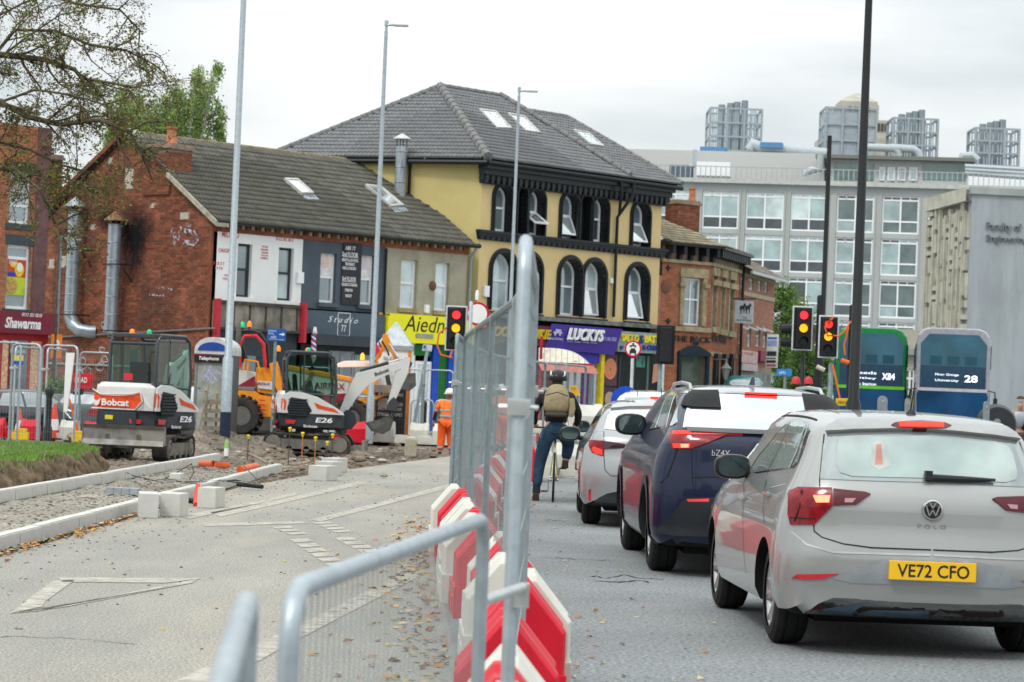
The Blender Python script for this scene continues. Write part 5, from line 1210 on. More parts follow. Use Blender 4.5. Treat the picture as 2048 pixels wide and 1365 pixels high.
for pts,w in(([(1178,1152),(1215,1156),(1250,1150),(1290,1158),(1335,1160)],.012),([(1190,1162),(1240,1164),(1280,1160),(1300,1166)],.02),([(1080,1113),(1150,1119),(1245,1122)],.008),([(1090,1040),(1140,1044)],.008),([(0,1273),(120,1276),(300,1290)],.006),([(150,1010),(200,1016)],.01)):
 q=[]
 for(a,b),(c,d)in zip(pts,pts[1:]):
  for k in range(6):q.append(G(a+(c-a)*k/6,b+(d-b)*k/6+random.uniform(-1.5,1.5),.003))
 for a,b in zip(q,q[1:]):
  t=(b-a).normalized();n=Vector((-t.y,t.x,0))*w*random.uniform(.4,1.2);mb.poly([a-n,b-n,b+n,a+n])
mb.build('crack_line',ck,crk,fix=False)
# cars: one smooth hull each, panels laid on it
def sdpoly(P,a,b):
 P=np.array(P);n=len(P);d=np.full(a.shape,1e9);ins=np.zeros(a.shape,bool)
 for i in range(n):
  x1,y1=P[i];x2,y2=P[i-1];ex,ey=x2-x1,y2-y1;wx,wy=a-x1,b-y1
  t=np.clip((wx*ex+wy*ey)/(ex*ex+ey*ey+1e-12),0,1);dx,dy=wx-ex*t,wy-ey*t;d=np.minimum(d,dx*dx+dy*dy)
  c=((y1>b)!=(y2>b));xc=(x2-x1)*(b-y1)/(y2-y1+1e-12)+x1;ins^=(c&(a<xc))
 d=np.sqrt(d);return np.where(ins,-d,d)
def spline(P,n=3,closed=True):
 out=[];k=len(P)
 for i in range(k):
  p0,p1,p2,p3=[np.array(P[(i+j-1)%k],float)for j in range(4)]
  for t in range(n):
   t/=n;out.append(tuple(.5*((2*p1)+(-p0+p2)*t+(2*p0-5*p1+4*p2-p3)*t*t+(-p0+3*p1-3*p2+p3)*t**3)))
 return out
class Hull:
 def __init__(s,side,half,bowr=.2,bowf=.35,k=.12,L=4.1,hw=.87,core=.72):
  s.side=side;s.out=[(x,z)for x,z in half]+[(-x,z)for x,z in reversed(half)if x>1e-4]
  s.bowr,s.bowf,s.k,s.L,s.hw,s.core=bowr,bowf,k,L,hw,core
 def f(s,x,y,z):
  u=np.clip(np.abs(x)/s.hw,0,1.15);wr=np.clip(1-y/(s.L*.42),0,1);wf=np.clip(1-(s.L-y)/(s.L*.42),0,1)
  yy=y-s.bowr*u**3.2*wr+s.bowf*u**3*wf
  a=sdpoly(s.side,yy,z);b=sdpoly(s.out,x,z)*1.0
  nar=.04*np.clip(1-y/.5,0,1)**2+.07*np.clip(1-(s.L-y)/1.1,0,1)**2
  b=b+nar
  h=np.maximum(s.k-np.abs(a-b),0)/s.k;return np.maximum(a,b)+h*h*s.k*.25
 def root(s,A,B,it=18):
  A=np.array(A,float);B=np.array(B,float)
  for _ in range(it):
   m=(A+B)/2;v=s.f(m[:,0],m[:,1],m[:,2])>0;A[v]=m[v];B[~v]=m[~v]
  return(A+B)/2
 def nrm(s,P):
  e=.004;g=np.stack([s.f(P[:,0]+e*(i==0),P[:,1]+e*(i==1),P[:,2]+e*(i==2))-s.f(P[:,0]-e*(i==0),P[:,1]-e*(i==1),P[:,2]-e*(i==2))for i in range(3)],1)
  return g/(np.linalg.norm(g,axis=1)[:,None]+1e-9)
 def mesh(s,nx=18,ny=52,nz=16):
  W_,H_=1.3,2.0;V={};F=[];P=[]
  def vid(i,j,k):
   if(i,j,k)not in V:V[(i,j,k)]=len(P);P.append((-W_+2*W_*i/nx,-.6+(s.L+1.2)*j/ny,-.3+H_*1.15*k/nz))
   return V[(i,j,k)]
  for i in range(nx):
   for j in range(ny):F.append([vid(i,j,0),vid(i,j+1,0),vid(i+1,j+1,0),vid(i+1,j,0)]);F.append([vid(i,j,nz),vid(i+1,j,nz),vid(i+1,j+1,nz),vid(i,j+1,nz)])
  for i in range(nx):
   for k in range(nz):F.append([vid(i,0,k),vid(i+1,0,k),vid(i+1,0,k+1),vid(i,0,k+1)]);F.append([vid(i,ny,k),vid(i,ny,k+1),vid(i+1,ny,k+1),vid(i+1,ny,k)])
  for j in range(ny):
   for k in range(nz):F.append([vid(0,j,k),vid(0,j,k+1),vid(0,j+1,k+1),vid(0,j+1,k)]);F.append([vid(nx,j,k),vid(nx,j+1,k),vid(nx,j+1,k+1),vid(nx,j,k+1)])
  P=np.array(P);c=np.stack([P[:,0]*0,np.clip(P[:,1],s.L*.2,s.L*.78),P[:,0]*0+s.core],1)
  R_=s.root(c+(P-c)*1.6,c);return R_,F
class Car:
 def __init__(s,name,label,hull,rear,heading,wb,ro,wr,paint,tw=.215,grp=None,cat='car'):
  s.h=hull;s.o=thing(name,label,cat,rear,R(heading),grp)
  s.M=Matrix.Rotation(R(heading),4,'Z');s.M.translation=Vector(rear);s.I=s.M.inverted()
  s.paint=paint;V,F=hull.mesh()if name not in('white_car','parked_car')else hull.mesh(12,34,11);mb=MB();mb.v=[Vector(v)for v in V]
  for f in F:mb.face(f,0,True)
  body=mb.build('body',[paint,M('wheel_well_black',(.008,.008,.008),.9)],s.o);s.body=body
  ar=wr+.035
  for ax in(ro,ro+wb):
   for sg in(-1,1):
    cm=MB();cm.lathe([(ar,.48),(ar,1.3)],(0,ax,wr-.01),'x',40);cm.v=[Vector((v.x*sg,v.y,v.z))for v in cm.v]
    co=cm.build('cut',paint,s.o);md=body.modifiers.new('b','BOOLEAN');md.operation='DIFFERENCE';md.object=co;md.solver='EXACT'
    dg=bpy.context.evaluated_depsgraph_get();me=bpy.data.meshes.new_from_object(body.evaluated_get(dg));body.modifiers.clear();old=body.data;body.data=me;bpy.data.meshes.remove(old);cd=co.data;bpy.data.objects.remove(co);bpy.data.meshes.remove(cd)
  me=body.data;me.name='body'
  for p in me.polygons:
   c=p.center;w=False
   for ax in(ro,ro+wb):
    d=math.hypot(c.y-ax,c.z-wr+.01)
    if d<ar+.012 and abs(c.x)<hull.hw-.0 and(abs(p.normal.x)<.3 and d>ar-.05 or(abs(abs(c.x)-.48)<.01)):w=True
   if w or(p.normal.z<-.85 and c.z<.32):p.material_index=1
  me.set_sharp_from_angle(angle=R(32))
  s.wheels(wb,ro,wr,tw)
 def wheels(s,wb,ro,wr,tw):
  ty=M('tyre_rubber',(.018,.018,.019),.8,var=.15,scale=20);al=M('alloy_silver',(.55,.57,.58),.3,.8);dk=M('wheel_dark',(.01,.01,.011),.6)
  rim=wr*.71
  def wheel():
   mb=MB();t=tw;mb.lathe([(rim-.01,.0),(rim,.0),(wr-.05,.0),(wr-.015,.018),(wr,.05),(wr,t*.3),(wr-.008,t*.31),(wr-.008,t*.35),(wr,t*.36),(wr,t*.62),(wr-.008,t*.63),(wr-.008,t*.67),(wr,t*.68),(wr,t-.05),(wr-.015,t-.018),(wr-.05,t),(rim,t),(rim-.01,t)],(0,0,0),'x',40,cap=False);return mb
  wm=wheel().mesh('wheel',[ty]);wm.set_sharp_from_angle(angle=R(25))
  rb=MB();rb.lathe([(rim*.99,.012),(rim*.9,.022),(rim*.88,.09),(rim*.9,.16)],(0,0,0),'x',32,cap=False)
  for k in range(5):
   for dd in(-.13,.13):
    a=k*2*math.pi/5+dd;a2=a+dd*.9;c,n_=math.cos(a),math.sin(a);c2,n2=math.cos(a2),math.sin(a2);r0,r1=rim*.16,rim*.92;w=.017
    P=[(.035,c*r0-n_*w,n_*r0+c*w),(.035,c*r0+n_*w,n_*r0-c*w),(.014,c2*r1+n2*w*1.1,n2*r1-c2*w*1.1),(.014,c2*r1-n2*w*1.1,n2*r1+c2*w*1.1)];rb.prism(P,(.03,0,0))
  rb.lathe([(.001,.018),(.055,.02),(.06,.05)],(0,0,0),'x',16)
  rm_=rb.mesh('rim',al);db=MB();db.lathe([(.0,.1),(rim*.93,.1)],(0,0,0),'x',24,cap=False);dm=db.mesh('brake_disc',dk)
  for ax in(ro,ro+wb):
   for sg in(-1,1):
    w=place(wm,'wheel',s.o,(sg*(s.h.hw-.035),ax,wr),(0,0,0 if sg<0 else math.pi));place(rm_,'rim',w,(0,0,0));place(dm,'brake_disc',w,(0,0,0))
  MB().box(-.6,.6,ro-.3,ro+.9,.17,.5).build('underbody',M('wheel_well_black'),s.o);MB().box(-.62,.62,.35,ro+wb+.3,.19,.4).build('underbody',M('wheel_well_black'),s.o)
 def hit(s,pts):
  o=s.I@Vector((0,0,CAMH));D=np.array([list((s.I.to_3x3()@ray(a,b).normalized()))for a,b in pts]);O=np.array(list(o))
  t0=(s.o.location-Vector((0,0,CAMH))).length-2;T=np.linspace(max(1,t0),t0+8,150);res=[]
  for d in D:
   Q=O+np.outer(T,d);v=s.h.f(Q[:,0],Q[:,1],Q[:,2]);i=np.argmax(v<0)
   if v[i]>=0:res.append(Q[np.argmin(v)])
   else:res.append(s.h.root([Q[i-1]],[Q[i]])[0])
  return res
 def panel(s,pts,mat,name,view='rear',off=.004,cell=.045,mirror=False,parent=None,thick=0.,mode='px'):
  """pts: outline, traced as photograph pixels (mode px) or given in local 2D; laid on the hull"""
  if mode=='px':
   H=s.hit(pts);P2=[(q[0],q[2])if view=='rear' else((q[1],q[2])if view=='side' else(q[0],q[1]))for q in H]
  else:P2=list(pts)
  if mirror:P2=[(min(a,0),b)for a,b in P2];P2=P2+[(-a,b)for a,b in reversed(P2)if a<-1e-3]
  bm=bmesh.new();vs=[bm.verts.new((a,b,0))for a,b in P2]
  try:bm.faces.new(vs)
  except Exception:bm.free();return None
  lo=(min(a for a,b in P2),min(b for a,b in P2));hi=(max(a for a,b in P2),max(b for a,b in P2))
  bmesh.ops.triangulate(bm,faces=bm.faces)
  for ax in(0,1):
   c=lo[ax]+cell*.5
   while c<hi[ax]:
    bmesh.ops.bisect_plane(bm,geom=bm.verts[:]+bm.edges[:]+bm.faces[:],plane_co=(c,0,0)if ax==0 else(0,c,0),plane_no=(1,0,0)if ax==0 else(0,1,0));c+=cell
  A=[];B=[]
  for v in bm.verts:
   a,b=v.co.x,v.co.y
   if view=='rear':A.append((a,-.6,b));B.append((a,s.h.L*.3,b))
   elif view=='front':A.append((a,s.h.L+.6,b));B.append((a,s.h.L*.7,b))
   elif view=='side':A.append((-1.4,a,b));B.append((0,a,b))
   elif view=='sider':A.append((1.4,a,b));B.append((0,a,b))
   else:A.append((a,b,2.4));B.append((a,b,.6))
  if not A:bm.free();return None
  Q=s.h.root(A,B);N=s.h.nrm(Q);Q2=Q+N*off
  for v,q in zip(bm.verts,Q2):v.co=q
  bm.normal_update()
  for f in bm.faces:
   f.smooth=True;c=f.calc_center_median();qn=Vector(N[f.verts[0].index])
   if f.normal.dot(qn)<0:f.normal_flip()
  be=[e for e in bm.edges if e.is_boundary];nn_={v:Vector(n)for v,n in zip(bm.verts,N)}
  r=bmesh.ops.extrude_edge_only(bm,edges=be);new=[g for g in r['geom']if isinstance(g,bmesh.types.BMVert)]
  for v in new:
   src=min((e.other_vert(v)for e in v.link_edges if e.other_vert(v)in nn_),key=lambda w:(w.co-v.co).length);v.co=src.co-nn_[src]*(off+.006)
  me=bpy.data.meshes.new(name);bm.to_mesh(me);bm.free();me.materials.append(mat);me.set_sharp_from_angle(angle=R(50))
  o=bpy.data.objects.new(name,me);C.objects.link(o);o.parent=parent or s.o;return o
 def line(s,pts,w=.006,name='shut_line',view='rear',mode='px',mirror=False,mat=None,off=.0025,parent=None):
  mat=mat or M('panel_gap',(.012,.013,.014),.8)
  if mode=='px':H=[tuple(q)for q in s.hit(pts)];P2=[(q[0],q[2])if view=='rear' else((q[1],q[2])if view=='side' else(q[0],q[1]))for q in H]
  else:P2=list(pts)
  Q=[]
  for(a,b),(c,d)in zip(P2,P2[1:]):
   n=max(1,int(math.hypot(c-a,d-b)/.05));Q+=[(a+(c-a)*i/n,b+(d-b)*i/n)for i in range(n)]
  Q.append(P2[-1]);mb=MB();sets=[Q]+([[(-a,b)for a,b in Q]]if mirror else[])
  for Q in sets:
   L_,R__=[],[]
   for i,p in enumerate(Q):
    a=Vector(Q[max(0,i-1)]);b=Vector(Q[min(len(Q)-1,i+1)]);t=(b-a);t=t.normalized()if t.length>0 else Vector((1,0));n=Vector((-t.y,t.x))*w/2
    L_.append((p[0]+n.x,p[1]+n.y));R__.append((p[0]-n.x,p[1]-n.y))
   al=L_+R__;A=[];B=[]
   for a,b in al:
    if view=='rear':A.append((a,-.6,b));B.append((a,s.h.L*.3,b))
    elif view=='side':A.append((-1.4,a,b));B.append((0,a,b))
    else:A.append((a,b,2.4));B.append((a,b,.6))
   q=s.h.root(A,B);q=q+s.h.nrm(q)*off;bi=mb.add([tuple(v)for v in q]);n=len(L_)
   for i in range(n-1):mb.face((bi+i,bi+i+1,bi+n+i+1,bi+n+i),0,True)
  return mb.build(name,mat,parent or s.o,fix=False)
 def at(s,px,py):
  return Vector(s.hit([(px,py)])[0])
 def plate(s,st,c,w=.52,h=.112,mat=None):
  c=Vector(c);o=MB().box(c.x-w/2,c.x+w/2,c.y-.012,c.y+.03,c.z-h/2,c.z+h/2).build('number_plate',M('plate_yellow',(.85,.5,.02),.4,var=.02),s.o,bevel=.004)
  MB().text(st,c.x-w*.41,c.x+w*.42,c.z-h*.34,c.z+h*.35,c.y-.0125,ext=.0015,bold=.012).build('plate_lettering',M('plate_black',(.02,.02,.025),.5),o,fix=False)
  return o
 def mirror(s,y,z,x=-.87,col=None,r=.13):
  mb=MB();c=Vector((x-.13,y,z));rings=[];se=lambda v:math.copysign(abs(v)**.72,v)
  for t,sc in((-.07,.82),(-.06,.95),(-.03,1),(.04,.85),(.09,.45)):
   rings.append([c+Vector((r*sc*se(math.cos(a)),t,r*.68*sc*se(math.sin(a))))for a in[2*math.pi*i/20 for i in range(20)]])
  mb.rings(rings,0);mb.tube([c+Vector((.08,.02,-.04)),Vector((x+.05,y+.03,z-.06))],.03,8)
  o=mb.build('wing_mirror',col or M('mirror_black',(.015,.015,.017),.3),s.o)
  g=MB();g.poly([c+Vector((r*.78*se(math.cos(a)),-.072,r*.54*se(math.sin(a))))for a in[2*math.pi*i/20 for i in range(20)]]);g.build('mirror_glass',glassmat('mirror_glass',(.015,.04,.045),.3,.02,8),o)
  return o
def carpaint(name,col,metal=.25,rough=.32,coat=1.,var=.02):
 return M(name,col,rough,metal,var=var,scale=1.2,coat=coat,dirt=.16,dcol=tuple(v*.55+.04 for v in col))
black_gloss=M('gloss_black_trim',(.006,.007,.008),.12,coat=1.);blk_plas=M('black_plastic',(.022,.026,.03),.5,var=.1)
red_lens=M('red_lens',(.26,.006,.012),.22,coat=.35,var=.25,scale=18);red_dark=M('dark_red_lens',(.10,.004,.01),.2,coat=.4)
red_glow=M('brake_light',(1.,.025,.012),.4,emis=1.6,var=0.01);wht_glow=M('brake_core',(1.,.22,.12),.4,emis=2.2,var=.01)
glass_b=glassmat('rear_glass_dark',(.03,.04,.045),.5,.02);
Z3=lambda L:[(1400+x/2.625,800+y/2.625)for x,y in L]
Z2=lambda L:[(1120+x/3.25,740+y/3.25)for x,y in L]
Z1=lambda L:[(1020+x/3.792,700+y/3.792)for x,y in L]
# silver-white hatchback, nearest
side=spline([(.10,.22),(.04,.36),(-.005,.50),(.0,.62),(.035,.70),(.05,.80),(.06,.93),(.10,1.0),(.20,1.13),(.36,1.32),(.42,1.38),(.62,1.443),(1.1,1.487),(1.7,1.496),(2.2,1.45),(2.6,1.27),(3.0,1.07),(3.25,.98),(3.7,.87),(3.95,.74),(4.06,.56),(4.05,.35),(3.95,.22),(3.0,.19),(1.0,.19)],3)
half=[(0,.15),(.74,.16),(.85,.20),(.885,.34),(.89,.52),(.884,.70),(.862,.84),(.838,.935),(.79,1.0),(.755,1.08),(.70,1.2),(.65,1.35),(.575,1.45),(.45,1.482),(.2,1.502),(0,1.506)]
PX0=Vector((2.545,15.45,0))
polo=Car('hatchback_car','nearest car, silver hatchback with glowing brake lights and yellow rear plate',Hull(side,half,.20,.4,.13,4.07,.875),PX0,3.0,2.55,.80,.315,carpaint('silver_beige_paint',(.325,.335,.325),.3,.3),grp='cars queuing in the open lane')
pol=polo
gl_p=glassmat('pale_car_glass',(.22,.29,.26),.3,.015,2.2);gl_s=glassmat('pale_side_glass',(.3,.37,.36),.5,.02)  # pale tone and noise stand in for sky seen through and reflected
pol.panel(Z3([(1213,172),(1000,172),(800,176),(662,186),(648,240),(630,416),(900,427),(1213,435)]),glassmat('tinted_glass_edge',(.16,.18,.18),.3,.02),'rear_window',mirror=True,off=.004)
pol.panel(Z3([(1213,195),(800,200),(735,210),(720,250),(718,340),(735,385),(800,405),(1213,415)]),gl_p,'rear_glass',mirror=True,off=.008)
pol.panel(Z3([(905,230),(950,215),(985,245),(1000,350),(940,375),(895,345)]),M('hung_vest_white',(.42,.46,.44),.3,coat=1.),'hung_vest',off=.0088);pol.panel(Z3([(925,240),(950,235),(960,345),(918,345)]),M('hung_vest_red',(.5,.2,.15),.3,coat=1.),'hung_vest',off=.0092)
pol.panel(Z3([(1213,118),(900,118),(720,128),(680,150),(665,180),(800,170),(1000,166),(1213,168)]),pol.paint,'spoiler',mirror=True,off=.035)
pol.panel(Z3([(1156,138),(1060,140),(1000,150),(1030,163),(1156,168),(1280,166),(1315,160),(1280,146)]),red_dark,'high_brake_light',off=.039)
pol.panel(Z3([(1040,143),(1275,147),(1272,164),(1045,159)]),red_glow,'brake_light_strip',off=.042)
for sg in(1,-1):
 def mpx(L):
  H=pol.hit(Z3(L));return[(sg*q[0],q[2])for q in H]
 a=mpx([(466,500),(472,482),(520,462),(693,465),(697,555),(690,562),(600,655),(478,656),(466,600)]);lt=pol.panel(a,red_lens,'tail_light',off=.012,mode='l')
 pol.panel(mpx([(699,470),(870,488),(895,497),(820,550),(700,555)]),red_dark,'tail_light_inner',off=.012,mode='l',parent=lt)
 pol.panel(mpx([(597,505),(685,505),(678,540),(612,540)]),wht_glow,'brake_lamp',off=.016,mode='l',parent=lt)
 pol.panel(mpx([(760,520),(820,520),(800,540),(760,540)]),M('clear_lens',(.5,.3,.3),.2),'reverse_lamp',off=.015,mode='l',parent=lt)
 pol.line(mpx([(540,480),(530,560),(500,640)]),.006,'lens_rib',mode='l',off=.016,parent=lt);pol.line(mpx([(480,620),(610,625)]),.006,'lens_rib',mode='l',off=.016,parent=lt)
 pol.panel(mpx([(480,936),(510,915),(728,912),(650,940),(560,943)]),M('reflector_red',(.55,.02,.03),.2,coat=1.),'reflector',off=.006,mode='l')
pol.line(Z3([(652,180),(628,416),(628,456)]),.006,mirror=True);pol.line(Z3([(597,657),(600,690),(640,722),(750,757),(900,777),(1213,789)]),.008,mirror=True)
pol.line(Z3([(480,690),(560,760),(700,800),(1213,815)]),.012,'crease',mirror=True,mat=M('crease_highlight',(.45,.46,.45),.2,.3,coat=1.))  # pale strip paints the highlight along the body fold
pol.panel(Z3([(1213,830),(1000,832),(920,842),(735,912),(700,940),(800,962),(1213,975)]),M('silver_recess',(.36,.385,.41),.3,.3,coat=1.),'plate_recess',mirror=True,off=.002)
pol.panel(Z3([(1213,1052),(900,1046),(700,1040),(620,1072),(548,1116),(700,1126),(1213,1148)]),M('gloss_black_trim'),'diffuser',mirror=True,off=.006)
pol.panel(Z3([(640,1100),(860,1062),(890,1064),(790,1118),(625,1114)]),M('blue_black_trim',(.03,.05,.07),.3),'diffuser_fin',off=.012)
pol.panel(Z3([(1200,1110),(900,1104),(830,1120),(1200,1140)]),M('blue_black_trim'),'diffuser_fin',off=.012)
c=pol.at(1862.5,1143);pol.plate('VE72 CFO',(0,c.y-.012,c.z))
c=pol.at(1862,1020);lg=MB().lathe([(.001,-.012),(.048,-.012),(.056,-.008),(.06,0),(.06,.02)],(0,c.y-.006,c.z),'y',28).build('badge',black_gloss,pol.o)
MB().lathe([(.052,-.0145),(.06,-.012),(.061,.0)],(0,c.y-.006,c.z),'y',32,cap=False).build('badge_ring',M('chrome',(.7,.7,.7),.2,.9),lg)
mb=MB();bz=c.z;yb=c.y-.02
def vbar(x0,z0,x1,z1,w=.0075):
 d=Vector((x1-x0,0,z1-z0)).normalized();n=Vector((-d.z,0,d.x))*w/2;a=Vector((x0,yb,bz+z0));b=Vector((x1,yb,bz+z1));mb.prism([a+n,b+n,b-n,a-n],(0,.006,0))
for a_ in((-.018,.044,0,.008),(0,.008,.018,.044),(-.04,.026,-.02,-.036),(-.02,-.036,0,.0),(0,0,.02,-.036),(.02,-.036,.04,.026)):vbar(*a_)
mb.build('badge_letters',M('chrome'),lg)
c=pol.at(1861,1053);MB().text('P O L O',-.085,.085,c.z-.012,c.z+.012,c.y-.004,ext=.003).build('model_lettering',M('chrome'),pol.o,fix=False)
a,b=pol.at(1852,955),pol.at(1988,961);mb=MB();mb.tube([a+Vector((0,-.03,0)),(a+b)/2+Vector((0,-.035,-.0)),b+Vector((0,-.03,.003))],[.022,.018,.008],8);mb.box(a.x-.012,a.x+.03,a.y-.05,a.y,a.z-.015,a.z+.04);mb.build('wiper',blk_plas,pol.o)
a=pol.at(1822,829);mb=MB();mb.lathe([(.035,0),(.03,.015),(.012,.035)],(a.x,a.y,a.z-.005),'z',12);mb.tube([a+Vector((0,.02,.02)),a+Vector((0,-.09,.20))],[.006,.003],6);mb.build('antenna',blk_plas,pol.o)
wf=[(1224,684),(1240,635),(1300,545),(1400,425),(1480,345),(1530,318),(1580,326),(1618,355),(1626,395),(1600,470),(1548,610),(1520,640),(1360,664)]
pol.panel(Z2(wf),black_gloss,'window_frame','side',off=.003)
for P in([(1236,674),(1250,640),(1310,550),(1405,432),(1490,348),(1498,346),(1350,655)],[(1364,652),(1516,333),(1535,327),(1575,335),(1600,360),(1490,640)],[(1515,625),(1606,385),(1612,395),(1580,480),(1540,600)]):
 pol.panel(Z2(P),gl_s,'side_window','side',off=.006)
pol.line(Z2([(1215,690),(1198,800),(1190,1000),(1200,1240),(1210,1330)]),.007,view='side');pol.line(Z2([(1350,670),(1330,820),(1320,900),(1330,1000)]),.007,view='side')
pol.line(Z2([(1060,900),(1200,820),(1480,740)]),.004,'crease',view='side',mat=M('crease_highlight'))
for p_ in((1200,830),(1360,806)):
 q=pol.at(*Z2([p_])[0]);mb=MB();mb.box(q.x-.03,q.x-.008,q.y-.1,q.y+.1,q.z-.012,q.z+.014);mb.build('door_handle',pol.paint,pol.o,bevel=.006)
q=pol.at(*Z2([(1220,690)])[0]);pol.mirror(q.y+.02,q.z+.06,q.x+.02,r=.125)
pol.line([(-.60,.7),(-.6,2.1)],.012,'roof_seam',view='top',mode='l');pol.line([(.60,.7),(.6,2.1)],.012,'roof_seam',view='top',mode='l')
# navy crossover
side=spline([(.14,.26),(.05,.42),(-.0,.60),(.01,.80),(.04,.98),(.05,1.12),(.10,1.2),(.28,1.30),(.50,1.42),(.66,1.52),(.85,1.59),(1.5,1.645),(2.2,1.65),(2.9,1.57),(3.3,1.38),(3.75,1.14),(4.3,1.02),(4.6,.85),(4.68,.6),(4.65,.35),(4.5,.24),(3.0,.22),(1.0,.22)],3)
half=[(0,.17),(.80,.18),(.91,.25),(.94,.45),(.94,.75),(.925,.95),(.885,1.08),(.84,1.15),(.79,1.25),(.73,1.38),(.67,1.5),(.60,1.58),(.45,1.625),(.2,1.65),(0,1.655)]
navy=carpaint('navy_metallic_paint',(.004,.010,.036),.0,.3,coat=.45)
bz=Car('crossover_car','dark navy crossover with full width rear light bar and roof rails, second in the queue',Hull(side,half,.24,.4,.12,4.69,.928,.8),Vector((2.17,21.55,0)),2.0,2.85,.95,.36,navy,.235,grp='cars queuing in the open lane')
sil=carpaint('silver_roof_paint',(.36,.39,.42),.3,.3)
bz.panel([(-.60,.60),(.60,.60),(.64,1.2),(.62,2.9),(-.62,2.9),(-.64,1.2)],sil,'roof_panel','top',mode='l',off=.004,cell=.1)
bz.panel([(-.70,1.245),(.70,1.245),(.665,1.36),(.58,1.54),(-.58,1.54),(-.665,1.36)],glassmat('reflective_rear_glass',(.16,.18,.19),.75,.015),'rear_window',mode='l',off=.006)
sp_=MB();yy_=bz.h.root([(0,-.6,1.5)],[(0,1.5,1.5)])[0][1]
sp_.rings([[(x,yy_+.06+.10*(abs(x)/.6)**2,1.55),(x,yy_+.07+.10*(abs(x)/.6)**2,1.575-.02*abs(x)),(x,yy_+.35,1.60-.05*abs(x)),(x,yy_+.35,1.53)]for x in(-.60,-.5,-.3,-.1,.1,.3,.5,.60)],sm=False);sp_.build('spoiler',sil,bz.o,bevel=.008)
MB().box(-.14,.14,yy_+.045,yy_+.07,1.553,1.567).build('high_brake_light',red_glow,bz.o)
for sg in(1,-1):bz.panel([(sg*.36,1.41),(sg*.60,1.41),(sg*.68,1.42),(sg*.64,1.50),(sg*.58,1.55),(sg*.36,1.56)],M('reflection_black',(.008,.009,.01),.5,spec=.2),'dark_reflection_panel',mode='l',off=.02)  # black panels stand in for dark corners of the sky reflection in the glass
bz.panel([(-.66,1.205),(.66,1.205),(.68,1.24),(-.68,1.24)],black_gloss,'spoiler_lip',mode='l',off=.02)
tl=bz.panel(Z2([(1330,402),(850,400),(735,403),(740,425),(1330,425)]),M('light_bar_red',(.5,.02,.02),.2,coat=1.,emis=.25),'light_bar',mirror=True,off=.012)
for sg in(1,-1):
 def mpx(L):return[(sg*q[0],q[2])for q in bz.hit(Z2(L))]
 lt=bz.panel(mpx([(700,420),(735,403),(740,427),(1070,432),(860,512),(732,512)]),red_lens,'tail_light',off=.01,mode='l')
 bz.panel(mpx([(740,405),(850,405),(850,425),(742,425)]),red_glow,'brake_lamp',off=.016,mode='l',parent=lt);bz.panel(mpx([(738,482),(848,482),(845,508),(742,508)]),red_glow,'brake_lamp',off=.016,mode='l',parent=lt)
 bz.panel(mpx([(788,484),(840,484),(838,506),(790,506)]),wht_glow,'brake_lamp',off=.019,mode='l',parent=lt)
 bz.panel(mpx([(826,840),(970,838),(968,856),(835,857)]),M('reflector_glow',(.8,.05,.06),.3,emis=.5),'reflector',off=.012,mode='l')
 bz.line(mpx([(762,512),(745,570),(700,690),(650,740)]),.01,'crease',mode='l')
bz.panel(Z2([(1330,828),(1000,828),(840,830),(790,860),(730,960),(640,1030),(630,1060),(760,1080),(1330,1085)]),blk_plas,'lower_bumper',mirror=True,off=.012)
bz.line(Z2([(852,402),(855,560),(862,740),(885,825)]),.008,mirror=True);bz.line(Z2([(855,700),(1330,690)]),.01,'crease',mirror=True)
bz.panel(Z2([(1330,560),(1120,560),(1060,640),(1045,700),(1100,726),(1330,730)]),navy,'plate_recess',mirror=True,off=.003)
c=bz.at(1500,928);bz.plate('YC73 KXO',(0.0,c.y-.03,c.z))
a,b=bz.at(*Z2([(985,540)])[0]),bz.at(*Z2([(1105,540)])[0]);MB().text('bZ4X',a.x,b.x,a.z-.022,a.z+.028,min(a.y,b.y)-.008,ext=.004).build('model_lettering',M('chrome'),bz.o,fix=False)
bz.panel(Z2([(575,400),(600,350),(660,230),(700,165),(740,130),(765,150),(770,250),(768,350),(715,372)]),black_gloss,'window_frame','side',off=.003)
for P in([(585,385),(610,345),(672,215),(690,180),(620,378)],[(625,378),(705,160),(735,140),(752,160),(690,368)],[(716,362),(766,250),(768,340),(730,366)]):bz.panel(Z2(P),gl_s,'side_window','side',off=.006)
bz.line(Z2([(560,420),(520,600),(520,880),(535,1000)]),.007,view='side')
q=bz.at(*Z2([(540,400)])[0]);bz.mirror(q.y+.1,q.z+.06,q.x+.02,r=.15)
for sg in(-1,1):
 pr=bz.h.root([(sg*.57,y,2.4)for y in(.95,1.1,1.8,2.5,2.65)],[(sg*.57,y,.6)for y in(.95,1.1,1.8,2.5,2.65)])
 MB().tube([tuple(p+np.array([0,0,k]))for p,k in zip(pr,(0,.045,.05,.045,0))],.016,8).build('roof_rail',M('alloy_silver'),bz.o)
MB().prism([(-.012,1.2,1.63),(-.012,1.45,1.63),(-.012,1.25,1.70)],(.024,0,0)).build('shark_fin',navy,bz.o)
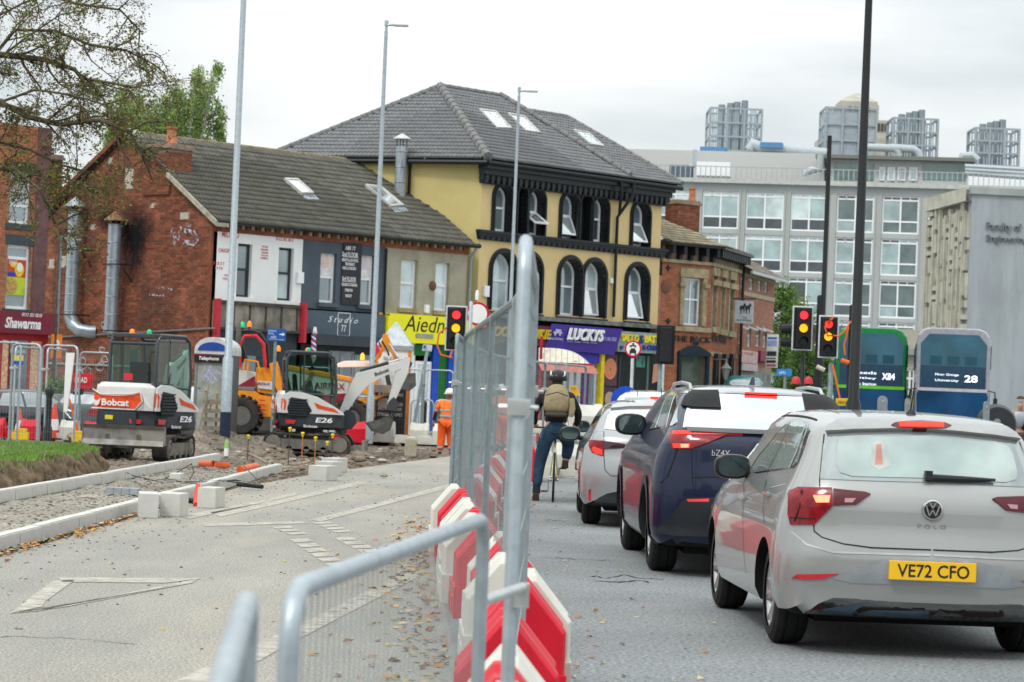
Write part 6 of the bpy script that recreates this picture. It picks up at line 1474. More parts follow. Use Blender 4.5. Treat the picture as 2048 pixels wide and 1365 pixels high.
def arch_trim(car,ax,wr,mt,w=.07):
 mb=MB();n=22;outer=[];
 for i in range(n+1):
  a=math.pi*(-.12+1.24*i/n);
  for r in(wr+.034,wr+.034+w):outer.append((ax+r*math.cos(a),max(.21,wr-.01+r*math.sin(a))))
 A=[(-1.4,y,z)for y,z in outer];B=[(0,y,z)for y,z in outer];Q=car.h.root(A,B);N=car.h.nrm(Q);Q=Q+N*.012;b=mb.add([tuple(q)for q in Q])
 for i in range(n):mb.face((b+2*i,b+2*i+1,b+2*i+3,b+2*i+2),0,True)
 I=mb.add([(q[0]+.05,q[1],q[2])for q in Q[::2]])
 for i in range(n):mb.face((b+2*i,b+2*i+2,I+i+1,I+i),0,True)
 mb.build('arch_trim',mt,car.o,fix=False)
arch_trim(bz,.95,.36,blk_plas,.08);arch_trim(bz,3.8,.36,blk_plas,.08)
# silver estate, third
side=spline([(.12,.24),(.04,.38),(.0,.55),(.02,.72),(.06,.86),(.07,.98),(.14,1.06),(.30,1.2),(.46,1.335),(.8,1.4),(1.4,1.435),(2.0,1.44),(2.6,1.33),(3.1,1.1),(3.4,.98),(4.0,.84),(4.3,.66),(4.36,.45),(4.3,.24),(3.0,.2),(1.0,.2)],3)
half=[(0,.15),(.76,.16),(.87,.22),(.9,.38),(.905,.62),(.89,.78),(.865,.92),(.80,1.0),(.76,1.1),(.70,1.22),(.64,1.33),(.55,1.4),(.4,1.43),(0,1.442)]
silv=carpaint('silver_metallic_paint',(.34,.355,.36),.35,.3)
co=Car('hatchback_car','silver hatchback with slim dark tail lights, third in the queue beside the cyclist',Hull(side,half,.24,.4,.12,4.37,.893),Vector((1.735,29.1,0)),-.3,2.64,.93,.32,silv,.22,grp='cars queuing in the open lane')
co.panel(Z2([(590,262),(450,262),(330,270),(310,300),(288,385),(400,398),(590,415)]),glassmat('rear_glass_grey',(.2,.23,.24),.6,.02),'rear_window',mirror=True,off=.006)
co.panel(Z2([(590,205),(420,215),(350,240),(330,262),(450,252),(590,250)]),silv,'spoiler',mirror=True,off=.03)
yc=co.h.root([(0,-.6,1.3)],[(0,1.5,1.3)])[0][1];MB().box(-.13,.1,yc-.05,yc+.05,1.30,1.33).build('high_brake_light',red_glow,co.o)
for sg in(1,-1):
 def mpx(L):return[(sg*q[0],q[2])for q in co.hit(L)]
 lt=co.panel(mpx(Z1([(600,685),(708,690),(710,808),(690,805),(625,780),(603,735)])),red_lens,'tail_light',off=.012,mode='l')
 co.panel(mpx(Z1([(712,692),(860,712),(925,738),(860,745),(712,755)])),M('smoked_lens',(.05,.02,.03),.15,coat=1.),'tail_light_inner',off=.012,mode='l',parent=lt)
 co.panel(mpx(Z1([(625,755),(640,735),(700,760),(702,796),(650,785)])),red_glow,'brake_lamp',off=.017,mode='l',parent=lt)
 co.panel(mpx(Z1([(598,1058),(613,1056),(612,1142),(596,1144)])),M('reflector_red'),'reflector',off=.008,mode='l')
co.panel(Z1([(986,1072),(820,1074),(740,1088),(680,1120),(625,1165),(800,1178),(986,1185)]),blk_plas,'lower_bumper',mirror=False,off=.008)
co.line(Z2([(285,400),(286,560),(292,650),(330,690),(590,695)]),.007,mirror=True);co.line(Z2([(290,385),(320,280)]),.007,mirror=True)
co.line(Z2([(120,500),(190,440),(400,400)]),.006,'crease',view='side',mat=M('crease_highlight'))
co.panel(Z2([(175,415),(195,370),(225,290),(265,225),(282,225),(270,290),(230,375),(205,405)]),black_gloss,'side_window','side',off=.004)
q=co.at(*Z2([(190,420)])[0]);co.mirror(1.6+1.3,1.0,-.86,r=.13)
c=Vector((0,-.02,.75));co.plate('YD21 RVX',(0,co.h.root([(0,-.6,.78)],[(0,1,.78)])[0][1]-.02,.78))
a=Vector((-.0,.8,1.40));mb=MB();mb.tube([a,a+Vector((0,-.02,.2))],.005,6);mb.build('antenna',blk_plas,co.o)
co.mirror(2.95,1.0,-.86,r=.13)if False else None
# two more white cars ahead, plus two parked cars at left
half2=[(x*.985,z)for x,z in half]
whp=carpaint('white_car_paint',(.62,.64,.65),.05,.3)
def simplecar(name,lab,loc,head,paint,hs=1.,gl=glass_b,lights=True,grp=None,L=4.3,glow=True):
 sd=[(y,z*hs)for y,z in side];hf=[(x,z*hs)for x,z in half]
 c=Car(name,lab,Hull(sd,hf,.24,.4,.12,4.37,.893),Vector(loc),head,2.64,.93,.32,paint,.22,grp=grp)
 c.panel([(-.6,1.08*hs),(.6,1.08*hs),(.54,1.3*hs),(0,1.32*hs),(-.54,1.3*hs)],gl,'rear_window',mode='l')
 for vw in('side','sider'):
  c.panel([(.75,1.0*hs),(1.55,.98*hs),(1.55,1.33*hs),(1.0,1.29*hs)],gl,'side_window',vw,mode='l');c.panel([(1.62,.98*hs),(2.9,.98*hs),(2.5,1.22*hs),(2.1,1.33*hs),(1.62,1.335*hs)],gl,'side_window',vw,mode='l')
 c.panel([(-.6,1.0*hs),(.6,1.0*hs),(.5,1.3*hs),(-.5,1.3*hs)],gl,'windscreen','front',mode='l')
 for sg in(-1,1):c.panel([(sg*.56,.82*hs),(sg*.82,.80*hs),(sg*.83,.98*hs),(sg*.62,.96*hs)],red_glow if glow else red_lens,'tail_light',mode='l',off=.01)
 for sg in(-1,1):c.panel([(sg*.45,.62),(sg*.78,.66),(sg*.8,.74),(sg*.5,.72)],M('headlight_lens',(.6,.62,.62),.15,coat=1.),'headlight','front',mode='l',off=.01)
 c.panel([(-.5,.28),(.5,.28),(.6,.45),(-.6,.45)],blk_plas,'lower_bumper',mode='l')
 c.mirror(2.95,1.0*hs,-.86,r=.13)
 return c
c4=simplecar('white_car','white car with pale roof and aerial, fourth in the queue ahead of the silver hatchback',(1.93,35.2,0),-2.5,whp,1.015,grp='cars queuing in the open lane')
for p_,s_ in(((1275,793),35.2),((1299,783),42.)):
 w_=W(p_[0],p_[1],s_+1.0);q=(c4.I@w_);MB().tube([q,q+Vector((0,0,.22))],.006,6).build('antenna',blk_plas,c4.o)if s_<40 else None
c5=simplecar('white_car','furthest white car in the queue, tall body with red high brake light bars',(2.42,42.8,0),-5,whp,1.13,grp='cars queuing in the open lane')
y5=c5.h.root([(0,-.6,1.47)],[(0,1.5,1.47)])[0][1];MB().box(-.12,.1,y5-.03,y5+.05,1.455,1.49).build('high_brake_light',red_glow,c5.o);MB().box(.16,.45,y5-.01,y5+.08,1.455,1.485).build('high_brake_light',red_glow,c5.o)
dkg=carpaint('dark_grey_paint',(.035,.042,.045),.3,.3)
c6=simplecar('parked_car','dark grey parked car behind the mesh fences at left',(-10.6,62.5,-.33),52-90,dkg,1.0,grp='cars on the side road',glow=False)
c7=simplecar('parked_car','white parked car behind the first excavator and the red road sign',(-9.0,66.5,-.12),50-90,whp,1.0,grp='cars on the side road',glow=False)
c8=simplecar('parked_car','black parked car at the far left edge behind the fences',(-13.2,61.5,-.33),50-90,black_gloss,.98,grp='cars on the side road',glow=False)
# mesh fences along the road
fclamp=M('clamp_zinc',(.6,.63,.62),.35,.7)
wire_m=M('fence_wire',(.27,.33,.34),.5,.3)
def fence_panel(a,b,lab,H=2.0,z0=.0,r=.021,grp='mesh fence panels along the road',top=.0,mesh=True,dens=.095,clampz=(1.55,),lean=0.):
 a=Vector((a[0],a[1],0));b=Vector((b[0],b[1],0));d=b-a;L=d.length
 o=thing('mesh_fence',lab,'fence',(a.x,a.y,z0),math.atan2(d.y,d.x),grp);o.rotation_euler[0]=lean
 rc=.1;mb=MB()
 path=[(0,0,0),(0,0,H-rc),(rc*.3,0,H-rc*.3),(rc,0,H),(L-rc,0,H),(L-rc*.3,0,H-rc*.3),(L,0,H-rc),(L,0,0)]
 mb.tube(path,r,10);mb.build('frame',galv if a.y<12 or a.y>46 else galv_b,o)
 MB().tube([(0,0,.12),(L,0,.12)],r*.8,8).build('bottom_rail',galv,o)
 if mesh:
  mb=MB();x=.03;w=.0011
  while x<L-.02:mb.box(x-w,x+w,-w,w,.12,H-.01);x+=dens
  z=.2
  while z<H-.05:mb.box(0,L,-.006,-.002,z-w,z+w);z+=.2
  mb.build('wire_mesh',wire_m,o,fix=False,kind='stuff')
 for z in clampz:
  mb=MB();mb.box(-.03,.05,-.035,.035,z-.025,z+.025);mb.tube([(.01,-.06,z),(.01,.06,z)],.009,6);mb.build('clamp',fclamp,o,bevel=.004)
 return o
FPp=[(.028,7.8),(.085,11.1),(.014,14.4),(-.138,17.9),(-.29,21.4),(-.445,24.9)]
labs=['nearest mesh fence panel, its galvanised post rising right in front of the camera','second mesh fence panel from the camera, seen edge on behind the nearest post','third mesh fence panel with top rail stepping down to the left','fourth mesh fence panel of the line dividing the lanes','fifth mesh fence panel, ending left of the traffic lights']
for i,((a,b),lb)in enumerate(zip(zip(FPp,FPp[1:]),labs)):fence_panel(a,(b[0]+.0,b[1]-.06),lb,clampz=(1.5,)if i else(1.45,.6),H=1.955 if i==0 else 2.)
far=[(-.515,24.4),(-.5,28),(-.45,31.5),(-.35,35),(-.2,38.5),(.08,42),(.6,45.3),(1.4,48.5)]
labs=['sixth mesh fence panel beside the orange clad worker','mesh fence panel beyond the signals, bending back to the right','mesh fence panel left of the cyclist, nearer one','mesh fence panel left of the cyclist, middle one','mesh fence panel left of the cyclist, farther one','mesh fence panel by the head of the cyclist','last mesh fence panel turning right beyond the cyclist']
for(a,b),lb in zip(zip(far,far[1:]),labs):fence_panel(a,b,lb)
def px2(px,Y):return(W(px,780,Y).x,Y)
site=[((735,69.5),(845,69.2),'mesh fence panel behind the excavator bucket'),((848,69.0),(905,68.6),'mesh fence panel behind the worker in front of the blue and green shop'),((905,68.4),(960,68),'mesh fence panel behind the traffic light'),((596,70),(660,70),'mesh fence panel in front of the dark studio shop')]
for(p,Yp),(q,Yq),lb in site:fence_panel(px2(p,Yp),px2(q,Yq),lb,grp='mesh fence panels round the works',dens=.08,H=1.9 if p<700 else 1.95)
left=[(-20,51,38,50.6,2.05),(22,47.5,78,47.2,2.0),(82,48.2,152,47.6,2.0),(28,56,76,58,2.),(92,57,130,59,2.),(158,57,222,56.5,1.95)]
ll=['mesh fence panel at the far left edge','tall mesh fence panel in front of the shawarma shop','mesh fence panel holding the white post above the grass','mesh fence panel further back with blue and yellow notice','mesh fence panel further back beside the bollard','low mesh fence panel by the red road sign left of the excavator']
for(a,Ya,b,Yb,H),lb in zip(left,ll):
 p,q=px2(a,Ya),px2(b,Yb);fence_panel(p,q,lb,H=H,grp='mesh fence panels round the works',dens=.07,z0=0 if Ya>52 else-.02)
rub=M('recycled_rubber',(.05,.05,.048),.9,var=.2)
for px_,Y_,lb in((30,46.6,'black rubber fence foot under the left fence'),(90,46.8,'long black rubber fence foot on the edge of the grass'),(110,49.5,'black rubber fence foot behind the long one')):
 p=W(px_,880,Y_);mb=MB();mb.box(-.38,.38,-.12,.12,0,.14);mb.box(-.3,.3,-.08,.08,.14,.17);o=mb.build('rubber_block',rub,bevel=.02);o.location=(p.x,p.y,.0);tag(o,lb,'rubber block')
nt_=thing('site_notice','small yellow and blue notice on the left fence','sign');c=W(36,721,54.5)
MB().box(c.x-.11,c.x+.11,c.y-.01,c.y+.01,c.z-.01,c.z+.11).build('yellow_panel',M('notice_yellow',(.7,.6,.12),.5),nt_);MB().box(c.x-.11,c.x+.11,c.y-.01,c.y+.01,c.z-.09,c.z-.012).build('blue_panel',bluep,nt_)
mb=MB();p0,p1=W(141,706,47),W(131,824,47);mb.box(p0.x-.075,p0.x+.075,47,47.1,p0.z-.45,p0.z);
mb=MB();mb.rings([[(p0.x+s_*.075,47+t_*.04,p0.z)for s_,t_ in((-1,-1),(1,-1),(1,1),(-1,1))],[((p0.x+p1.x)/2+s_*.055,47+t_*.04,(p0.z+p1.z)/2)for s_,t_ in((-1,-1),(1,-1),(1,1),(-1,1))],[(p1.x+s_*.03,47+t_*.04,p1.z)for s_,t_ in((-1,-1),(1,-1),(1,1),(-1,1))]],sm=False)
tag(mb.build('marker_post',white_m),'white tapering plastic post hung on the left mesh fence','post')
# near pedestrian barrier
def ped_barrier(pts,lab,r=.019,low=-.9):
 o=thing('pedestrian_barrier',lab,'barrier',group='galvanised pedestrian barriers nearest the camera');a,b=Vector(pts[0]),Vector(pts[1]);d=(b-a).normalized();L=(b-a).length;rc=.09
 mb=MB();up=Vector((0,0,1));path=[a-up*(a.z-.02)]
 for t in range(5):th=t*math.pi/8;path.append(a+d*rc*(1-math.cos(th))-up*rc*(1-math.sin(th)))
 for t in range(5):th=t*math.pi/8;path.append(b-d*rc*(1-math.sin(th))-up*rc*(1-math.cos(th)))
 path.append(b-up*(b.z-.02));mb.tube(path,r,14);mb.build('frame',galv,o)
 MB().tube([a-up*(a.z-.15),b-up*(b.z-.15)],r*.8,10).build('bottom_rail',galv,o)
 mb=MB();k=.07
 while k<L-.05:q=a+d*k;mb.box(q.x-.0016,q.x+.0016,q.y-.0016,q.y+.0016,.15,a.z-.02);k+=.06
 mb.build('wire_mesh',wire_m,o,fix=False,kind='stuff')
 mb=MB()
 for q in(a,b):mb.box(q.x-.2,q.x+.2,q.y-.025,q.y+.025,0,.03)
 mb.build('foot',galv,o);return o
ped_barrier([W(583,1182,4.45),W(968,1038,7.1)],'galvanised pedestrian barrier with rounded corner close to the camera')
ped_barrier([W(405,1500,2.9),W(497,1192,4.3)],'blurred end of a second galvanised barrier, closest to the camera at bottom left')
cl=MB();c=W(1003,1190,7.45);cl.tube([c-Vector((.05,.25,0)),c+Vector((.06,.3,.0))],.016,10);q=W(1028,1190,7.8);cl.box(q.x-.0,q.x+.045,q.y-.04,q.y+.04,q.z-.035,q.z+.035);tag(cl.build('fence_clamp',fclamp),'zinc clamp joining the near barrier to the tall post','clamp')
# red and white water filled barriers
redp=M('red_plastic_barrier',(.62,.012,.03),.38,var=.08,scale=3,dirt=.15,dcol=(.4,.1,.08));whtp=M('white_plastic_barrier',(.66,.65,.58),.45,var=.06,scale=3,dirt=.3,dcol=(.4,.37,.3))
def barrier_mesh(mt):
 w,L=.205,.56;mb=MB()
 def sec(y,ks,top,d=0.):return[(-w*ks,y,.2),(w*ks,y,.2),(w*ks,y,.40-d),(.028,y,top),(-.028,y,top),(-w*ks,y,.40-d)]
 mb.rings([sec(0,.93,.585,.01),sec(.025,1,.615),(sec(.13,1,.615)),sec(.16,.95,.59,.012),sec(.40,.95,.59,.012),sec(.43,1,.615),sec(.53,1,.615),sec(L,.93,.585,.01)],sm=False)
 mb.box(-w*1.04,w*1.04,-.02,.98,0,.205);mb.box(-w*.8,w*.8,.60,.95,.205,.24)
 for sx in(-1,1):mb.box(sx*w*1.04-.006,sx*w*1.04+.006,.2,.45,.03,.13);mb.box(sx*w*1.04-.006,sx*w*1.04+.006,.6,.85,.03,.13)
 b=mb.build('barrier',mt,bevel=.014);me=b.data;bpy.data.objects.remove(b);me.name='barrier';return me
bmr,bmw=barrier_mesh(redp),barrier_mesh(whtp)
dmb=MB();dmb.box(-.202,-.186,.3,.7,.05,.17);dmb.box(.186,.202,.3,.7,.05,.17);
BARR=[(8.0,-.02,1,0),(8.57,.0,0,0),(10.1,-.0,1,0),(11.95,.075,1,0),(12.52,.115,0,0),(13.7,-.0,0,0),(15.2,.05,1,0),(15.8,.06,0,0),(17.,-.0,1,0),(18.1,-.06,0,0),(19.0,-.02,1,0),(19.8,-.05,0,0),(20.7,-.05,0,0),(21.5,-.02,1,0),(22.5,-.03,1,0),(23.6,-.07,0,0)]
def blab(i,n,c):return None
k=0
for(Y,dx,red,_)in BARR:
 o=bpy.data.objects.new('traffic_barrier',bmr if red else bmw);C.objects.link(o);o.location=(fx_(Y)+dx,Y,0);o.rotation_euler[2]=R(1.8+random.uniform(-1.5,1.5));o['group']='red and white plastic barriers dividing the lanes';k+=1
 o['category']='barrier'
 o['label']=['red barrier nearest the camera at the bottom edge','white barrier just behind the nearest red one','low red barrier between the near post and the big red barrier','large red barrier with sloped shoulder right of the near post','white barrier peeping out right behind the large red one','white barrier hidden left behind the near post clamp','red barrier with both shoulders showing round the near posts','white barrier behind the red one with both shoulders showing','red barrier under the corner post of the near rail','white barrier beside the corner post of the near rail','red barrier between two white ones left of the posts','white barrier jutting left, nearest of the white group','white barrier jutting left, middle of the white group','red barrier in front of the bright red top one','bright red barrier at the top of the left row','white barrier jutting farthest left at the top of the row'][k-1]
far_b=[25.5,26.7,28,29.3,30.6,32,33.5,35,36.5,38,39.5,41,43,45]
for i,Y in enumerate(far_b):
 o=bpy.data.objects.new('traffic_barrier',bmr if i%3!=1 else bmw);C.objects.link(o);o.location=(fx_(Y)+.1,Y,0);o.rotation_euler[2]=R(-3);o['category']='barrier';o['group']='red and white barriers beyond the bend'
 o['label']=('red' if i%3!=1 else 'white')+' plastic barrier beyond the bend, '+['first','second','third','fourth','fifth','sixth','seventh','eighth','ninth','tenth','eleventh','twelfth','thirteenth','last'][i]+' along the fence towards the cyclist'
def bar_at(px,py,Y,red,rz,lab,z=0,sc=1.):
 p=W(px,py,Y);o=bpy.data.objects.new('traffic_barrier',bmr if red else bmw);C.objects.link(o);o.location=(p.x,p.y,z);o.rotation_euler[2]=R(rz);o.scale=(sc,sc,sc);tag(o,lab,'barrier')
 return o
for a in((10,860,57,1,80,'red barrier at far left behind the fences'),(78,860,57,1,80,'red barrier beside the black bollard'),(158,850,57.5,0,85,'white barrier left of the first excavator'),(205,855,57.2,1,85,'red barrier tucked beside the first excavator blade'),(790,860,68.5,0,86,'white barrier behind the excavator bucket, left one'),(858,862,68.2,0,86,'white barrier behind the plastic drum, middle one'),(905,862,67.8,0,86,'white barrier behind the worker'),(735,870,66.5,1,80,'red barrier low behind the excavator blade')):bar_at(*a,sc=.72 if a[0]<300 else.9)
for i,(px_,Y_,z_)in enumerate(((1205,47.5,.0),(1205,47.5,.7),(1178,46,.0),(1160,50,.7),(1160,50,0))):
 bar_at(px_,820,Y_,0,88,['white barrier at the foot of the stack beyond the cyclist','white barrier on top of the stack beyond the cyclist','low white barrier in front of the stack right of the cyclist','upper white barrier left of the stack','lower white barrier left of the stack'][i],z_)
# lamp posts
def lamp(px,pyb,Y,H,r0,r1,lab,mt,head=True,stepz=None,tilt=0,grp='tall lamp posts',r_low=None,hd=1.):
 p=W(px,pyb,Y);o=thing('lamp_post',lab,'lamp post',(p.x,p.y,0),0,grp)
 prof=[(r_low or r0*1.3,0),(r_low or r0*1.3,stepz or 1.2),(r0,(stepz or 1.2)+.06),(r1,H)]
 MB().lathe(prof,(0,0,0),'z',16).build('pole',mt,o)
 if head:
  mb=MB();mb.tube([(0,0,H-.05),(0,0,H+.12),(.08,0,H+.16),(.2,0,H+.16)],.035,8);mb.build('bracket',mt,o)
  mb=MB();mb.rings([[(x,y*w,z)for y,z in((-1,H+.13),(1,H+.13),(.8,H+.17),(-.8,H+.17))]for x,w in((.16,.06),(.25,.11),(.48,.11),(.56,.06))],sm=False);mb.build('lamp_head',M('lamp_head_grey',(.35,.37,.38),.5),o)
  MB().lathe([(.05,H+.12),(.05,H+.26)],(0,0,0),'z',8).build('sensor',mt,o)
 return o
l1=lamp(457,700,58.5,13,.085,.055,'thick galvanised lamp post with dark blue base beside the telephone box',galv,head=False,stepz=1.95,r_low=.12)
MB().lathe([(.124,0),(.124,.75)],(0,0,0),'z',16).build('base_sleeve',M('navy_sleeve',(.015,.03,.06),.5),l1)
lamp(748,640,66,W(771,62,66).z,.075,.045,'galvanised lamp post in front of the studio shop with small flat head',galv)
lamp(1023,560,78,W(1034,192,78).z,.065,.04,'farthest galvanised lamp post in front of the yellow building',galv)
lamp(115,620,72,W(119,489,72).z,.06,.045,'short grey lamp post in front of the brick gable at left',galv_b,stepz=1.,hd=1.)
lamp(1707,800,41,9.5,.088,.05,'large black lamp post rising between the buses, top out of frame',blk_p,head=False,stepz=1.52,r_low=.118)
lamp(1643,700,62,W(1663,272,62).z,.06,.055,'slimmer black pole left of the big black lamp post',blk_p,head=False,stepz=.5)
# traffic signals
sigb=M('signal_black',(.015,.016,.018),.5);sigw=M('signal_edge_white',(.62,.66,.68),.5)
lr=M('signal_red_lit',(1.,.03,.04),.4,emis=1.8,var=.01);la=M('signal_amber_lit',(1.,.36,.01),.4,emis=1.8,var=.01);loff=M('signal_off',(.03,.035,.035),.3)
def signal(px,py,Y,yaw,lab,lit=(1,1,0),pole=True,sc=1.,back=False,polepx=None):
 c=W(px,py,Y);o=thing('traffic_light',lab,'traffic light',(c.x,c.y,0),R(yaw),'traffic signal heads');z=c.z
 W_,H_=.25*sc,.53*sc
 mb=MB();mb.box(-W_,W_,0,.03,z-H_,z+H_);e=mb.build('backing_board',sigw if not back else sigb,o,bevel=.02)
 if not back:MB().box(-W_+.035,W_-.035,-.01,.0,z-H_+.035,z+H_-.035).build('board_face',sigb,o)
 MB().box(-.155*sc,.155*sc,.035 if back else-.13,.16 if back else-.01,z-.47*sc,z+.47*sc).build('housing',sigb,o,bevel=.02)
 if back:return o
 for i,zz in enumerate((.31,0,-.31)):
  zz=z+zz*sc;mt=[lr,la,loff][i]if lit[i]else loff
  MB().lathe([(.1*sc,-.14),(.09*sc,-.155),(.001,-.165)],(0,0,zz),'y',20).build('lens',mt,o)
  mb=MB();n=14
  for k in range(n):
   a0,a1=math.pi*(-.1+1.2*k/n),math.pi*(-.1+1.2*(k+1)/n);r=.115*sc;d0=-.14-.17*(.5+.5*math.sin(a0));d1=-.14-.17*(.5+.5*math.sin(a1))
   mb.poly([(r*math.cos(a0),-.12,zz+r*math.sin(a0)),(r*math.cos(a1),-.12,zz+r*math.sin(a1)),(r*math.cos(a1),d1,zz+r*math.sin(a1)),(r*math.cos(a0),d0,zz+r*math.sin(a0))])
  mb.build('hood',sigb,o,fix=False)
 return o
def pole(px,py,Y,zt,r,mt,lab,rz=0,name='signal_pole'):
 p=W(px,py,Y);o=MB().lathe([(r,0),(r,zt),(r*.6,zt+.03)],(0,0,0),'z',12).build(name,mt);o.location=(p.x,p.y,0);return tag(o,lab,'pole')
signal(1605,657,62,4,'right-hand traffic light with white edge showing red and amber, larger of the pair')
signal(1657,674,60,-8,'slightly turned traffic light by the black poles showing red and amber',sc=.93)
signal(912,657,61,0,'traffic light by the fence posts showing red and amber before the yellow sign',sc=1.)
signal(966,672,66,0,'traffic light half hidden behind the fence posts with an orange glow',lit=(1,0,0),sc=.95)
bs_=signal(1331,690,60,180,'black back of a traffic light on a grey pole by the pub',back=True,lit=(0,0,0),sc=.85)
pole(1605,740,62.2,2.6,.055,blk_p,'black pole under the right-hand traffic light');pole(1637,690,62,W(1640,593,62).z,.075,blk_p,'short thick black pole between the two right traffic lights')
pole(1702,690,60,W(1703,612,60).z,.07,blk_p,'black pole left of the green bus');pole(912,740,61.1,2.5,.055,blk_p,'black pole under the traffic light by the worker');pole(941,640,64,W(947,606,64).z,.05,galv,'slim grey pole between two traffic lights')
pole(1322,700,60.1,W(1326,655,60.1).z,.05,galv_b,'grey pole carrying the black traffic light back');pole(1661,760,60.2,1.9+.5,.06,galv_b,'grey pole under the slightly turned traffic light')
o=thing('side_signal','pair of dark hooded lamps facing away beside the right-hand traffic light','traffic light');c=W(1578,672,62.3)
for k in(-.16,.16):MB().lathe([(.11,-.2),(.12,0),(.1,.16),(.001,.17)],(c.x,c.y,c.z+k),'x',14).build('lamp_housing',sigb,o)
orc=M('orange_cable',(.85,.16,.02),.5)
for pts,Y,lab in(([(1664,652),(1655,642),(1668,634),(1650,655),(1655,672),(1678,672),(1690,662),(1700,645),(1712,640)],59.8,'orange cable looped over the turned traffic light'),([(1697,655),(1688,690),(1690,710)],59.9,'orange cable hanging to a connector left of the green bus'),([(1665,730),(1672,760),(1680,800)],59.7,'orange cable running down the grey pole'),([(893,655),(878,668),(874,690),(882,710),(905,716)],61,'orange cable looping from the left traffic light'),([(900,716),(905,700)],60.9,'short end of orange cable under the left traffic light')):
 tag(MB().tube([W(a,b,Y)for a,b in pts],.022,6).build('cable',orc),lab,'cable')
c=W(1689,723,59.9);tag(MB().tube([c-Vector((.08,0,-.02)),c+Vector((.1,0,-.03))],.055,10).build('cable_connector',orc),'orange cable connector left of the green bus','connector')
c=W(1642,738,60);tag(MB().tube([c-Vector((.1,0,-.05)),c+Vector((.08,0,-.03))],.055,10).build('camera',M('camera_beige',(.6,.55,.45),.5)),'small pale traffic camera on the grey pole','camera')
c=W(954,592,63.8);tag(MB().lathe([(.04,-.1),(.045,.05),(.03,.12),(.001,.14)],c,'z',10).build('detector',upvc),'white rounded detector on top of the slim pole','detector')
# round and other signs
def round_sign(px,py,Y,r,kind,lab,polepx=None,zt=None,yaw=0):
 c=W(px,py,Y);o=thing('road_sign',lab,'road sign',(c.x,c.y,0),R(yaw));z=c.z;n=28
 def dsk(rr,y,m,nm):mb=MB();mb.poly([(rr*math.cos(2*math.pi*i/n),y,z+rr*math.sin(2*math.pi*i/n))for i in range(n)]);return mb.build(nm,m,o,fix=False)
 MB().lathe([(.001,.012),(r,.012),(r,0),(.001,0)],(0,0,z),'y',n).build('plate',M('sign_back_grey',(.3,.32,.33),.5)if kind=='back' else M('sign_red',(.65,.01,.03),.45)if kind!='arrow' else bluep,o)
 if kind in('novehicle','plainred'):dsk(r*.8,-.004,white_m,'white_face')
 if kind=='novehicle':
  mb=MB();s=r/.38
  mb.box(-.15*s,.15*s,-.012,-.008,z-.2*s,z-.06*s);mb.box(-.1*s,.1*s,-.012,-.008,z-.06*s,z+.02*s);mb.box(-.15*s,-.09*s,-.012,-.008,z-.26*s,z-.2*s);mb.box(.09*s,.15*s,-.012,-.008,z-.26*s,z-.2*s)
  for q in(-.11,.1):mb.lathe([(.001,-.012),(.05*s,-.012),(.05*s,-.008)],(q*s,0,z+.12*s),'y',10)
  mb.box(-.1*s,.1*s,-.012,-.008,z+.12*s,z+.17*s);mb.box(-.04*s,.04*s,-.012,-.008,z+.17*s,z+.27*s);mb.build('vehicle_symbols',bl,o,fix=False)
 if kind=='arrow':
  mb=MB();mb.T=Matrix.Translation((0,0,z))@Matrix.Rotation(R(45),4,'Y');mb.box(-.06,.06,-.01,-.006,-.28,.2);mb.build('arrow',white_m,o)
 if polepx:MB().lathe([(.035,0),(.035,z+(zt or-.2))],(0,.05,0),'z',10).build('post',M('post_pale',(.6,.62,.62),.5),o)
 return o
round_sign(1266,698,55,.175*1.0,'novehicle','round red and white no motor vehicles sign in front of the fish shop',True)
round_sign(955,628,65.5,.3,'plainred','round red edged sign glimpsed behind the slim pole and fence',None)
round_sign(1250,801,46,.25,'arrow','round blue keep arrow sign behind the white cars',True,-.1)
ts=thing('road_sign','red bordered triangular sign behind the black signal by the pub','road sign');a,b,c=W(1311,725,61),W(1344,725,61),W(1328,694,61)
mb=MB();mb.prism([a,b,c],(0,.02,0));mb.build('plate',M('sign_red'),ts);cc=(a+b+c)/3;mb=MB();mb.poly([cc+(p-cc)*.62+Vector((0,-.006,0))for p in(a,b,c)]);mb.build('white_face',white_m,ts,fix=False)
MB().tube([Vector((cc.x,61.05,0)),Vector((cc.x,61.05,cc.z))],.03,8).build('post',M('post_pale'),ts)
def wboard(c4,Y,mt,name='board',parent=None,th=.03):return MB().prism([W(a,b,Y)for a,b in c4],(0,th,0)).build(name,mt,parent)
rs=thing('road_sign','red temporary road sign with white word ROAD left of the first excavator','road sign');wboard([(146,747),(187,748),(184,776),(168,778),(146,777)],58.5,M('sign_red'),parent=rs);wtext('ROAD',150,174,755,766,58.47,wl,parent=rs,bold=.02);wboard([(146,778),(168,778),(166,790),(146,790)],58.4,sigb,parent=rs);wtext('AS',147,157,777,784,58.37,wl,parent=rs)
MB().tube([W(160,790,58.6),W(160,850,58.6)],.02,6).build('post',galv_b,rs)
cs=thing('cycle_sign','blue cycle route sign with white arrow and bicycle above the dumper','road sign');wboard([(535,657),(572,658),(571,683),(534,682)],66,M('sign_blue',(.02,.12,.42),.45),parent=cs)
wtext('University',537,553,660,665,65.97,wl,parent=cs);wtext('Burley',537,548,665,670,65.97,wl,parent=cs);wtext('safe bicycle crossing',538,567,678,681,65.97,wl,parent=cs)
mb=MB();mb.poly([W(a,b,65.96)for a,b in((559,668),(565,668.3),(565,665.5),(570,669.5),(564.5,673),(564.8,670.5),(559,670.2))]);mb.build('arrow',wl,cs,fix=False)
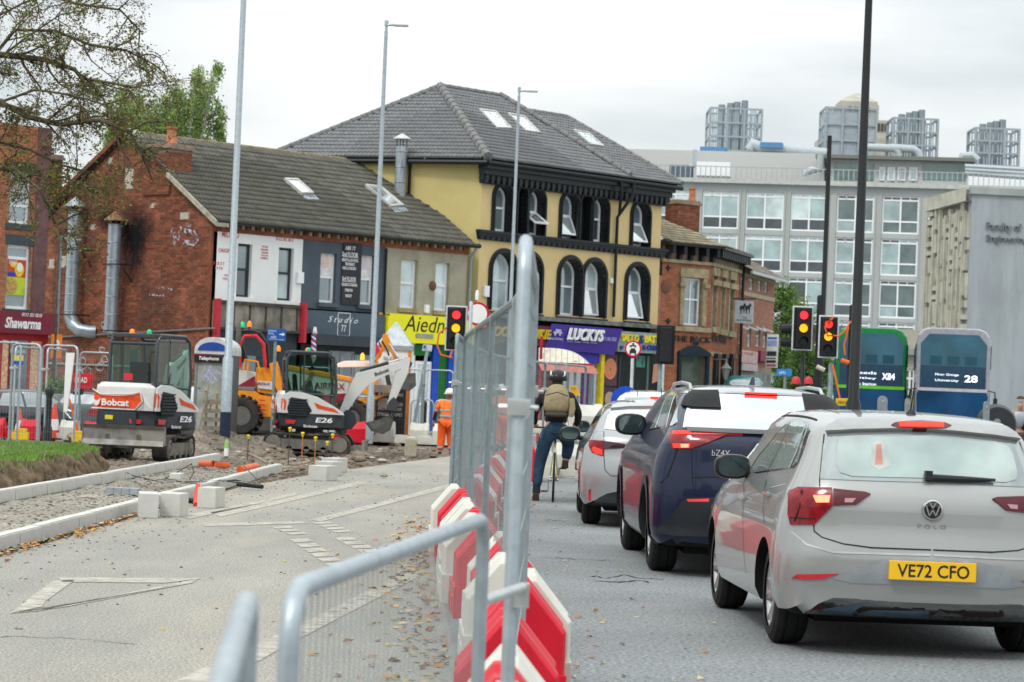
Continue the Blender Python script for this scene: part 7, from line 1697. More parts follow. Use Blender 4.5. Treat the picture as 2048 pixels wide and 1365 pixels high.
def bike_symbol(px,py,Y,s,parent):
 mb=MB();c1,c2=W(px-3.2*s,py+1.5*s,Y),W(px+3.2*s,py+1.7*s,Y);u=(c2-c1).length/2
 for c in(c1,c2):mb.tube([c+Vector((u*.62*math.cos(a),0,u*.62*math.sin(a)))for a in[2*math.pi*i/10 for i in range(11)]],u*.1,4)
 m_=(c1+c2)/2;mb.tube([c1,m_+Vector((-.1*u,0,1.0*u)),m_,c1],u*.09,4);mb.tube([m_,c2+Vector((-.25*u,0,1.1*u)),c2],u*.09,4);mb.tube([m_+Vector((-.1*u,0,1.*u)),c2+Vector((-.3*u,0,.95*u))],u*.09,4);mb.build('bicycle_symbol',wl,parent,fix=False)
bike_symbol(547,674,65.95,1.,cs);pq=W(551,683,66.05);MB().tube([pq,Vector((pq.x,pq.y,0))],.04,8).build('post',galv_b,cs)
cs2=thing('cycle_sign','small blue cycle lane sign below the right-hand traffic lights','road sign');wboard([(1554,738),(1584,738),(1583,753),(1553,752)],72,M('sign_blue2',(.03,.22,.55),.45),parent=cs2);bike_symbol(1565,745,71.96,1.2,cs2);pq=W(1570,753,72.05);MB().tube([pq,Vector((pq.x,pq.y,0))],.04,8).build('post',galv_b,cs2)
ps=thing('parking_sign','small pale blue parking plate on a leaning grey pole before the yellow shop','road sign');wboard([(846,689),(865,690),(863,703),(844,702)],70,M('pale_plate',(.6,.65,.68),.5),parent=ps);wboard([(847,691),(853,691),(852,697),(846,697)],69.95,M('sign_blue'),'symbol',parent=ps,th=.01);MB().tube([W(855,700,70.05),W(828,850,70.05)],.045,8).build('post',galv,ps)
ev=wboard([(1672,797),(1706,797),(1706,812),(1672,812)],55,M('evidence_yellow',(.8,.5,.03),.5),'yellow_sign');tag(ev,'yellow sign with black lettering behind the black lamp post','sign');wtext('idence',1675,1698,800,808,54.97,bl,parent=None).name='lettering'
bpy.data.objects['lettering'].parent=ev if bpy.data.objects['lettering'].parent is None else bpy.data.objects['lettering'].parent
for o_ in list(C.objects):
 if o_.name.startswith('lettering')and o_.parent is None:o_.parent=ev
gp=M('rounded_post_grey',(.24,.27,.28),.5)
for px_,pyt,Y,lab in((1766,792,48,'wide round topped grey post above the hatchback roof, left one'),(1816,797,52,'slim round topped grey post above the hatchback roof, middle one'),(1974,803,47,'round topped grey post above the hatchback roof, right one')):
 c=W(px_,pyt,Y);w=.09 if px_==1766 else.055;mb=MB();mb.prism([(c.x+w*math.cos(a),Y,c.z-w+w*math.sin(a))for a in[math.pi*i/10 for i in range(11)]]+[(c.x-w,Y,0),(c.x+w,Y,0)],(0,.06,0));tag(mb.build('guard_post',gp),lab,'post')
 MB().lathe([(.001,-.01),(.025,-.01),(.025,0)],(c.x,Y,c.z-.1),'y',10).build('bolt',galv,bpy.data.objects[bpy.data.objects[-1].name]if False else None).parent=[o_ for o_ in C.objects if o_.name.startswith('guard_post')][-1]
def cone(px,pyb,Y,h,lab,z=0):
 p=W(px,pyb,Y);o=thing('traffic_cone',lab,'cone',(p.x,p.y,z),0,'red traffic cones');s=h/.75
 MB().lathe([(.15*s,.03*s),(.03*s,.75*s),(.02*s,.76*s)],(0,0,0),'z',16).build('cone_body',M('cone_red',(.75,.06,.03),.5),o);MB().lathe([(.128*s,.2*s),(.085*s,.43*s)],(0,0,0),'z',16,cap=False).build('sleeve',white_m,o);MB().box(-.19*s,.19*s,-.19*s,.19*s,0,.035*s).build('base',sigb,o)
for a in((108,855,57.5,.78,'traffic cone right of the black bollard'),(39,852,60,.6,'traffic cone behind the fence at left, farther one')):cone(*a)
p=W(96,855,55);bo=thing('bollard','black waisted bollard with domed cap behind the left fence','bollard',(p.x,p.y,0));MB().lathe([(.09,0),(.09,.3),(.07,.35),(.065,.95),(.1,1.05),(.1,1.12),(.04,1.2)],(0,0,0),'z',14).build('post',blk_p,bo)
tb=thing('telephone_box','graffiti covered telephone box with curved blue top behind the lamp post','telephone box',tuple(Vector((W(423,780,61).x,61,0))),R(-8));hh=W(431,668,61).z;w=.42
mb=MB()
for x in(-w,w-.06):mb.box(x,x+.06,-.02,.9,0,hh-.35)
mb.build('frame',M('phone_frame',(.2,.22,.22),.5),tb)
MB().box(-w+.06,w-.06,.0,.03,.1,hh-.62).build('glass_panel',M('grubby_glass',(.36,.38,.33),.35,var=.2,scale=3,dirt=.6,dcol=(.2,.22,.18)),tb);MB().box(w-.03,w-.0,.06,.9,.1,hh-.5).build('glass_panel',M('grubby_glass'),tb)
mb=MB();mb.prism([(x,-.04,hh-.5)for x in(-w-.02,w+.02)]+[((w+.02)*math.cos(a),-.04,hh-.38+.3*math.sin(a))for a in[math.pi*i/12 for i in range(13)]],(0,1.,0));mb.build('roof',M('phone_white',(.6,.62,.62),.5),tb)
mb=MB();mb.prism([((w-.06)*math.cos(a),-.06,hh-.4+.2*math.sin(a))for a in[math.pi*i/12 for i in range(13)]],(0,.02,0));mb.build('blue_fan',M('phone_blue',(.02,.07,.35),.4),tb)
MB().box(-w-.01,w+.01,-.06,-.02,hh-.68,hh-.52).build('sign_band',sigb,tb);MB().box(-w-.01,w+.01,-.062,-.02,hh-.515,hh-.48).build('maroon_band',mar,tb)
MB().text('Telephone',-w+.1,w-.26,hh-.65,hh-.54,-.06,shear=.2,bold=.02).build('lettering',wl,tb,fix=False)
mb=MB();random.seed(4)
for k in range(26):
 x,z=random.uniform(-.34,.34),random.uniform(.7,hh-.75);pts=[(x,z)]
 for _ in range(3):pts.append((pts[-1][0]+random.uniform(-.12,.12),pts[-1][1]+random.uniform(-.16,.16)))
 for a,b in zip(pts,pts[1:]):
  v=Vector((b[0]-a[0],b[1]-a[1]));v=v.normalized()if v.length else Vector((1,0));n=Vector((-v.y,v.x))*.009;mb.poly([(a[0]-n.x,-.004-.0001*k,a[1]-n.y),(b[0]-n.x,-.004-.0001*k,b[1]-n.y),(b[0]+n.x,-.004-.0001*k,b[1]+n.y),(a[0]+n.x,-.004-.0001*k,a[1]+n.y)],0 if z>1.3 else random.choice([0,1,2]))
mb.build('graffiti',[M('lilac_graffiti',(.5,.5,.75),.6),bl,M('yellow_sticker',(.6,.6,.08),.6)],tb,fix=False)
ks=thing('information_kiosk','street kiosk with pyramid metal roof and white panel by the lamp post','kiosk');Y=69.5;a,b=W(752,690,Y),W(826,692,Y);cx=(a.x+b.x)/2;hw_=(b.x-a.x)/2;zt=a.z;za=W(790,643,Y).z
mb=MB();mb.rings([[(cx-hw_*k,Y+hw_-hw_*k,z),(cx+hw_*k,Y+hw_-hw_*k,z),(cx+hw_*k,Y+hw_+hw_*k,z),(cx-hw_*k,Y+hw_+hw_*k,z)]for k,z in((1,zt-.12),(1,zt),(.04,za))],sm=False);mb.build('pyramid_roof',M('kiosk_steel',(.42,.46,.48),.4,.5),ks)
MB().box(cx-hw_*.92,cx+hw_*.92,Y+.05,Y+2*hw_-.05,0,zt-.12).build('body',white_m,ks);MB().box(cx+hw_*.75,cx+hw_*.93,Y+.03,Y+.05,.2,zt-.15).build('orange_strip',M('orange_sign',(.8,.22,.02),.5),ks)
MB().box(cx-hw_*.9,cx+hw_*.72,Y+.02,Y+.048,.15,1.45).build('poster',M('dark_poster',(.04,.035,.045),.5),ks)
for st,z,w_,m_ in(('SLOW',zt-.35,.3,bl),('BABLY',zt-.55,.36,bl),('A NEW 2,500',1.25,.4,wl),('FOOD  BAR  CLUB',1.0,.4,wl),('MUSIC  QUIZ',.86,.38,wl),('STREET  GAMES',.72,.4,wl),('DARK',.4,.12,wl)):MB().text(st,cx-w_+.02,cx+w_*.7,z-.045,z+.045,Y+.02,ext=.004).build('lettering',m_,ks,fix=False)
pk_=tag(wboard([(748,687),(754,687),(760,704),(748,712)],68.6,M('pink_sign2',(.65,.02,.12),.5),'shop_sign'),'small crimson sign peeping beside the lamp post','sign')
bsx=thing('bus_shelter','bus shelter with curved translucent roof and red trim outside the purple shop','bus shelter');Y=74
mb=MB();a,b=W(1078,700,Y),W(1182,712,Y)
L0=a.x;L1=b.x
for k in range(9):
 x0=L0+(L1-L0)*k/9;x1=L0+(L1-L0)*(k+.94)/9
 def zc(x,v):t=(x-L0)/(L1-L0);return W(1130,728,Y).z+.02+v*.42*math.cos(t**2.2*math.pi/2)
 mb.poly([(x0,Y,zc(x0,0)),(x1,Y,zc(x1,0)),(x1,Y+.5,zc(x1,1)),(x0,Y+.5,zc(x0,1))])
mb.build('roof_panels',M('translucent_cream',(.62,.58,.46),.35),bsx,solid=0)
z_=W(1130,728,Y).z;MB().box(L0,L1+.05,Y-.06,Y,z_-.02,z_+.03).build('red_trim',M('shelter_red',(.4,.02,.04),.5),bsx);MB().prism([(L0,Y-.06,z_-.025),(L1+.08,Y-.06,z_-.025),(L1+.25,Y-.1,z_-.25),(L0+.1,Y-.1,z_-.22)],(0,.05,0)).build('pink_valance',M('valance_pink',(.65,.25,.2),.5),bsx)
for px_ in(1080,1150):q=W(px_,760,Y);MB().box(q.x-.04,q.x+.04,Y+.1,Y+.18,0,z_+(.75 if px_==1080 else.1)).build('post',M('shelter_red')if px_==1080 else galv_b,bsx)
for px_,py0,lab in((1112,725,'upright clear screen left of the cyclist helmet'),(1131,726,'upright clear screen right of the cyclist helmet')):
 q=W(px_,py0,46.5);tag(MB().tube([(q.x,46.5,0),(q.x,46.5,q.z)],.022,8).build('screen_post',galv),lab.replace('clear screen','fence post'),'post')
yb_=thing('yellow_notice','tilted yellow notice board right of the cyclist','sign');wboard([(1138,771),(1153,772),(1161,792),(1146,791)],45,M('notice_orange',(.8,.42,.04),.5),parent=yb_);wtext('RO AD',1142,1152,775,779,44.98,bl,parent=yb_)
MB().tube([W(1155,792,45.05),W(1158,840,45.05)],.02,6).build('post',galv_b,yb_)
# stone blocks, pipes, pins on the site
def block(px,py,w,d,h,rz,lab,cut=False,z=None,name='concrete_block',mt=None,cat='block'):
 p=G(px,py,0);o=MB().box(-w/2,w/2,0,d,0,h).build(name,mt or km,bevel=.012);o.location=(p.x,p.y,z if z is not None else 0);o.rotation_euler[2]=R(rz);return tag(o,lab,cat)
block(297,1037,.2,.5,.26,10,'left half of the large concrete kerb block at the road edge');block(339,1034,.22,.35,.25,-8,'right half of the large concrete kerb block at the road edge')
block(412,1017,.22,.35,.24,-12,'smaller concrete kerb block behind the large ones');block(348,1001,.14,.3,.07,0,'small pale slab resting on the large kerb block',z=.255)
block(634,962,.3,.45,.23,-18,'white kerb block at the end of the kerb, nearest of three');block(646,952,.3,.45,.23,-18,'white kerb block at the end of the kerb, middle of three');block(658,945,.3,.45,.24,-18,'white kerb block at the end of the kerb, farthest of three')
cr_=thing('paving_crate','row of grey hollow paving blocks on the gravel strip','paving blocks',tuple(G(243,992)+Vector((0,0,.02))),R(-6));
for k in range(4):MB().box(-.2+k*.1,-.105+k*.1,0,.2,0,.075).build('paving_block',M('grey_block',(.36,.4,.43),.8,var=.15),cr_)
opm=M('orange_pipe',(.85,.13,.02),.45)
tag(MB().tube([G(402,930,.04)+Vector((0,0,.02)),G(425,928,.1),G(455,932,.05)],.055,14).build('drain_pipe',opm),'bent orange drain pipe lying between the kerbs','pipe')
tag(MB().tube([G(480,940,.06),G(496,936,.08)+Vector((.05,.8,0))],.06,14).build('drain_pipe',opm),'short orange drain pipe end on, by the kerb','pipe')
tag(MB().tube([G(391,1010,.02),G(393,990,.1),G(396,972,.2)],.03,8).build('marker_tube',M('red_tube',(.7,.05,.03),.5)),'short red tube sticking up by the kerb block','tube')
tag(MB().tube([G(370,1001,.03),G(390,1003,.03)],.035,10).build('tool_handle',sigb),'black tool handle lying between two kerb blocks','tool')
random.seed(8);cbm=M('black_cable',(.03,.035,.035),.5)
for k in range(6):
 pts=[G(250+k*3,944+k*1.5,.12),G(285+k*6,958+k,.1),G(330,963-k*1.2,.1),G(370+k*5,962+k*1.5,.12),G(430,965-k,.1),G(470+k*4,958+k*2,.14),G(500+k*5,968+k,.1)]
 tag(MB().tube(pts,.007,5).build('ground_cable',cbm if k%3 else M('pale_cable',(.45,.45,.42),.5)),['black','grey','thin black','pale','long black','slack black'][k]+' cable draped between the kerbs, '+['lowest','second','third','fourth','fifth','highest'][k]+' of the bundle','cable')
tag(MB().tube([G(330,957,.1),G(355,945,.25),G(383,928,.45),G(388,945,.25),G(378,962,.1)],.007,5).build('ground_cable',cbm),'looped black cable standing up between the kerbs','cable');tag(MB().tube([G(485,930,.2),G(505,950,.15),G(520,968,.05)],.008,5).build('ground_cable',cbm),'black cable over the front kerb by the orange pipe','cable')
tag(MB().tube([G(475,969,.06),G(525,974,.05)],.03,8).build('pry_bar',sigb),'black bar lying against the front kerb','bar')
for px_,pyb,pyt,org,lab in((577,925,858,0,'dark pin with yellow cap, leftmost of the group before the second excavator'),(603,928,868,1,'orange pin with yellow cap, second of the group'),(629,930,877,1,'orange pin with yellow cap, third of the group'),(653,928,886,0,'short dark pin with yellow cap, fourth of the group'),(663,930,871,0,'dark pin with yellow cap at the right of the group'),(495,915,873,0,'pin with yellow cap by the spoil heap'),(456,890,844,0,'pin with yellow cap in front of the lamp post')):
 p=G(px_,pyb,0);h=(pyb-pyt)/FPX*p.y;o=thing('marker_pin',lab,'marker pin',(p.x,p.y,0),0,'steel pins with yellow caps');MB().lathe([(.009,-.05),(.009,h)],(0,0,0),'z',6).build('pin',M('pin_orange',(.6,.2,.08),.6)if org else M('pin_dark',(.08,.07,.07),.7),o);MB().lathe([(.018,h-.05),(.018,h-.02),(.034,h),(.034,h+.02),(.02,h+.03)],(0,0,0),'z',10).build('cap',M('cap_yellow',(.85,.7,.03),.5),o)
p=G(452,918,.05);o=thing('spray_bottle','small green capped bottle standing on the kerb end','bottle',(p.x,p.y,.1));MB().lathe([(.04,0),(.04,.14)],(0,0,0),'z',10).build('body',white_m,o);MB().lathe([(.04,.14),(.035,.25),(.015,.3)],(0,0,0),'z',10).build('cap',M('lime_cap',(.3,.6,.15),.4),o)
p=W(822,878,63);o=MB();o.rings([[(x*k,y*k,z)for x,y in((-.14,-.1),(.14,-.1),(.14,.1),(-.14,.1))]for z,k in((0,.95),(.03,1),(.36,1),(.4,.85),(.42,.4))],sm=False);o=o.build('plastic_drum',M('cream_plastic',(.62,.58,.42),.5,var=.1,dirt=.4),bevel=.02);o.location=(p.x,63,sz(p.x,63)+.0);o.scale=(1,1,1.15);tag(o,'cream plastic drum standing by the trench','drum')
for px_,py_,Y,lab in((42,858,54,'yellow plastic hopper at left behind the fence'),(160,878,54,'yellow plastic box beside the first excavator blade')):
 p=W(px_,py_,Y);o=MB().box(-.16,.16,-.12,.12,0,.16).box(-.12,.12,-.1,.1,.16,.24).build('yellow_box',M('yellow_plastic',(.8,.55,.02),.45),bevel=.02);o.location=(p.x,Y,.05);tag(o,lab,'box')
tag(MB().tube([W(138,798,52.5),W(147,830,52.5),W(155,862,52.5)],[.025,.02,.03],8).build('lifting_tool',opm),'orange tool handle leaning beside the white post','tool')
tm=M('weathered_timber',(.3,.25,.19),.9,var=.2,scale=12,stretch=(1,8,8));
for a,b,lab,r in(((130,868),(175,885),'weathered timber baulk left of the excavator blade',.08),((500,908),(535,926),'thin plank on the spoil by the second excavator',.03),((45,905),(205,896),'pale board lying on the grass edge',.03)):
 p,q=G(a[0],a[1],.1),G(b[0],b[1],.1);tag(MB().tube([p,q],r,4).build('timber',tm),lab,'timber')
pa=thing('pallet','grey wooden pallet leaning on the telephone box','pallet');p=W(430,850,59.8)
for k in range(5):mb=MB();mb.box(p.x-.28,p.x+.26,59.7-.03*k,59.72-.03*k,.1+.2*k,.2+.2*k);mb.build('slat',tm,pa)
for x in(-.24,-.0,.2):MB().box(p.x+x,p.x+x+.05,59.73,59.8,.05,1.15).build('bearer',tm,pa)
tag(MB().tube([(p.x-.35,59.2,0),(p.x-.15,59.6,1.35)],.02,6).build('timber_stake',tm),'thin timber stake leaning against the pallet','stake')
def guard(px0,px1_,Y,lab,H=1.05):
 a,b=W(px0,800,Y),W(px1_,800,Y);L=b.x-a.x;o=thing('guardrail',lab,'railing',(a.x,Y,.1),0,'rounded galvanised pedestrian railings');mb=MB();rc=.15
 mb.tube([(0,0,0),(0,0,H-rc),(rc*.3,0,H-rc*.3),(rc,0,H),(L-rc,0,H),(L-rc*.3,0,H-rc*.3),(L,0,H-rc),(L,0,0)],.024,8);mb.build('frame',galv,o);mb=MB();x=.1
 while x<L-.05:mb.box(x-.007,x+.007,-.007,.007,.12,H-.02);x+=.11
 mb.box(0,L,-.01,.01,.1,.13);mb.build('bars',galv_b,o)
for a in((823,868,72,'rounded railing before the blue pilaster, left one'),(870,925,72,'rounded railing before the green door'),(560,603,73,'rounded railing before the dark shutter'),(608,680,73,'rounded railing before the studio door'),(690,745,73,'rounded railing left of the kiosk')):guard(*a)
p=W(849,800,71.5);o=thing('bollard','slim black bollard behind the mesh fence by the blue shop','bollard',(p.x,71.5,.1));MB().lathe([(.07,0),(.07,.9),(.08,.95),(.03,1.02)],(0,0,0),'z',12).build('post',blk_p,o)
db_=thing('cable_drum','black wheeled bin lid curve behind the hatchback at right edge','bin');c=W(1992,855,50);MB().lathe([(.001,-.2),(.34,-.2),(.4,0),(.34,.2),(.001,.2)],(c.x,50,c.z+.05),'y',28).build('drum',M('bin_black',(.03,.035,.04),.5),db_);MB().lathe([(.04,-.215),(.07,-.215),(.07,-.2)],(c.x-.02,50,c.z+.1),'y',14).build('hub',gp,db_)
db_['label']='round black drum with grey hub behind the hatchback roof at right';db_['category']='drum'
# double-decker buses
def bus(px,Y,yaw,body,low,lab,dest,num):
 c=W(px,740,Y);o=thing('double_decker_bus',lab,'bus',(c.x,Y,0),R(yaw),'double-decker buses facing the camera');w,H,L=1.27,4.28,10.5
 def sec(y,ins):return[(-w+ins,y+0,.3),(w-ins,y,.3),(w-ins,y,3.7),(w-ins-.04,y,4.0),(w-ins-.16,y,4.18),(w-ins-.4,y,H-ins*.3),(-w+ins+.4,y,H-ins*.3),(-w+ins+.16,y,4.18),(-w+ins+.04,y,4.0),(-w+ins,y,3.7)]
 MB().rings([sec(.0,.1),sec(.05,.04),sec(.2,0),sec(L,0)],sm=False).build('body',body,o,bevel=.02)
 g1=glassmat('bus_glass_blue',(.01,.09,.14),.14,.05);g2=glassmat('bus_glass_deep',(.01,.07,.17),.2,.05)
 MB().prism([(-1.12,-.04,2.95),(1.12,-.04,2.95),(1.13,-.02,3.72),(.85,.0,4.06),(-.85,0,4.06),(-1.13,-.02,3.72)],(0,.05,0)).build('upper_windscreen',g1,o)
 MB().prism([(-1.12,-.045,2.2),(1.12,-.045,2.2),(1.12,-.035,2.94),(-1.12,-.035,2.94)],(0,.05,0)).build('destination_panel',M('bus_panel_blue',(.02,.06,.11),.2,coat=1.),o)
 MB().prism([(-1.18,-.05,.95),(1.18,-.05,.95),(1.22,-.05,1.95),(1.15,-.05,2.08),(-1.15,-.05,2.08),(-1.22,-.05,1.95)],(0,.05,0)).build('lower_windscreen',g2,o)
 MB().box(-1.2,1.2,-.06,.0,2.08,2.19).build('front_band',low,o);MB().box(-1.2,1.2,-.05,.0,.35,.9).build('front_bumper',low,o)
 for s in(-1,1):
  MB().box(s*1.27-(.03 if s<0 else-.0),s*1.27+(.0 if s<0 else.03),.3,L-.3,2.9,3.7).build('side_window',g1,o);MB().box(s*1.27-(.03 if s<0 else 0),s*1.27+(0 if s<0 else.03),.5,L-1,1.1,2.1).build('side_window',g2,o)
  MB().tube([(s*1.22,-.02,2.15),(s*1.45,-.15,2.1),(s*1.47,-.15,1.8)],.025,6).build('mirror_arm',blk_p,o);MB().box(s*1.47-.07,s*1.47+.07,-.2,-.12,1.55,1.9).build('mirror',M('bus_mirror',(.5,.5,.03),.5)if dest.startswith('L')else blk_p,o)
  MB().box(s*.95-.12,s*.95+.12,-.065,-.04,.55,.72).build('headlight',M('headlight_lens'),o)
  for y in(1.6,7.8):MB().lathe([(.3,0),(.48,.02),(.48,.28)],(s*1.28-(.28 if s>0 else 0),y,.48),'x',20).build('wheel',M('tyre_rubber'),o)
 em=M('led_white',(.85,.9,1.),.4,emis=1.3,var=.01);ls=dest.split('|')
 for i,t in enumerate(ls):MB().text(t,-.6,.2,2.6-.2*i,2.7-.2*i,-.05,ext=.004).build('led_text',em,o,fix=False)
 MB().text(num,.4,.85,2.42,2.66,-.05,ext=.004,bold=.02).build('led_text',em,o,fix=False)
 for x in(-.6,.0,.6):MB().box(x-.2,x+.2,-.046,-.041,3.,3.3).build('seat_back',M('seat_back',(.02,.08,.12),.8),o)
 return o
bus(1742,93,-7.5,M('bus_green',(.01,.22,.06),.35,coat=.6),M('bus_lime',(.15,.6,.03),.35,coat=.6),'green double-decker bus with lit number X84 behind the black lamp post','Leeds|Otley|Bus Station','X84')
bus(1906,90,-8.5,M('bus_grey',(.34,.34,.38),.35,coat=.6),M('bus_silver',(.5,.5,.53),.35,coat=.6),'silver grey double-decker bus at right in front of the concrete block','Moor Grange|University','28')
b3=simplecar('parked_bus_end','teal rounded vehicle roof glimpsed behind the blue cycle sign',(8.6,95,0),0,M('teal_paint',(.02,.25,.25),.3,coat=1.),1.7)
for px_,lab in((1592,'small red lamp cap above the crossover roof, left one'),(1617,'small red lamp cap above the crossover roof, right one')):
 c=W(px_,762,50);tag(MB().lathe([(.085,-.06),(.08,.02),(.05,.07),(.001,.08)],c,'z',12).build('red_dome',M('cap_red',(.6,.03,.05),.4)),lab,'lamp cap')
# people
def skin(name,pts,edges,mat,parent=None,sub=2,root=0):
 """pts: {key: (x, y, z, rx, ry)}; one continuous surface grown along the edges"""
 keys=list(pts);me=bpy.data.meshes.new(name);me.from_pydata([pts[k][:3]for k in keys],[(keys.index(a),keys.index(b))for a,b in edges],[]);o=bpy.data.objects.new(name,me);C.objects.link(o)
 o.modifiers.new('s','SKIN');sv=me.skin_vertices[0].data
 for i,k in enumerate(keys):p=pts[k];sv[i].radius=(p[3],p[4]if len(p)>4 else p[3]);sv[i].use_root=(i==root)
 m=o.modifiers.new('u','SUBSURF');m.levels=sub;m.render_levels=sub
 dg=bpy.context.evaluated_depsgraph_get();m2=bpy.data.meshes.new_from_object(o.evaluated_get(dg));o.modifiers.clear();o.data=m2;bpy.data.meshes.remove(me);m2.name=name
 m2.materials.clear();m2.materials.append(mat);m2.polygons.foreach_set('use_smooth',[True]*len(m2.polygons))
 if parent:o.parent=parent
 return o
skin_t=M('skin',(.5,.3,.22),.6);hair_b=M('brown_hair',(.06,.035,.02),.8)
def ball(c,r,mat,name,parent,sx=1,sy=1,sz=1,n=16,cut=None):
 mb=MB();c=Vector(c);pr=[]
 k=12
 for i in range(k+1):
  t=-math.pi/2+math.pi*i/k
  if cut is not None and math.sin(t)<cut:continue
  pr.append((r*math.cos(t)+1e-4,r*math.sin(t)))
 mb.lathe(pr,(0,0,0),'z',n);mb.v=[Vector((v.x*sx,v.y*sy,v.z*sz))+c for v in mb.v];return mb.build(name,mat,parent,smooth=80)
hiv=M('hi_vis_orange',(.95,.2,.02),.7,var=.06,scale=5,emis=0);hit_=M('hi_vis_trousers',(.9,.13,.015),.75,var=.1,scale=5);refl_=M('reflective_tape',(.5,.5,.48),.4)
def worker(loc,rz,lab,s=1.0):
 o=thing('person',lab,'person',loc,R(rz),scale=s)
 P=dict(hip=(0,0,.92,.14,.11),belly=(0,.03,1.08,.145,.12),chest=(0,.10,1.27,.17,.13),neck=(.03,.17,1.42,.06,.06),head=(.05,.22,1.56,.085,.1),hl=(-.1,0,.86,.095,.1),kl=(-.11,.03,.47,.062,.066),al=(-.13,-.04,.08,.042,.045),tl=(-.15,.10,.04,.04,.04),hr=(.1,0,.86,.095,.1),kr=(.12,.08,.48,.062,.066),ar=(.14,.06,.1,.042,.045),tr=(.15,.2,.05,.04,.04),sl=(-.19,.10,1.34,.065,.065),el=(-.28,.06,1.1,.045,.045),wl=(-.33,.12,.88,.032,.032),fl=(-.335,.15,.78,.035,.02),sr=(.19,.12,1.34,.065,.065),er=(.27,.2,1.12,.045,.045),wr=(.2,.38,1.02,.032,.032),fr=(.15,.45,.98,.035,.02))
 E=[('hip','belly'),('belly','chest'),('chest','neck'),('neck','head'),('hip','hl'),('hl','kl'),('kl','al'),('al','tl'),('hip','hr'),('hr','kr'),('kr','ar'),('ar','tr'),('chest','sl'),('sl','el'),('el','wl'),('wl','fl'),('chest','sr'),('sr','er'),('er','wr'),('wr','fr')]
 skin('body',P,E,skin_t,o)
 def sub(ks,grow,es):return{k:(*P[k][:3],P[k][3]+grow,P[k][4]+grow)for k in ks},es
 T={'hip':(0,0,.93,.18,.15),'hl':(-.1,0,.84,.135,.135),'kl':(-.11,.03,.47,.115,.115),'al':(-.13,-.03,.12,.09,.095),'hr':(.1,0,.84,.135,.135),'kr':(.12,.08,.48,.115,.115),'ar':(.14,.05,.13,.08,.085)}
 skin('trousers',T,[('hip','hl'),('hl','kl'),('kl','al'),('hip','hr'),('hr','kr'),('kr','ar')],hit_,o)
 V={'hip':(0,.0,.93,.175,.145),'belly':(0,.03,1.08,.175,.15),'chest':(0,.10,1.27,.19,.155),'neck':(.02,.15,1.38,.09,.09),'sl':(-.19,.10,1.33,.085,.085),'el':(-.26,.07,1.17,.075,.075),'sr':(.19,.12,1.33,.085,.085),'er':(.25,.18,1.17,.075,.075)}
 vt=skin('vest',V,[('hip','belly'),('belly','chest'),('chest','neck'),('chest','sl'),('sl','el'),('chest','sr'),('sr','er')],hiv,o)
 skin('sleeve',{'a':(-.27,.065,1.14,.058,.058),'b':(-.285,.06,1.08,.052,.052),'c':(-.33,.12,.88,.042,.042)},[('a','b'),('b','c')],M('maroon_sleeve',(.06,.015,.03),.8),o)
 skin('sleeve',{'a':(.26,.19,1.14,.058,.058),'b':(.27,.2,1.1,.052,.052),'c':(.2,.37,1.02,.042,.042)},[('a','b'),('b','c')],M('maroon_sleeve'),o)
 for z,y,rx,ry in((1.0,.015,.185,.158),(1.14,.05,.19,.162)):
  MB().rings([[(rx*math.cos(2*math.pi*i/20),y+ry*math.sin(2*math.pi*i/20),zz)for i in range(20)]for zz in(z,z+.05)],cap=False).build('tape',refl_,vt)
 for x in(-.1,.1):MB().tube([(x,-.09,1.19),(x,-.055,1.3),(x,.0,1.4),(x,.1,1.435)],.028,6,flat=.35).build('tape',refl_,vt)
 for x,y in((-.13,-.03),(.14,.05)):MB().lathe([(.088,.2),(.09,.25)],(x,y+.01,0),'z',14,cap=False).build('tape',refl_,o)
 ball((.05,.22,1.6),.125,white_m,'hard_hat',o,1,1.15,1.05,cut=-.1);MB().lathe([(.12,1.585),(.155,1.575),(.155,1.585),(.12,1.6)],(.05,.24,0),'z',18).build('hat_brim',white_m,o)
 for x,y in((-.14,.04),(.15,.12)):
  MB().rings([[(x+w*sx,yy,z)for sx,z in((-1,.0),(1,.0),(.8,h),(-.8,h))]for yy,w,h in((y-.13,.045,.1),(y,.055,.12),(y+.1,.055,.07),(y+.16,.035,.05))],sm=False).build('boot',blk_plas,o,bevel=.012)
 for hx,hy,hz in((-.335,.15,.80),):
  for k in range(5):skin('finger',{'a':(hx+.01*(k-2),hy+.008*(k-2),hz,.011),'b':(hx+.012*(k-2),hy+.02+.008*(k-2),hz-.05+.008*abs(k-2),.0095),'c':(hx+.012*(k-2),hy+.035+.008*(k-2),hz-.085+.012*abs(k-2),.008)},[('a','b'),('b','c')],skin_t,o,1)
 return o
p=W(893,845,64);wk=worker((p.x,64,sz(p.x,64)-.01),0,'worker in orange clothing and white helmet seen from behind beside the trench',.97)
p=W(1003,850,63);worker((p.x,63,0),25,'second worker in orange half hidden behind the fence posts',.95)
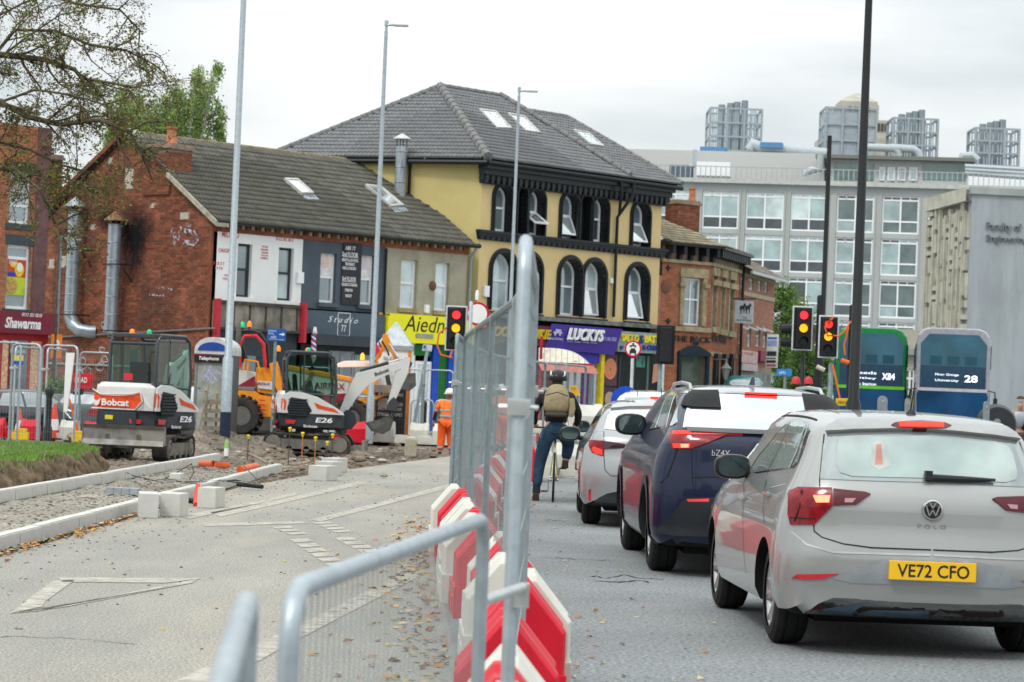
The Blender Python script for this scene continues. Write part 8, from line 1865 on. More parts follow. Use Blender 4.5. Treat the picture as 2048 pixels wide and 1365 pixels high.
def bicycle(parent_loc,rz,lab,frame_m,s=1.0,grp='bicycles'):
 o=thing('bicycle',lab,'bicycle',parent_loc,R(rz),grp,s);tyre=M('tyre_rubber');r=.34
 for y in(0,1.03):
  w=MB();w.lathe([(r-.02,-.016),(r-.004,-.013),(r,0),(r-.004,.013),(r-.02,.016),(r-.028,0),(r-.02,-.016)],(0,y,r),'x',36,cap=False);wo=w.build('wheel',tyre,o)
  MB().lathe([(r-.035,-.01),(r-.02,-.01),(r-.02,.01),(r-.035,.01),(r-.035,-.01)],(0,y,r),'x',36,cap=False).build('rim',M('alloy_silver'),wo)
  sp=MB()
  for k in range(20):a=2*math.pi*k/20;sp.tube([(.02*(-1)**k,y,r),(0,y+(r-.03)*math.cos(a),r+(r-.03)*math.sin(a))],.0016,3)
  sp.tube([(-.05,y,r),(.05,y,r)],.018,8);sp.build('spokes',M('alloy_silver'),wo)
 f=MB();bb=(0,.44,.29);st=(0,.30,.80);hd=(0,.86,.88);hb=(0,.90,.76);ra=(0,0,r)
 for a,b,q in((bb,st,.016),(st,(0,.85,.86),.015),(bb,hb,.018),(hb,hd,.019),((.04,0,r),bb,.01),((-.04,0,r),bb,.01),((.03,0,r),st,.009),((-.03,0,r),st,.009),(hb,(.05,1.03,r),.012),(hb,(-.05,1.03,r),.012)):f.tube([a,b],q,8)
 f.build('frame',frame_m,o)
 MB().tube([st,(0,.26,.93)],.014,8).build('seat_post',blk_p,o)
 MB().rings([[(x*w,y,z)for x,z in((-1,.945),(-.7,.97),(.7,.97),(1,.945),(0,.925))]for y,w in((.12,.05),(.17,.078),(.24,.07),(.33,.028),(.4,.02))],sm=True).build('saddle',blk_plas,o)
 MB().tube([hd,(0,.86,.98)],.014,8).build('stem',blk_p,o);MB().tube([(-.31,.82,1.0),(-.1,.87,1.0),(.1,.87,1.0),(.31,.82,1.0)],.013,8).build('handlebar',blk_p,o)
 c=MB();c.tube([(-.07,.44,.29),(.07,.44,.29)],.02,8);c.tube([(.07,.44,.29),(.07,.50,.45)],.01,6);c.tube([(-.07,.44,.29),(-.07,.38,.13)],.01,6);c.build('crank',M('alloy_silver'),o)
 MB().box(.08,.17,.46,.54,.44,.46).build('pedal',blk_plas,o);MB().box(-.17,-.08,.34,.42,.12,.14).build('pedal',blk_plas,o)
 MB().lathe([(.045,.02),(.05,.025),(.05,.04),(.01,.045)],(0,0,r),'x',14).build('cassette',M('gold_cassette',(.4,.28,.05),.4,.8),o)
 return o
jean=M('blue_jeans',(.02,.055,.10),.85,var=.2,scale=14);topb=M('black_jersey',(.010,.012,.014),.8);packm=M('khaki_backpack',(.30,.245,.14),.8,var=.12,scale=12,bump=.3);packd=M('brown_backpack_base',(.06,.05,.04),.85)
ccx=W(1106,990,35.5).x
bicycle((ccx,35.5,0),-1,'cream bicycle ridden between the barriers and the silver car',M('cream_frame',(.6,.58,.38),.4,coat=.5))
cy=thing('person','cyclist in black top and jeans with tan backpack and black white helmet, one foot down','person',(ccx,35.5,0),R(-1),scale=1.0)
P=dict(hip=(0,.25,1.02,.11,.10),belly=(0,.30,1.15,.10,.09),chest=(0,.42,1.38,.13,.10),neck=(0,.52,1.53,.058,.058),head=(0,.57,1.66,.08,.095),hl=(-.11,.26,.95,.07,.08),kl=(-.2,.38,.54,.062,.066),al=(-.23,.25,.12,.042,.045),tl=(-.235,.38,.05,.04,.035),hr=(.11,.28,.95,.07,.08),kr=(.19,.55,.80,.065,.07),ar=(.15,.46,.50,.042,.045),tr=(.15,.58,.465,.038,.035),sl=(-.2,.42,1.44,.062,.062),el=(-.31,.5,1.2,.045,.045),wl=(-.29,.72,1.04,.03,.03),sr=(.2,.42,1.44,.062,.062),er=(.31,.5,1.2,.045,.045),wr=(.29,.72,1.04,.03,.03),fl=(-.28,.8,1.02,.035,.025),fr=(.28,.8,1.02,.035,.025))
E=[('hip','belly'),('belly','chest'),('chest','neck'),('neck','head'),('hip','hl'),('hl','kl'),('kl','al'),('al','tl'),('hip','hr'),('hr','kr'),('kr','ar'),('ar','tr'),('chest','sl'),('sl','el'),('el','wl'),('wl','fl'),('chest','sr'),('sr','er'),('er','wr'),('wr','fr')]
skin('body',P,E,skin_t,cy)
skin('jeans',{'top':(0,.27,1.12,.15,.135),'hip':(0,.24,1.02,.165,.15),'hl':(-.11,.25,.94,.12,.13),'kl':(-.2,.37,.54,.088,.092),'al':(-.23,.26,.17,.062,.066),'hr':(.12,.28,.96,.13,.135),'kr':(.19,.54,.79,.092,.095),'ar':(.155,.47,.56,.066,.07)},[('hip','top'),('hip','hl'),('hl','kl'),('kl','al'),('hip','hr'),('hr','kr'),('kr','ar')],jean,cy)
skin('jersey',{'hip':(0,.25,1.05,.17,.155),'belly':(0,.30,1.16,.18,.155),'chest':(0,.42,1.38,.19,.145),'neck':(0,.5,1.5,.07,.07),'sl':(-.2,.42,1.43,.08,.08),'el':(-.31,.5,1.2,.06,.06),'wl':(-.29,.70,1.05,.042,.042),'sr':(.2,.42,1.43,.08,.08),'er':(.31,.5,1.2,.06,.06),'wr':(.29,.70,1.05,.042,.042)},[('hip','belly'),('belly','chest'),('chest','neck'),('chest','sl'),('sl','el'),('el','wl'),('chest','sr'),('sr','er'),('er','wr')],topb,cy)
skin('backpack',{'a':(0,.15,1.19,.19,.11),'b':(0,.17,1.34,.20,.14),'c':(0,.25,1.50,.18,.12),'d':(0,.33,1.6,.11,.07)},[('a','b'),('b','c'),('c','d')],packm,cy)
bpk=cy.children[-1]
skin('pack_base',{'a':(0,.13,1.15,.18,.11),'b':(0,.11,1.25,.19,.125)},[('a','b')],packd,cy).parent=bpk
MB().tube([(.20,.14,1.17),(.215,.13,1.28),(.205,.16,1.42)],[.035,.045,.035],8).build('side_pocket',packm,bpk);MB().tube([(-.15,.03,1.45),(0,.015,1.5),(.15,.03,1.45)],.008,6).build('zip',packd,bpk)
for s in(-1,1):MB().tube([(s*.15,.1,1.16),(s*.19,.12,1.0),(s*.2,.16,.86)],.012,6,flat=.4).build('strap',packm,bpk)
ball((0,.56,1.69),.14,M('helmet_black',(.012,.014,.016),.35),'helmet',cy,1.0,1.25,.92,cut=-.35)
hm=MB()
for k in(-3,-1,1,3):hm.tube([(k*.03,.44-.0,1.745-abs(k)*.006),(k*.032,.5,1.80-abs(k)*.009),(k*.03,.6,1.815-abs(k)*.01)],.011,6)
for k in(-2,0,2):hm.tube([(k*.04,.425+abs(k)*.008,1.70),(k*.035,.43,1.73)],.012,6)
hm.build('helmet_shell',M('helmet_white',(.7,.72,.72),.35),cy.children[[c.name.split('.')[0]for c in cy.children].index('helmet')])
MB().rings([[(.07*math.cos(a),.5+.08*math.sin(a),z)for a in[2*math.pi*i/12 for i in range(12)]]for z in(1.6,1.68)]).build('hair',hair_b,cy)
for x,y,z in((-.235,.3,.0),(.15,.52,.455)):
 MB().rings([[(x+w*sx,yy,z+zz)for sx,zz in((-1,.0),(1,.0),(.8,h),(-.8,h))]for yy,w,h in((y-.12,.042,.1),(y-.02,.05,.12),(y+.09,.052,.07),(y+.15,.034,.05))],sm=False).build('shoe',M('brown_boot',(.05,.03,.022),.6),cy,bevel=.012)
MB().lathe([(.056,.1),(.052,.2)],(-.23,.27,0),'z',12).build('sock',blk_plas,cy)
for hx in(-.28,.28):
 for k in range(4):skin('finger',{'a':(hx+(k-1.5)*.02,.8,1.035,.011),'b':(hx+(k-1.5)*.02,.845,1.03,.0095),'c':(hx+(k-1.5)*.02,.85,.99,.0085)},[('a','b'),('b','c')],skin_t,cy,1)
 skin('thumb',{'a':(hx*.88,.79,1.02,.012),'b':(hx*.84,.82,.985,.01)},[('a','b')],skin_t,cy,1)
rcx=W(2034,850,54).x
bicycle((rcx,54,0),176,'bicycle of the rider at the right edge',M('silver_frame',(.35,.37,.38),.4))
rc=thing('person','cyclist in navy jacket and pale shirt riding toward the camera at the right edge','person',(rcx,54,0),R(176),scale=1.0)
P2={k:((v[0],v[1],v[2])+v[3:])for k,v in P.items()};P2['kl']=(-.17,.5,.7,.062,.066);P2['al']=(-.13,.42,.3,.042,.045);P2['tl']=(-.13,.52,.25,.04,.035)
for k in('chest','neck','head','sl','sr','belly'):v=P2[k];P2[k]=(v[0],v[1]-.08,v[2]+.03)+v[3:]
skin('body',P2,E,skin_t,rc)
skin('trousers',{'hip':(0,.24,1.03,.15,.13),'hl':(-.12,.25,.96,.12,.12),'kl':(-.17,.49,.7,.08,.08),'al':(-.13,.42,.35,.06,.06),'hr':(.12,.28,.96,.12,.12),'kr':(.19,.54,.79,.08,.08),'ar':(.155,.47,.56,.06,.06)},[('hip','hl'),('hl','kl'),('kl','al'),('hip','hr'),('hr','kr'),('kr','ar')],M('maroon_trousers',(.09,.05,.06),.85),rc)
skin('shirt',{'belly':(0,.24,1.15,.15,.125),'chest':(0,.35,1.4,.17,.135),'neck':(0,.43,1.53,.065,.065)},[('belly','chest'),('chest','neck')],M('pale_shirt',(.5,.52,.58),.8),rc)
for s in(-1,1):skin('jacket',{'a':(s*.1,.24,1.1,.075,.1),'b':(s*.12,.33,1.38,.08,.11),'sl':(s*.2,.34,1.45,.08,.08),'el':(s*.31,.46,1.22,.06,.06),'wl':(s*.29,.70,1.06,.045,.045)},[('a','b'),('b','sl'),('sl','el'),('el','wl')],M('navy_jacket',(.015,.025,.06),.8),rc)
ball((0,.47,1.725),.1,hair_b,'hair',rc,.95,1.05,.9,cut=.1)
for s in(-1,1):MB().lathe([(.001,.001),(.011,.0),(.001,-.001)],(s*.032,.575,1.695),'y',8).build('eye',bl,rc)
# compact excavators
bw_=M('excavator_white',(.66,.66,.64),.38,var=.04,scale=3,dirt=.2,dcol=(.4,.36,.3),coat=.3);bo=M('excavator_orange',(.78,.09,.02),.4);bg=M('excavator_dark_grey',(.035,.045,.055),.45,var=.12,scale=4,dirt=.25,dcol=(.12,.11,.1));trk=M('muddy_track',(.06,.055,.05),.9,var=.25,scale=9,dirt=.75,dcol=(.24,.19,.13));stl=M('muddy_steel',(.2,.19,.17),.7,.3,var=.2,scale=6,dirt=.7,dcol=(.33,.27,.19))
cabg=seeglass('cab_glass',(.46,.66,.58),.1);rub_=M('hose_black',(.02,.02,.02),.6);scr=M('seat_black',(.015,.018,.018),.7)
def excavator(loc,rz_tracks,rz_house,lab,boom,s=1.,bl_up=0.):
 """local frame: the machine faces +x, left side at +y; house and tracks each turned on their own"""
 o=thing('mini_excavator',lab,'excavator',loc,0,'compact white excavators on the site',s)
 MT=Matrix.Rotation(R(rz_tracks),4,'Z');MR=Matrix.Rotation(R(rz_house),4,'Z');MH=MR@Matrix.Diagonal((1,-1,1,1))
 def B(name,mat,fn,M_,par=None,**kw):
  mb=MB();mb.T=M_;fn(mb);r=mb.build(name,mat,par or o,**kw);return r
 L,H=1.02,.46
 for sd in(-1,1):
  def tr(mb,sd=sd):
   n=44;prof=[]
   for i in range(n):
    t=i/n;per=2*(2*(L-H/2))+math.pi*H;d=t*per;a=2*(L-H/2)
    if d<a:x,z,nx_,nz_=-(L-H/2)+d,0,0,-1
    elif d<a+math.pi*H/2:th=(d-a)/(H/2);x,z,nx_,nz_=(L-H/2)+H/2*math.sin(th),H/2-H/2*math.cos(th),math.sin(th),-math.cos(th)
    elif d<2*a+math.pi*H/2:e=d-a-math.pi*H/2;x,z,nx_,nz_=(L-H/2)-e,H+.015*math.sin(e*5),0,1
    else:th=(d-2*a-math.pi*H/2)/(H/2);x,z,nx_,nz_=-(L-H/2)-H/2*math.sin(th),H/2+H/2*math.cos(th),-math.sin(th),math.cos(th)
    prof.append((x,z,nx_,nz_,i))
   ring=lambda y,g:[(x+nx_*(g+(.018 if i%2 else 0)),y,z+nz_*(g+(.018 if i%2 else 0)))for x,z,nx_,nz_,i in prof]
   inn=lambda y:[(x-nx_*.035,y,z-nz_*.035)for x,z,nx_,nz_,i in prof]
   y0,y1=sd*.46,sd*.76;R4=[inn(y0),ring(y0,0),ring(y1,0),inn(y1),inn(y0)]
   mb.rings(R4,cap=False,sm=False)
  t=B('track',trk,tr,MT)
  def fr(mb,sd=sd):
   mb.box(-L+.25,L-.25,sd*.6-.11,sd*.6+.13,.1,.33);
   for x in(-L+.24,L-.24):mb.lathe([(.001,-.15),(.18,-.15),(.185,-.1),(.185,.13),(.13,.15),(.1,.13),(.06,.15),(.001,.16)],(x,sd*.61,H/2),'y',18)
   for x in(-.4,0,.4):mb.lathe([(.001,-.1),(.07,-.1),(.07,.14),(.001,.14)],(x,sd*.61,.1),'y',10)
  B('track_frame',stl,fr,MT,t)
 B('undercarriage',stl,lambda mb:(mb.box(-.5,.5,-.5,.5,.2,.42),mb.lathe([(.33,.4),(.33,.58)],(0,0,0),'z',20)),MT)
 def blade(mb):
  mb.T=mb.T@Matrix.Translation((0,0,bl_up));mb.box(.8,1.35,-.35,-.25,.1,.2);mb.box(.8,1.35,.25,.35,.1,.2)
  mb.prism([(1.36,-.78,.0),(1.3,-.78,.1),(1.3,-.78,.3),(1.38,-.78,.37),(1.42,-.78,.37),(1.35,-.78,.3),(1.35,-.78,.1),(1.41,-.78,.0)],(0,1.56,0));mb.box(1.3,1.36,-.8,-.785,.02,.36);mb.box(1.3,1.36,.785,.8,.02,.36)
 B('dozer_blade',M('worn_blade_steel',(.3,.29,.27),.6,.3,var=.2,scale=5,dirt=.5,dcol=(.36,.32,.25)),blade,MT)
 def plan(k,z):return[(x*k,y*k,z)for x,y in((.55,-.72),(.72,-.6),(.78,-.3),(.78,.45),(.7,.68),(.4,.74),(-.3,.76),(-.62,.66),(-.78,.4),(-.84,0),(-.78,-.4),(-.62,-.66),(-.3,-.76))]
 B('lower_skirt',bg,lambda mb:mb.rings([plan(.9,.56),plan(1,.62),plan(1,.92)],sm=False),MH,bevel=.015)
 def hood(mb):
  mb.rings([[(x,y,z)for x,y,z in((-.2,-.74,.923),(-.64,-.69,.923),(-.79,-.5,.923),(-.83,0,.923),(-.79,.5,.923),(-.68,.70,.923),(.62,.72,.923),(.6,.45,.923),(-.2,.45,.923),(-.2,-.4,.923))],[(x,y,z)for x,y,z in((-.2,-.73,1.3),(-.63,-.68,1.34),(-.78,-.5,1.36),(-.82,0,1.37),(-.78,.5,1.37),(-.67,.69,1.36),(.45,.7,1.05),(.45,.45,1.05),(-.2,.45,1.3),(-.2,-.4,1.3))],[(x,y,z)for x,y,z in((-.2,-.7,1.42),(-.58,-.63,1.44),(-.70,-.46,1.45),(-.73,0,1.45),(-.70,.46,1.45),(-.60,.64,1.44),(-.15,.64,1.34),(-.15,.45,1.34),(-.2,.3,1.44),(-.2,-.38,1.44))]],sm=False)
 B('engine_cover',bw_,hood,MH,bevel=.03)
 for sd in(1,-1):
  y=sd*.755
  if sd==1:
   B('side_cover',bw_,lambda mb:mb.prism([(-.72,y-.03,.925),(.74,y-.03,.925),(.72,y-.03,.98),(.5,y-.03,1.12),(.1,y-.03,1.33),(-.25,y-.03,1.42),(-.55,y-.03,1.43),(-.7,y-.03,1.36)],(0,.04,0)),MH,bevel=.012)
   B('side_grille',scr,lambda mb:mb.prism([(-.55,y+.012,.84),(-.15,y+.012,.84),(-.02,y+.012,1.0),(-.18,y+.012,1.26),(-.52,y+.012,1.3),(-.6,y+.012,1.05)],(0,.012,0)),MH)
   g=MB();g.T=MH
   for k in range(7):g.prism([(-.57,y+.022,.88+k*.06),(-.1+(.04 if 1<k<4 else-.03),y+.022,.88+k*.06),(-.1+(.04 if 1<k<4 else-.03),y+.022,.905+k*.06),(-.57,y+.022,.905+k*.06)],(0,.02,0))
   islands(g.build('grille_slat',bg,o))
   B('orange_flash',bo,lambda mb:mb.prism([(.02,y+.012,1.2),(.1,y+.012,1.06),(.62,y+.012,.97),(.5,y+.012,1.07),(.2,y+.012,1.13)],(0,.006,0)),MH)
   def e26(mb):mb.text('E26',-.18,.22,.63,.75,0,ext=.004,shear=.15,bold=.03)
   T2=MR@Matrix.Translation((.25,-y-.02,.1));B('model_lettering',wl,e26,T2,fix=False)
   T2=MR@Matrix.Translation((-.0,-y-.02,.03));B('brand_lettering',wl,lambda mb:mb.text('Bobcat',-.2,.12,.58,.64,0,ext=.003,bold=.02),T2,fix=False)
   B('tail_reflector',M('reflector_red'),lambda mb:mb.prism([(-.62,y-.0,.68),(-.42,y-.0,.68),(-.38,y-.0,.77),(-.62,y-.0,.78)],(0,.012,0)),MH)
   B('orange_panel',bo,lambda mb:mb.prism([(-.72,y-.03,1.0),(-.64,y+.012,1.0),(-.62,y+.012,1.2),(-.66,y+.008,1.26),(-.72,y-.03,1.26)],(-.02,.012,0)),MH)
  else:B('side_cover',bw_,lambda mb:mb.prism([(-.6,y-.01,.93),(.5,y-.01,.93),(.5,y-.01,1.0),(.1,y-.01,1.2),(-.5,y-.01,1.4)],(0,.04,0)),MH)
 T2=MR@Matrix.Translation((-.845,0,0))@Matrix.Rotation(-math.pi/2,4,'Z')
 B('rear_panel',bo,lambda mb:mb.prism([(-.60,-.0,.96),(.36,-.0,.96),(.5,.02,1.1),(.44,.02,1.26),(.3,-.0,1.22),(.0,-.0,1.19),(-.42,-.0,1.19),(-.60,.03,1.28)],(0,.04,0)),T2)
 B('panel_edge',bw_,lambda mb:(mb.tube([(-.62,-.02,.94),(.38,-.02,.94),(.53,.0,1.1),(.47,.0,1.28),(.3,-.02,1.24),(-.42,-.02,1.21),(-.62,.0,1.3)],.014,6)),T2)
 B('brand_lettering',wl,lambda mb:mb.text('Bobcat',-.38,.25,1.0,1.13,-.033,ext=.004,bold=.03),T2,fix=False)
 B('brand_emblem',wl,lambda mb:(mb.prism([(-.56,-.03,1.02),(-.5,-.03,.98),(-.44,-.03,1.02),(-.41,-.03,1.14),(-.47,-.03,1.09),(-.53,-.03,1.09),(-.58,-.03,1.14)],(0,-.006,0))),T2)
 B('rear_corner',bw_,lambda mb:mb.prism([(.55,.03,.93),(.70,.12,.93),(.70,.13,1.28),(.50,.02,1.27),(.56,.02,1.1)],(0,.03,0)),T2)
 B('counterweight_band',bg,lambda mb:mb.box(-.5,.4,-.012,.04,.62,.9),T2,bevel=.02)
 B('hazard_plate',M('hazard_red',(.6,.02,.03),.5),lambda mb:mb.box(.02,.52,.0,.03,.565,.62),T2)
 def hz(mb):
  for k in range(4):mb.prism([(.05+k*.12,-.008,.568),(.1+k*.12,-.008,.568),(.07+k*.12,-.008,.617),(.02+k*.12,-.008,.617)],(0,.006,0))
 B('hazard_stripe',M('hazard_pale',(.7,.65,.35),.5),hz,T2)
 B('yellow_label',M('cap_yellow',(.85,.7,.03),.5),lambda mb:mb.box(-.3,-.12,-.018,-.01,.74,.82),T2);B('tail_reflector',M('reflector_red'),lambda mb:mb.prism([(.28,-.005,.68),(.48,.06,.68),(.5,.06,.76),(.26,-.005,.77)],(0,-.02,0)),T2)
 cx0,cx1,cy0,cy1,cz0,cz1=-.64,.5,-.42,.68,.93,2.36
 cabp=M('cab_frame_grey',(.045,.055,.065),.4,coat=.3)
 def cab(mb):
  for y in(cy0+.02,cy1-.02):
   pth=[(cx0+.02,y,1.38),(cx0,y,2.2),(cx0+.1,y,cz1),(cx1-.2,y,cz1),(cx1-.04,y,cz1-.1),(cx1+.04,y,1.6),(cx1,y,.95)];mb.tube(pth,.035,8)
   mb.tube([(cx0+.4,y,cz1-.02),(cx0+.42,y,1.4)],.022,6);mb.tube([(cx0+.02,y,1.42),(cx1+.02,y,1.36)],.03,6)
  for x,z in((cx0,2.2),(cx1-.04,cz1-.1),(cx0+.02,1.42),(cx1+.02,.97)):mb.tube([(x,cy0+.02,z),(x,cy1-.02,z)],.035,8)
 B('cab_frame',cabp,cab,MH)
 B('cab_roof',cabp,lambda mb:mb.rings([[(cx0+.05,cy0,z),(cx1-.15,cy0,z),(cx1-.08,cy0+.08,z),(cx1-.08,cy1-.08,z),(cx1-.15,cy1,z),(cx0+.05,cy1,z),(cx0,cy1-.08,z),(cx0,cy0+.08,z)]for z in(cz1-.05,cz1+.03)],sm=False),MH,bevel=.02)
 pn=[[(cx0+.03,cy1,1.45),(cx0+.4,cy1,1.45),(cx0+.4,cy1,cz1-.05),(cx0+.05,cy1,cz1-.1)],[(cx0+.44,cy1,1.42),(cx1+.02,cy1,1.4),(cx1+.03,cy1,1.6),(cx1-.1,cy1,cz1-.1),(cx0+.44,cy1,cz1-.05)],[(cx0+.44,cy1,1.33),(cx1,cy1,1.33),(cx1-.02,cy1,1.0),(cx0+.75,cy1,1.12)],[(cx0+.03,cy0,1.45),(cx1+.02,cy0,1.4),(cx1+.03,cy0,1.6),(cx1-.1,cy0,cz1-.1),(cx0+.05,cy0,cz1-.1)],[(cx0,cy0+.05,1.46),(cx0,cy1-.05,1.46),(cx0,cy1-.05,2.2),(cx0,cy0+.05,2.2)],[(cx1+.02,cy0+.05,1.0),(cx1+.02,cy1-.05,1.0),(cx1-.04,cy1-.05,cz1-.15),(cx1-.04,cy0+.05,cz1-.15)]]
 for P_ in pn:B('cab_window',cabg,lambda mb,P_=P_:mb.poly(P_),MH,fix=False)
 B('seat',scr,lambda mb:(mb.box(-.35,.1,-.1,.38,1.1,1.25),mb.prism([(-.42,-.08,1.25),(-.3,-.08,1.25),(-.38,-.08,1.85),(-.46,-.08,1.85)],(0,.44,0))),MH,bevel=.04)
 B('control_console',scr,lambda mb:(mb.box(-.25,.12,.42,.56,1.05,1.45),mb.tube([(.05,.5,1.45),(.1,.5,1.66)],.02,6),mb.box(-.25,.12,-.34,-.2,1.05,1.45)),MH,bevel=.02)
 B('cab_floor',scr,lambda mb:mb.box(cx0+.05,cx1,cy0+.03,cy1-.06,.95,1.1),MH)
 B('red_sticker',M('sticker_red',(.7,.04,.06),.5),lambda mb:mb.box(cx0-.012,cx0-.006,-.05,.15,1.5,1.62),MH)
 for yy,mt,nm in((.1,M('beacon_green',(.02,.5,.2),.3,emis=.4),'beacon'),(-.3,M('beacon_orange',(.9,.25,.02),.3,emis=.6),'beacon')):B(nm,mt,lambda mb,yy=yy:mb.lathe([(.05,cz1+.03),(.05,cz1+.09),(.02,cz1+.12)],(-.1,yy,0),'z',10),MH)
 def mir(mb):mb.tube([(cx1,cy0,2.2),(cx1+.15,cy0-.2,2.15),(cx1+.12,cy0-.3,2.0)],.012,5);mb.box(cx1+.08,cx1+.1,cy0-.4,cy0-.22,1.85,2.1)
 B('mirror',rub_,mir,MH)
 by=-.1
 (b0,b1,b2,d0,d1,k0)=boom
 def beam(pts,w,name,mat,par=None,y=by,hw=.06):
  up_,dn_=[],[]
  for i,p in enumerate(pts):
   a=Vector(pts[max(0,i-1)]);b=Vector(pts[min(len(pts)-1,i+1)]);t=(b-a).normalized();n=Vector((-t.y,t.x));q=w[i]/2;up_.append((p[0]+n.x*q,p[1]+n.y*q));dn_.append((p[0]-n.x*q,p[1]-n.y*q))
  poly=up_+dn_[::-1];return B(name,mat,lambda mb:mb.prism([(x,y-hw,z)for x,z in poly],(0,2*hw,0)),MH,par,bevel=.012)
 B('swing_post',bg,lambda mb:mb.prism([(.7,by-.16,.55),(1.0,by-.16,.6),(1.12,by-.16,.75),(1.05,by-.16,1.0),(.85,by-.16,1.05),(.7,by-.16,.85)],(0,.32,0)),MH,bevel=.02)
 bm_o=beam([b0,((b0[0]+b1[0])/2-.02,(b0[1]+b1[1])/2),b1,((b1[0]+b2[0])/2,(b1[1]+b2[1])/2+.01),b2],[.15,.25,.40,.25,.17],'boom',bw_)
 dp=beam([d0,((d0[0]*.72+d1[0]*.28),(d0[1]*.72+d1[1]*.28)),d1],[.16,.29,.13],'dipper',bw_,hw=.05)
 def cyl(a,b,nm,y=by,f=.55,r=.042):
  a3,b3=Vector((a[0],y,a[1])),Vector((b[0],y,b[1]));m_=a3+(b3-a3)*f
  B(nm,bg,lambda mb:mb.tube([a3,m_],r,10),MH);B('piston_rod',M('chrome'),lambda mb:mb.tube([m_,b3],r*.5,8),MH)
 cyl((b0[0]+.12,b0[1]-.18),((b0[0]+b1[0])/2+.08,(b0[1]+b1[1])/2+.05),'boom_cylinder',f=.6,r=.05)
 cyl((b1[0]-.05,b1[1]+.2),(d0[0],d0[1]),'dipper_cylinder',f=.6)
 cyl((d0[0]+.1,d0[1]-.12),(d1[0]+.08,d1[1]+.12),'bucket_cylinder',f=.5,r=.035)
 mx,mz=(b1[0]+b2[0])/2,(b1[1]+b2[1])/2;ang=math.atan2(b2[1]-b1[1],b2[0]-b1[0]);T5=MR@Matrix.Translation((mx,-by-.064,mz))@Matrix.Rotation(-ang,4,'Y')
 B('boom_lettering',bl,lambda mb:mb.text('Bobcat',-.16,.2,-.04,.05,-.001,ext=.003,bold=.02),T5,fix=False)
 def buck(mb):
  x,z=k0;P_=[(x+.02,z+.12),(x+.12,z-.05),(x+.06,z-.25),(x-.12,z-.36),(x-.34,z-.3),(x-.5,z-.1),(x-.46,z-.1),(x-.32,z-.26),(x-.12,z-.31),(x+.02,z-.22),(x+.06,z-.05),(x-.05,z+.08)]
  mb.prism([(a,by-.24,b)for a,b in P_],(0,.48,0))
  for yy in(by-.24,by+.225):mb.prism([(a,yy,b)for a,b in[(x+.02,z+.1),(x+.08,z-.05),(x+.03,z-.24),(x-.12,z-.33),(x-.34,z-.27),(x-.48,z-.1),(x-.2,z-.02)]],(0,.015,0))
  for k in range(4):mb.prism([(x-.5,by-.2+k*.12,z-.1),(x-.47,by-.2+k*.12,z-.12),(x-.58,by-.2+k*.12,z-.04)],(0,.05,0))
 B('bucket',M('bucket_steel',(.13,.13,.12),.55,.4,var=.25,scale=6,dirt=.5,dcol=(.26,.22,.17)),buck,MH)
 B('coupler',M('coupler_dark',(.06,.06,.06),.5),lambda mb:(mb.prism([(d1[0]-.1,by-.08,d1[1]-.12),(d1[0]+.14,by-.08,d1[1]-.14),(d1[0]+.2,by-.08,d1[1]+.06),(d1[0]+.08,by-.08,d1[1]+.2),(d1[0]-.04,by-.08,d1[1]+.08)],(0,.16,0)),mb.tube([(d1[0]+.15,by,d1[1]),(k0[0]+.1,by,k0[1]-.1)],.03,6)),MH)
 def hoses(mb):
  for k in(-.03,.03):mb.tube([(b0[0],by+k,b0[1]+.1),((b0[0]+b1[0])/2+.14,by+k,(b0[1]+b1[1])/2-.02),(b1[0]+.05,by+k,b1[1]-.17),((b1[0]+b2[0])/2,by+k,(b1[1]+b2[1])/2-.13)],.014,5)
  mb.tube([(.75,by,.7),(.9,by+.1,.9),(.85,by+.1,.62),(.78,by,.8)],.02,6)
 B('hydraulic_hoses',rub_,hoses,MH)
 return o
x2=W(619,850,61.5).x
boomP=((.75,.92),(1.2,1.78),(2.1,2.15),(2.27,2.36),(1.9,1.2),(1.85,.86))
e2=excavator((x2,61.5,-.17),0,9,'second excavator facing right with raised white arm and its operator in the cab',boomP)
x1=W(288,850,50).x
e1=excavator((x1,50,-.1),-98,63,'first excavator seen from behind with its dozer blade toward the camera',((.75,.92),(1.05,1.7),(1.42,2.0),(1.52,2.12),(1.45,1.0),(1.45,.75)),bl_up=.28)
ox,oy,oz=e2.location;op=thing('person','operator in green top and orange vest sitting in the second excavator cab','person',(ox,oy,oz),R(9))
Q=dict(hip=(-.2,-.12,1.32,.13,.12),chest=(-.1,-.12,1.62,.15,.12),neck=(-.03,-.12,1.78,.055,.055),head=(.03,-.12,1.91,.085,.08),kl=(.22,-.24,1.3,.07,.07),al=(.32,-.24,.98,.05,.05),kr=(.22,.02,1.3,.07,.07),ar=(.32,.02,.98,.05,.05),tl=(.42,-.24,1.12-.18,.04,.04),tr=(.42,.02,.94,.04,.04),sl=(-.08,-.3,1.66,.06,.06),el=(.0,-.34,1.42,.045,.045),wl=(.22,-.3,1.42,.032,.032),sr=(-.08,.06,1.66,.06,.06),er=(.0,.1,1.42,.045,.045),wr=(.22,.06,1.42,.032,.032),fl=(.3,-.29,1.42,.03,.025),fr=(.3,.05,1.42,.03,.025))
QE=[('hip','chest'),('chest','neck'),('neck','head'),('hip','kl'),('kl','al'),('al','tl'),('hip','kr'),('kr','ar'),('ar','tr'),('chest','sl'),('sl','el'),('el','wl'),('wl','fl'),('chest','sr'),('sr','er'),('er','wr'),('wr','fr')]
skin('body',Q,QE,skin_t,op);gr_=M('green_sweatshirt',(.05,.09,.06),.85)
def g2(ks,gr,es,nm,mt):return skin(nm,{k:(*Q[k][:3],Q[k][3]+gr,Q[k][4]+gr)for k in ks},es,mt,op)
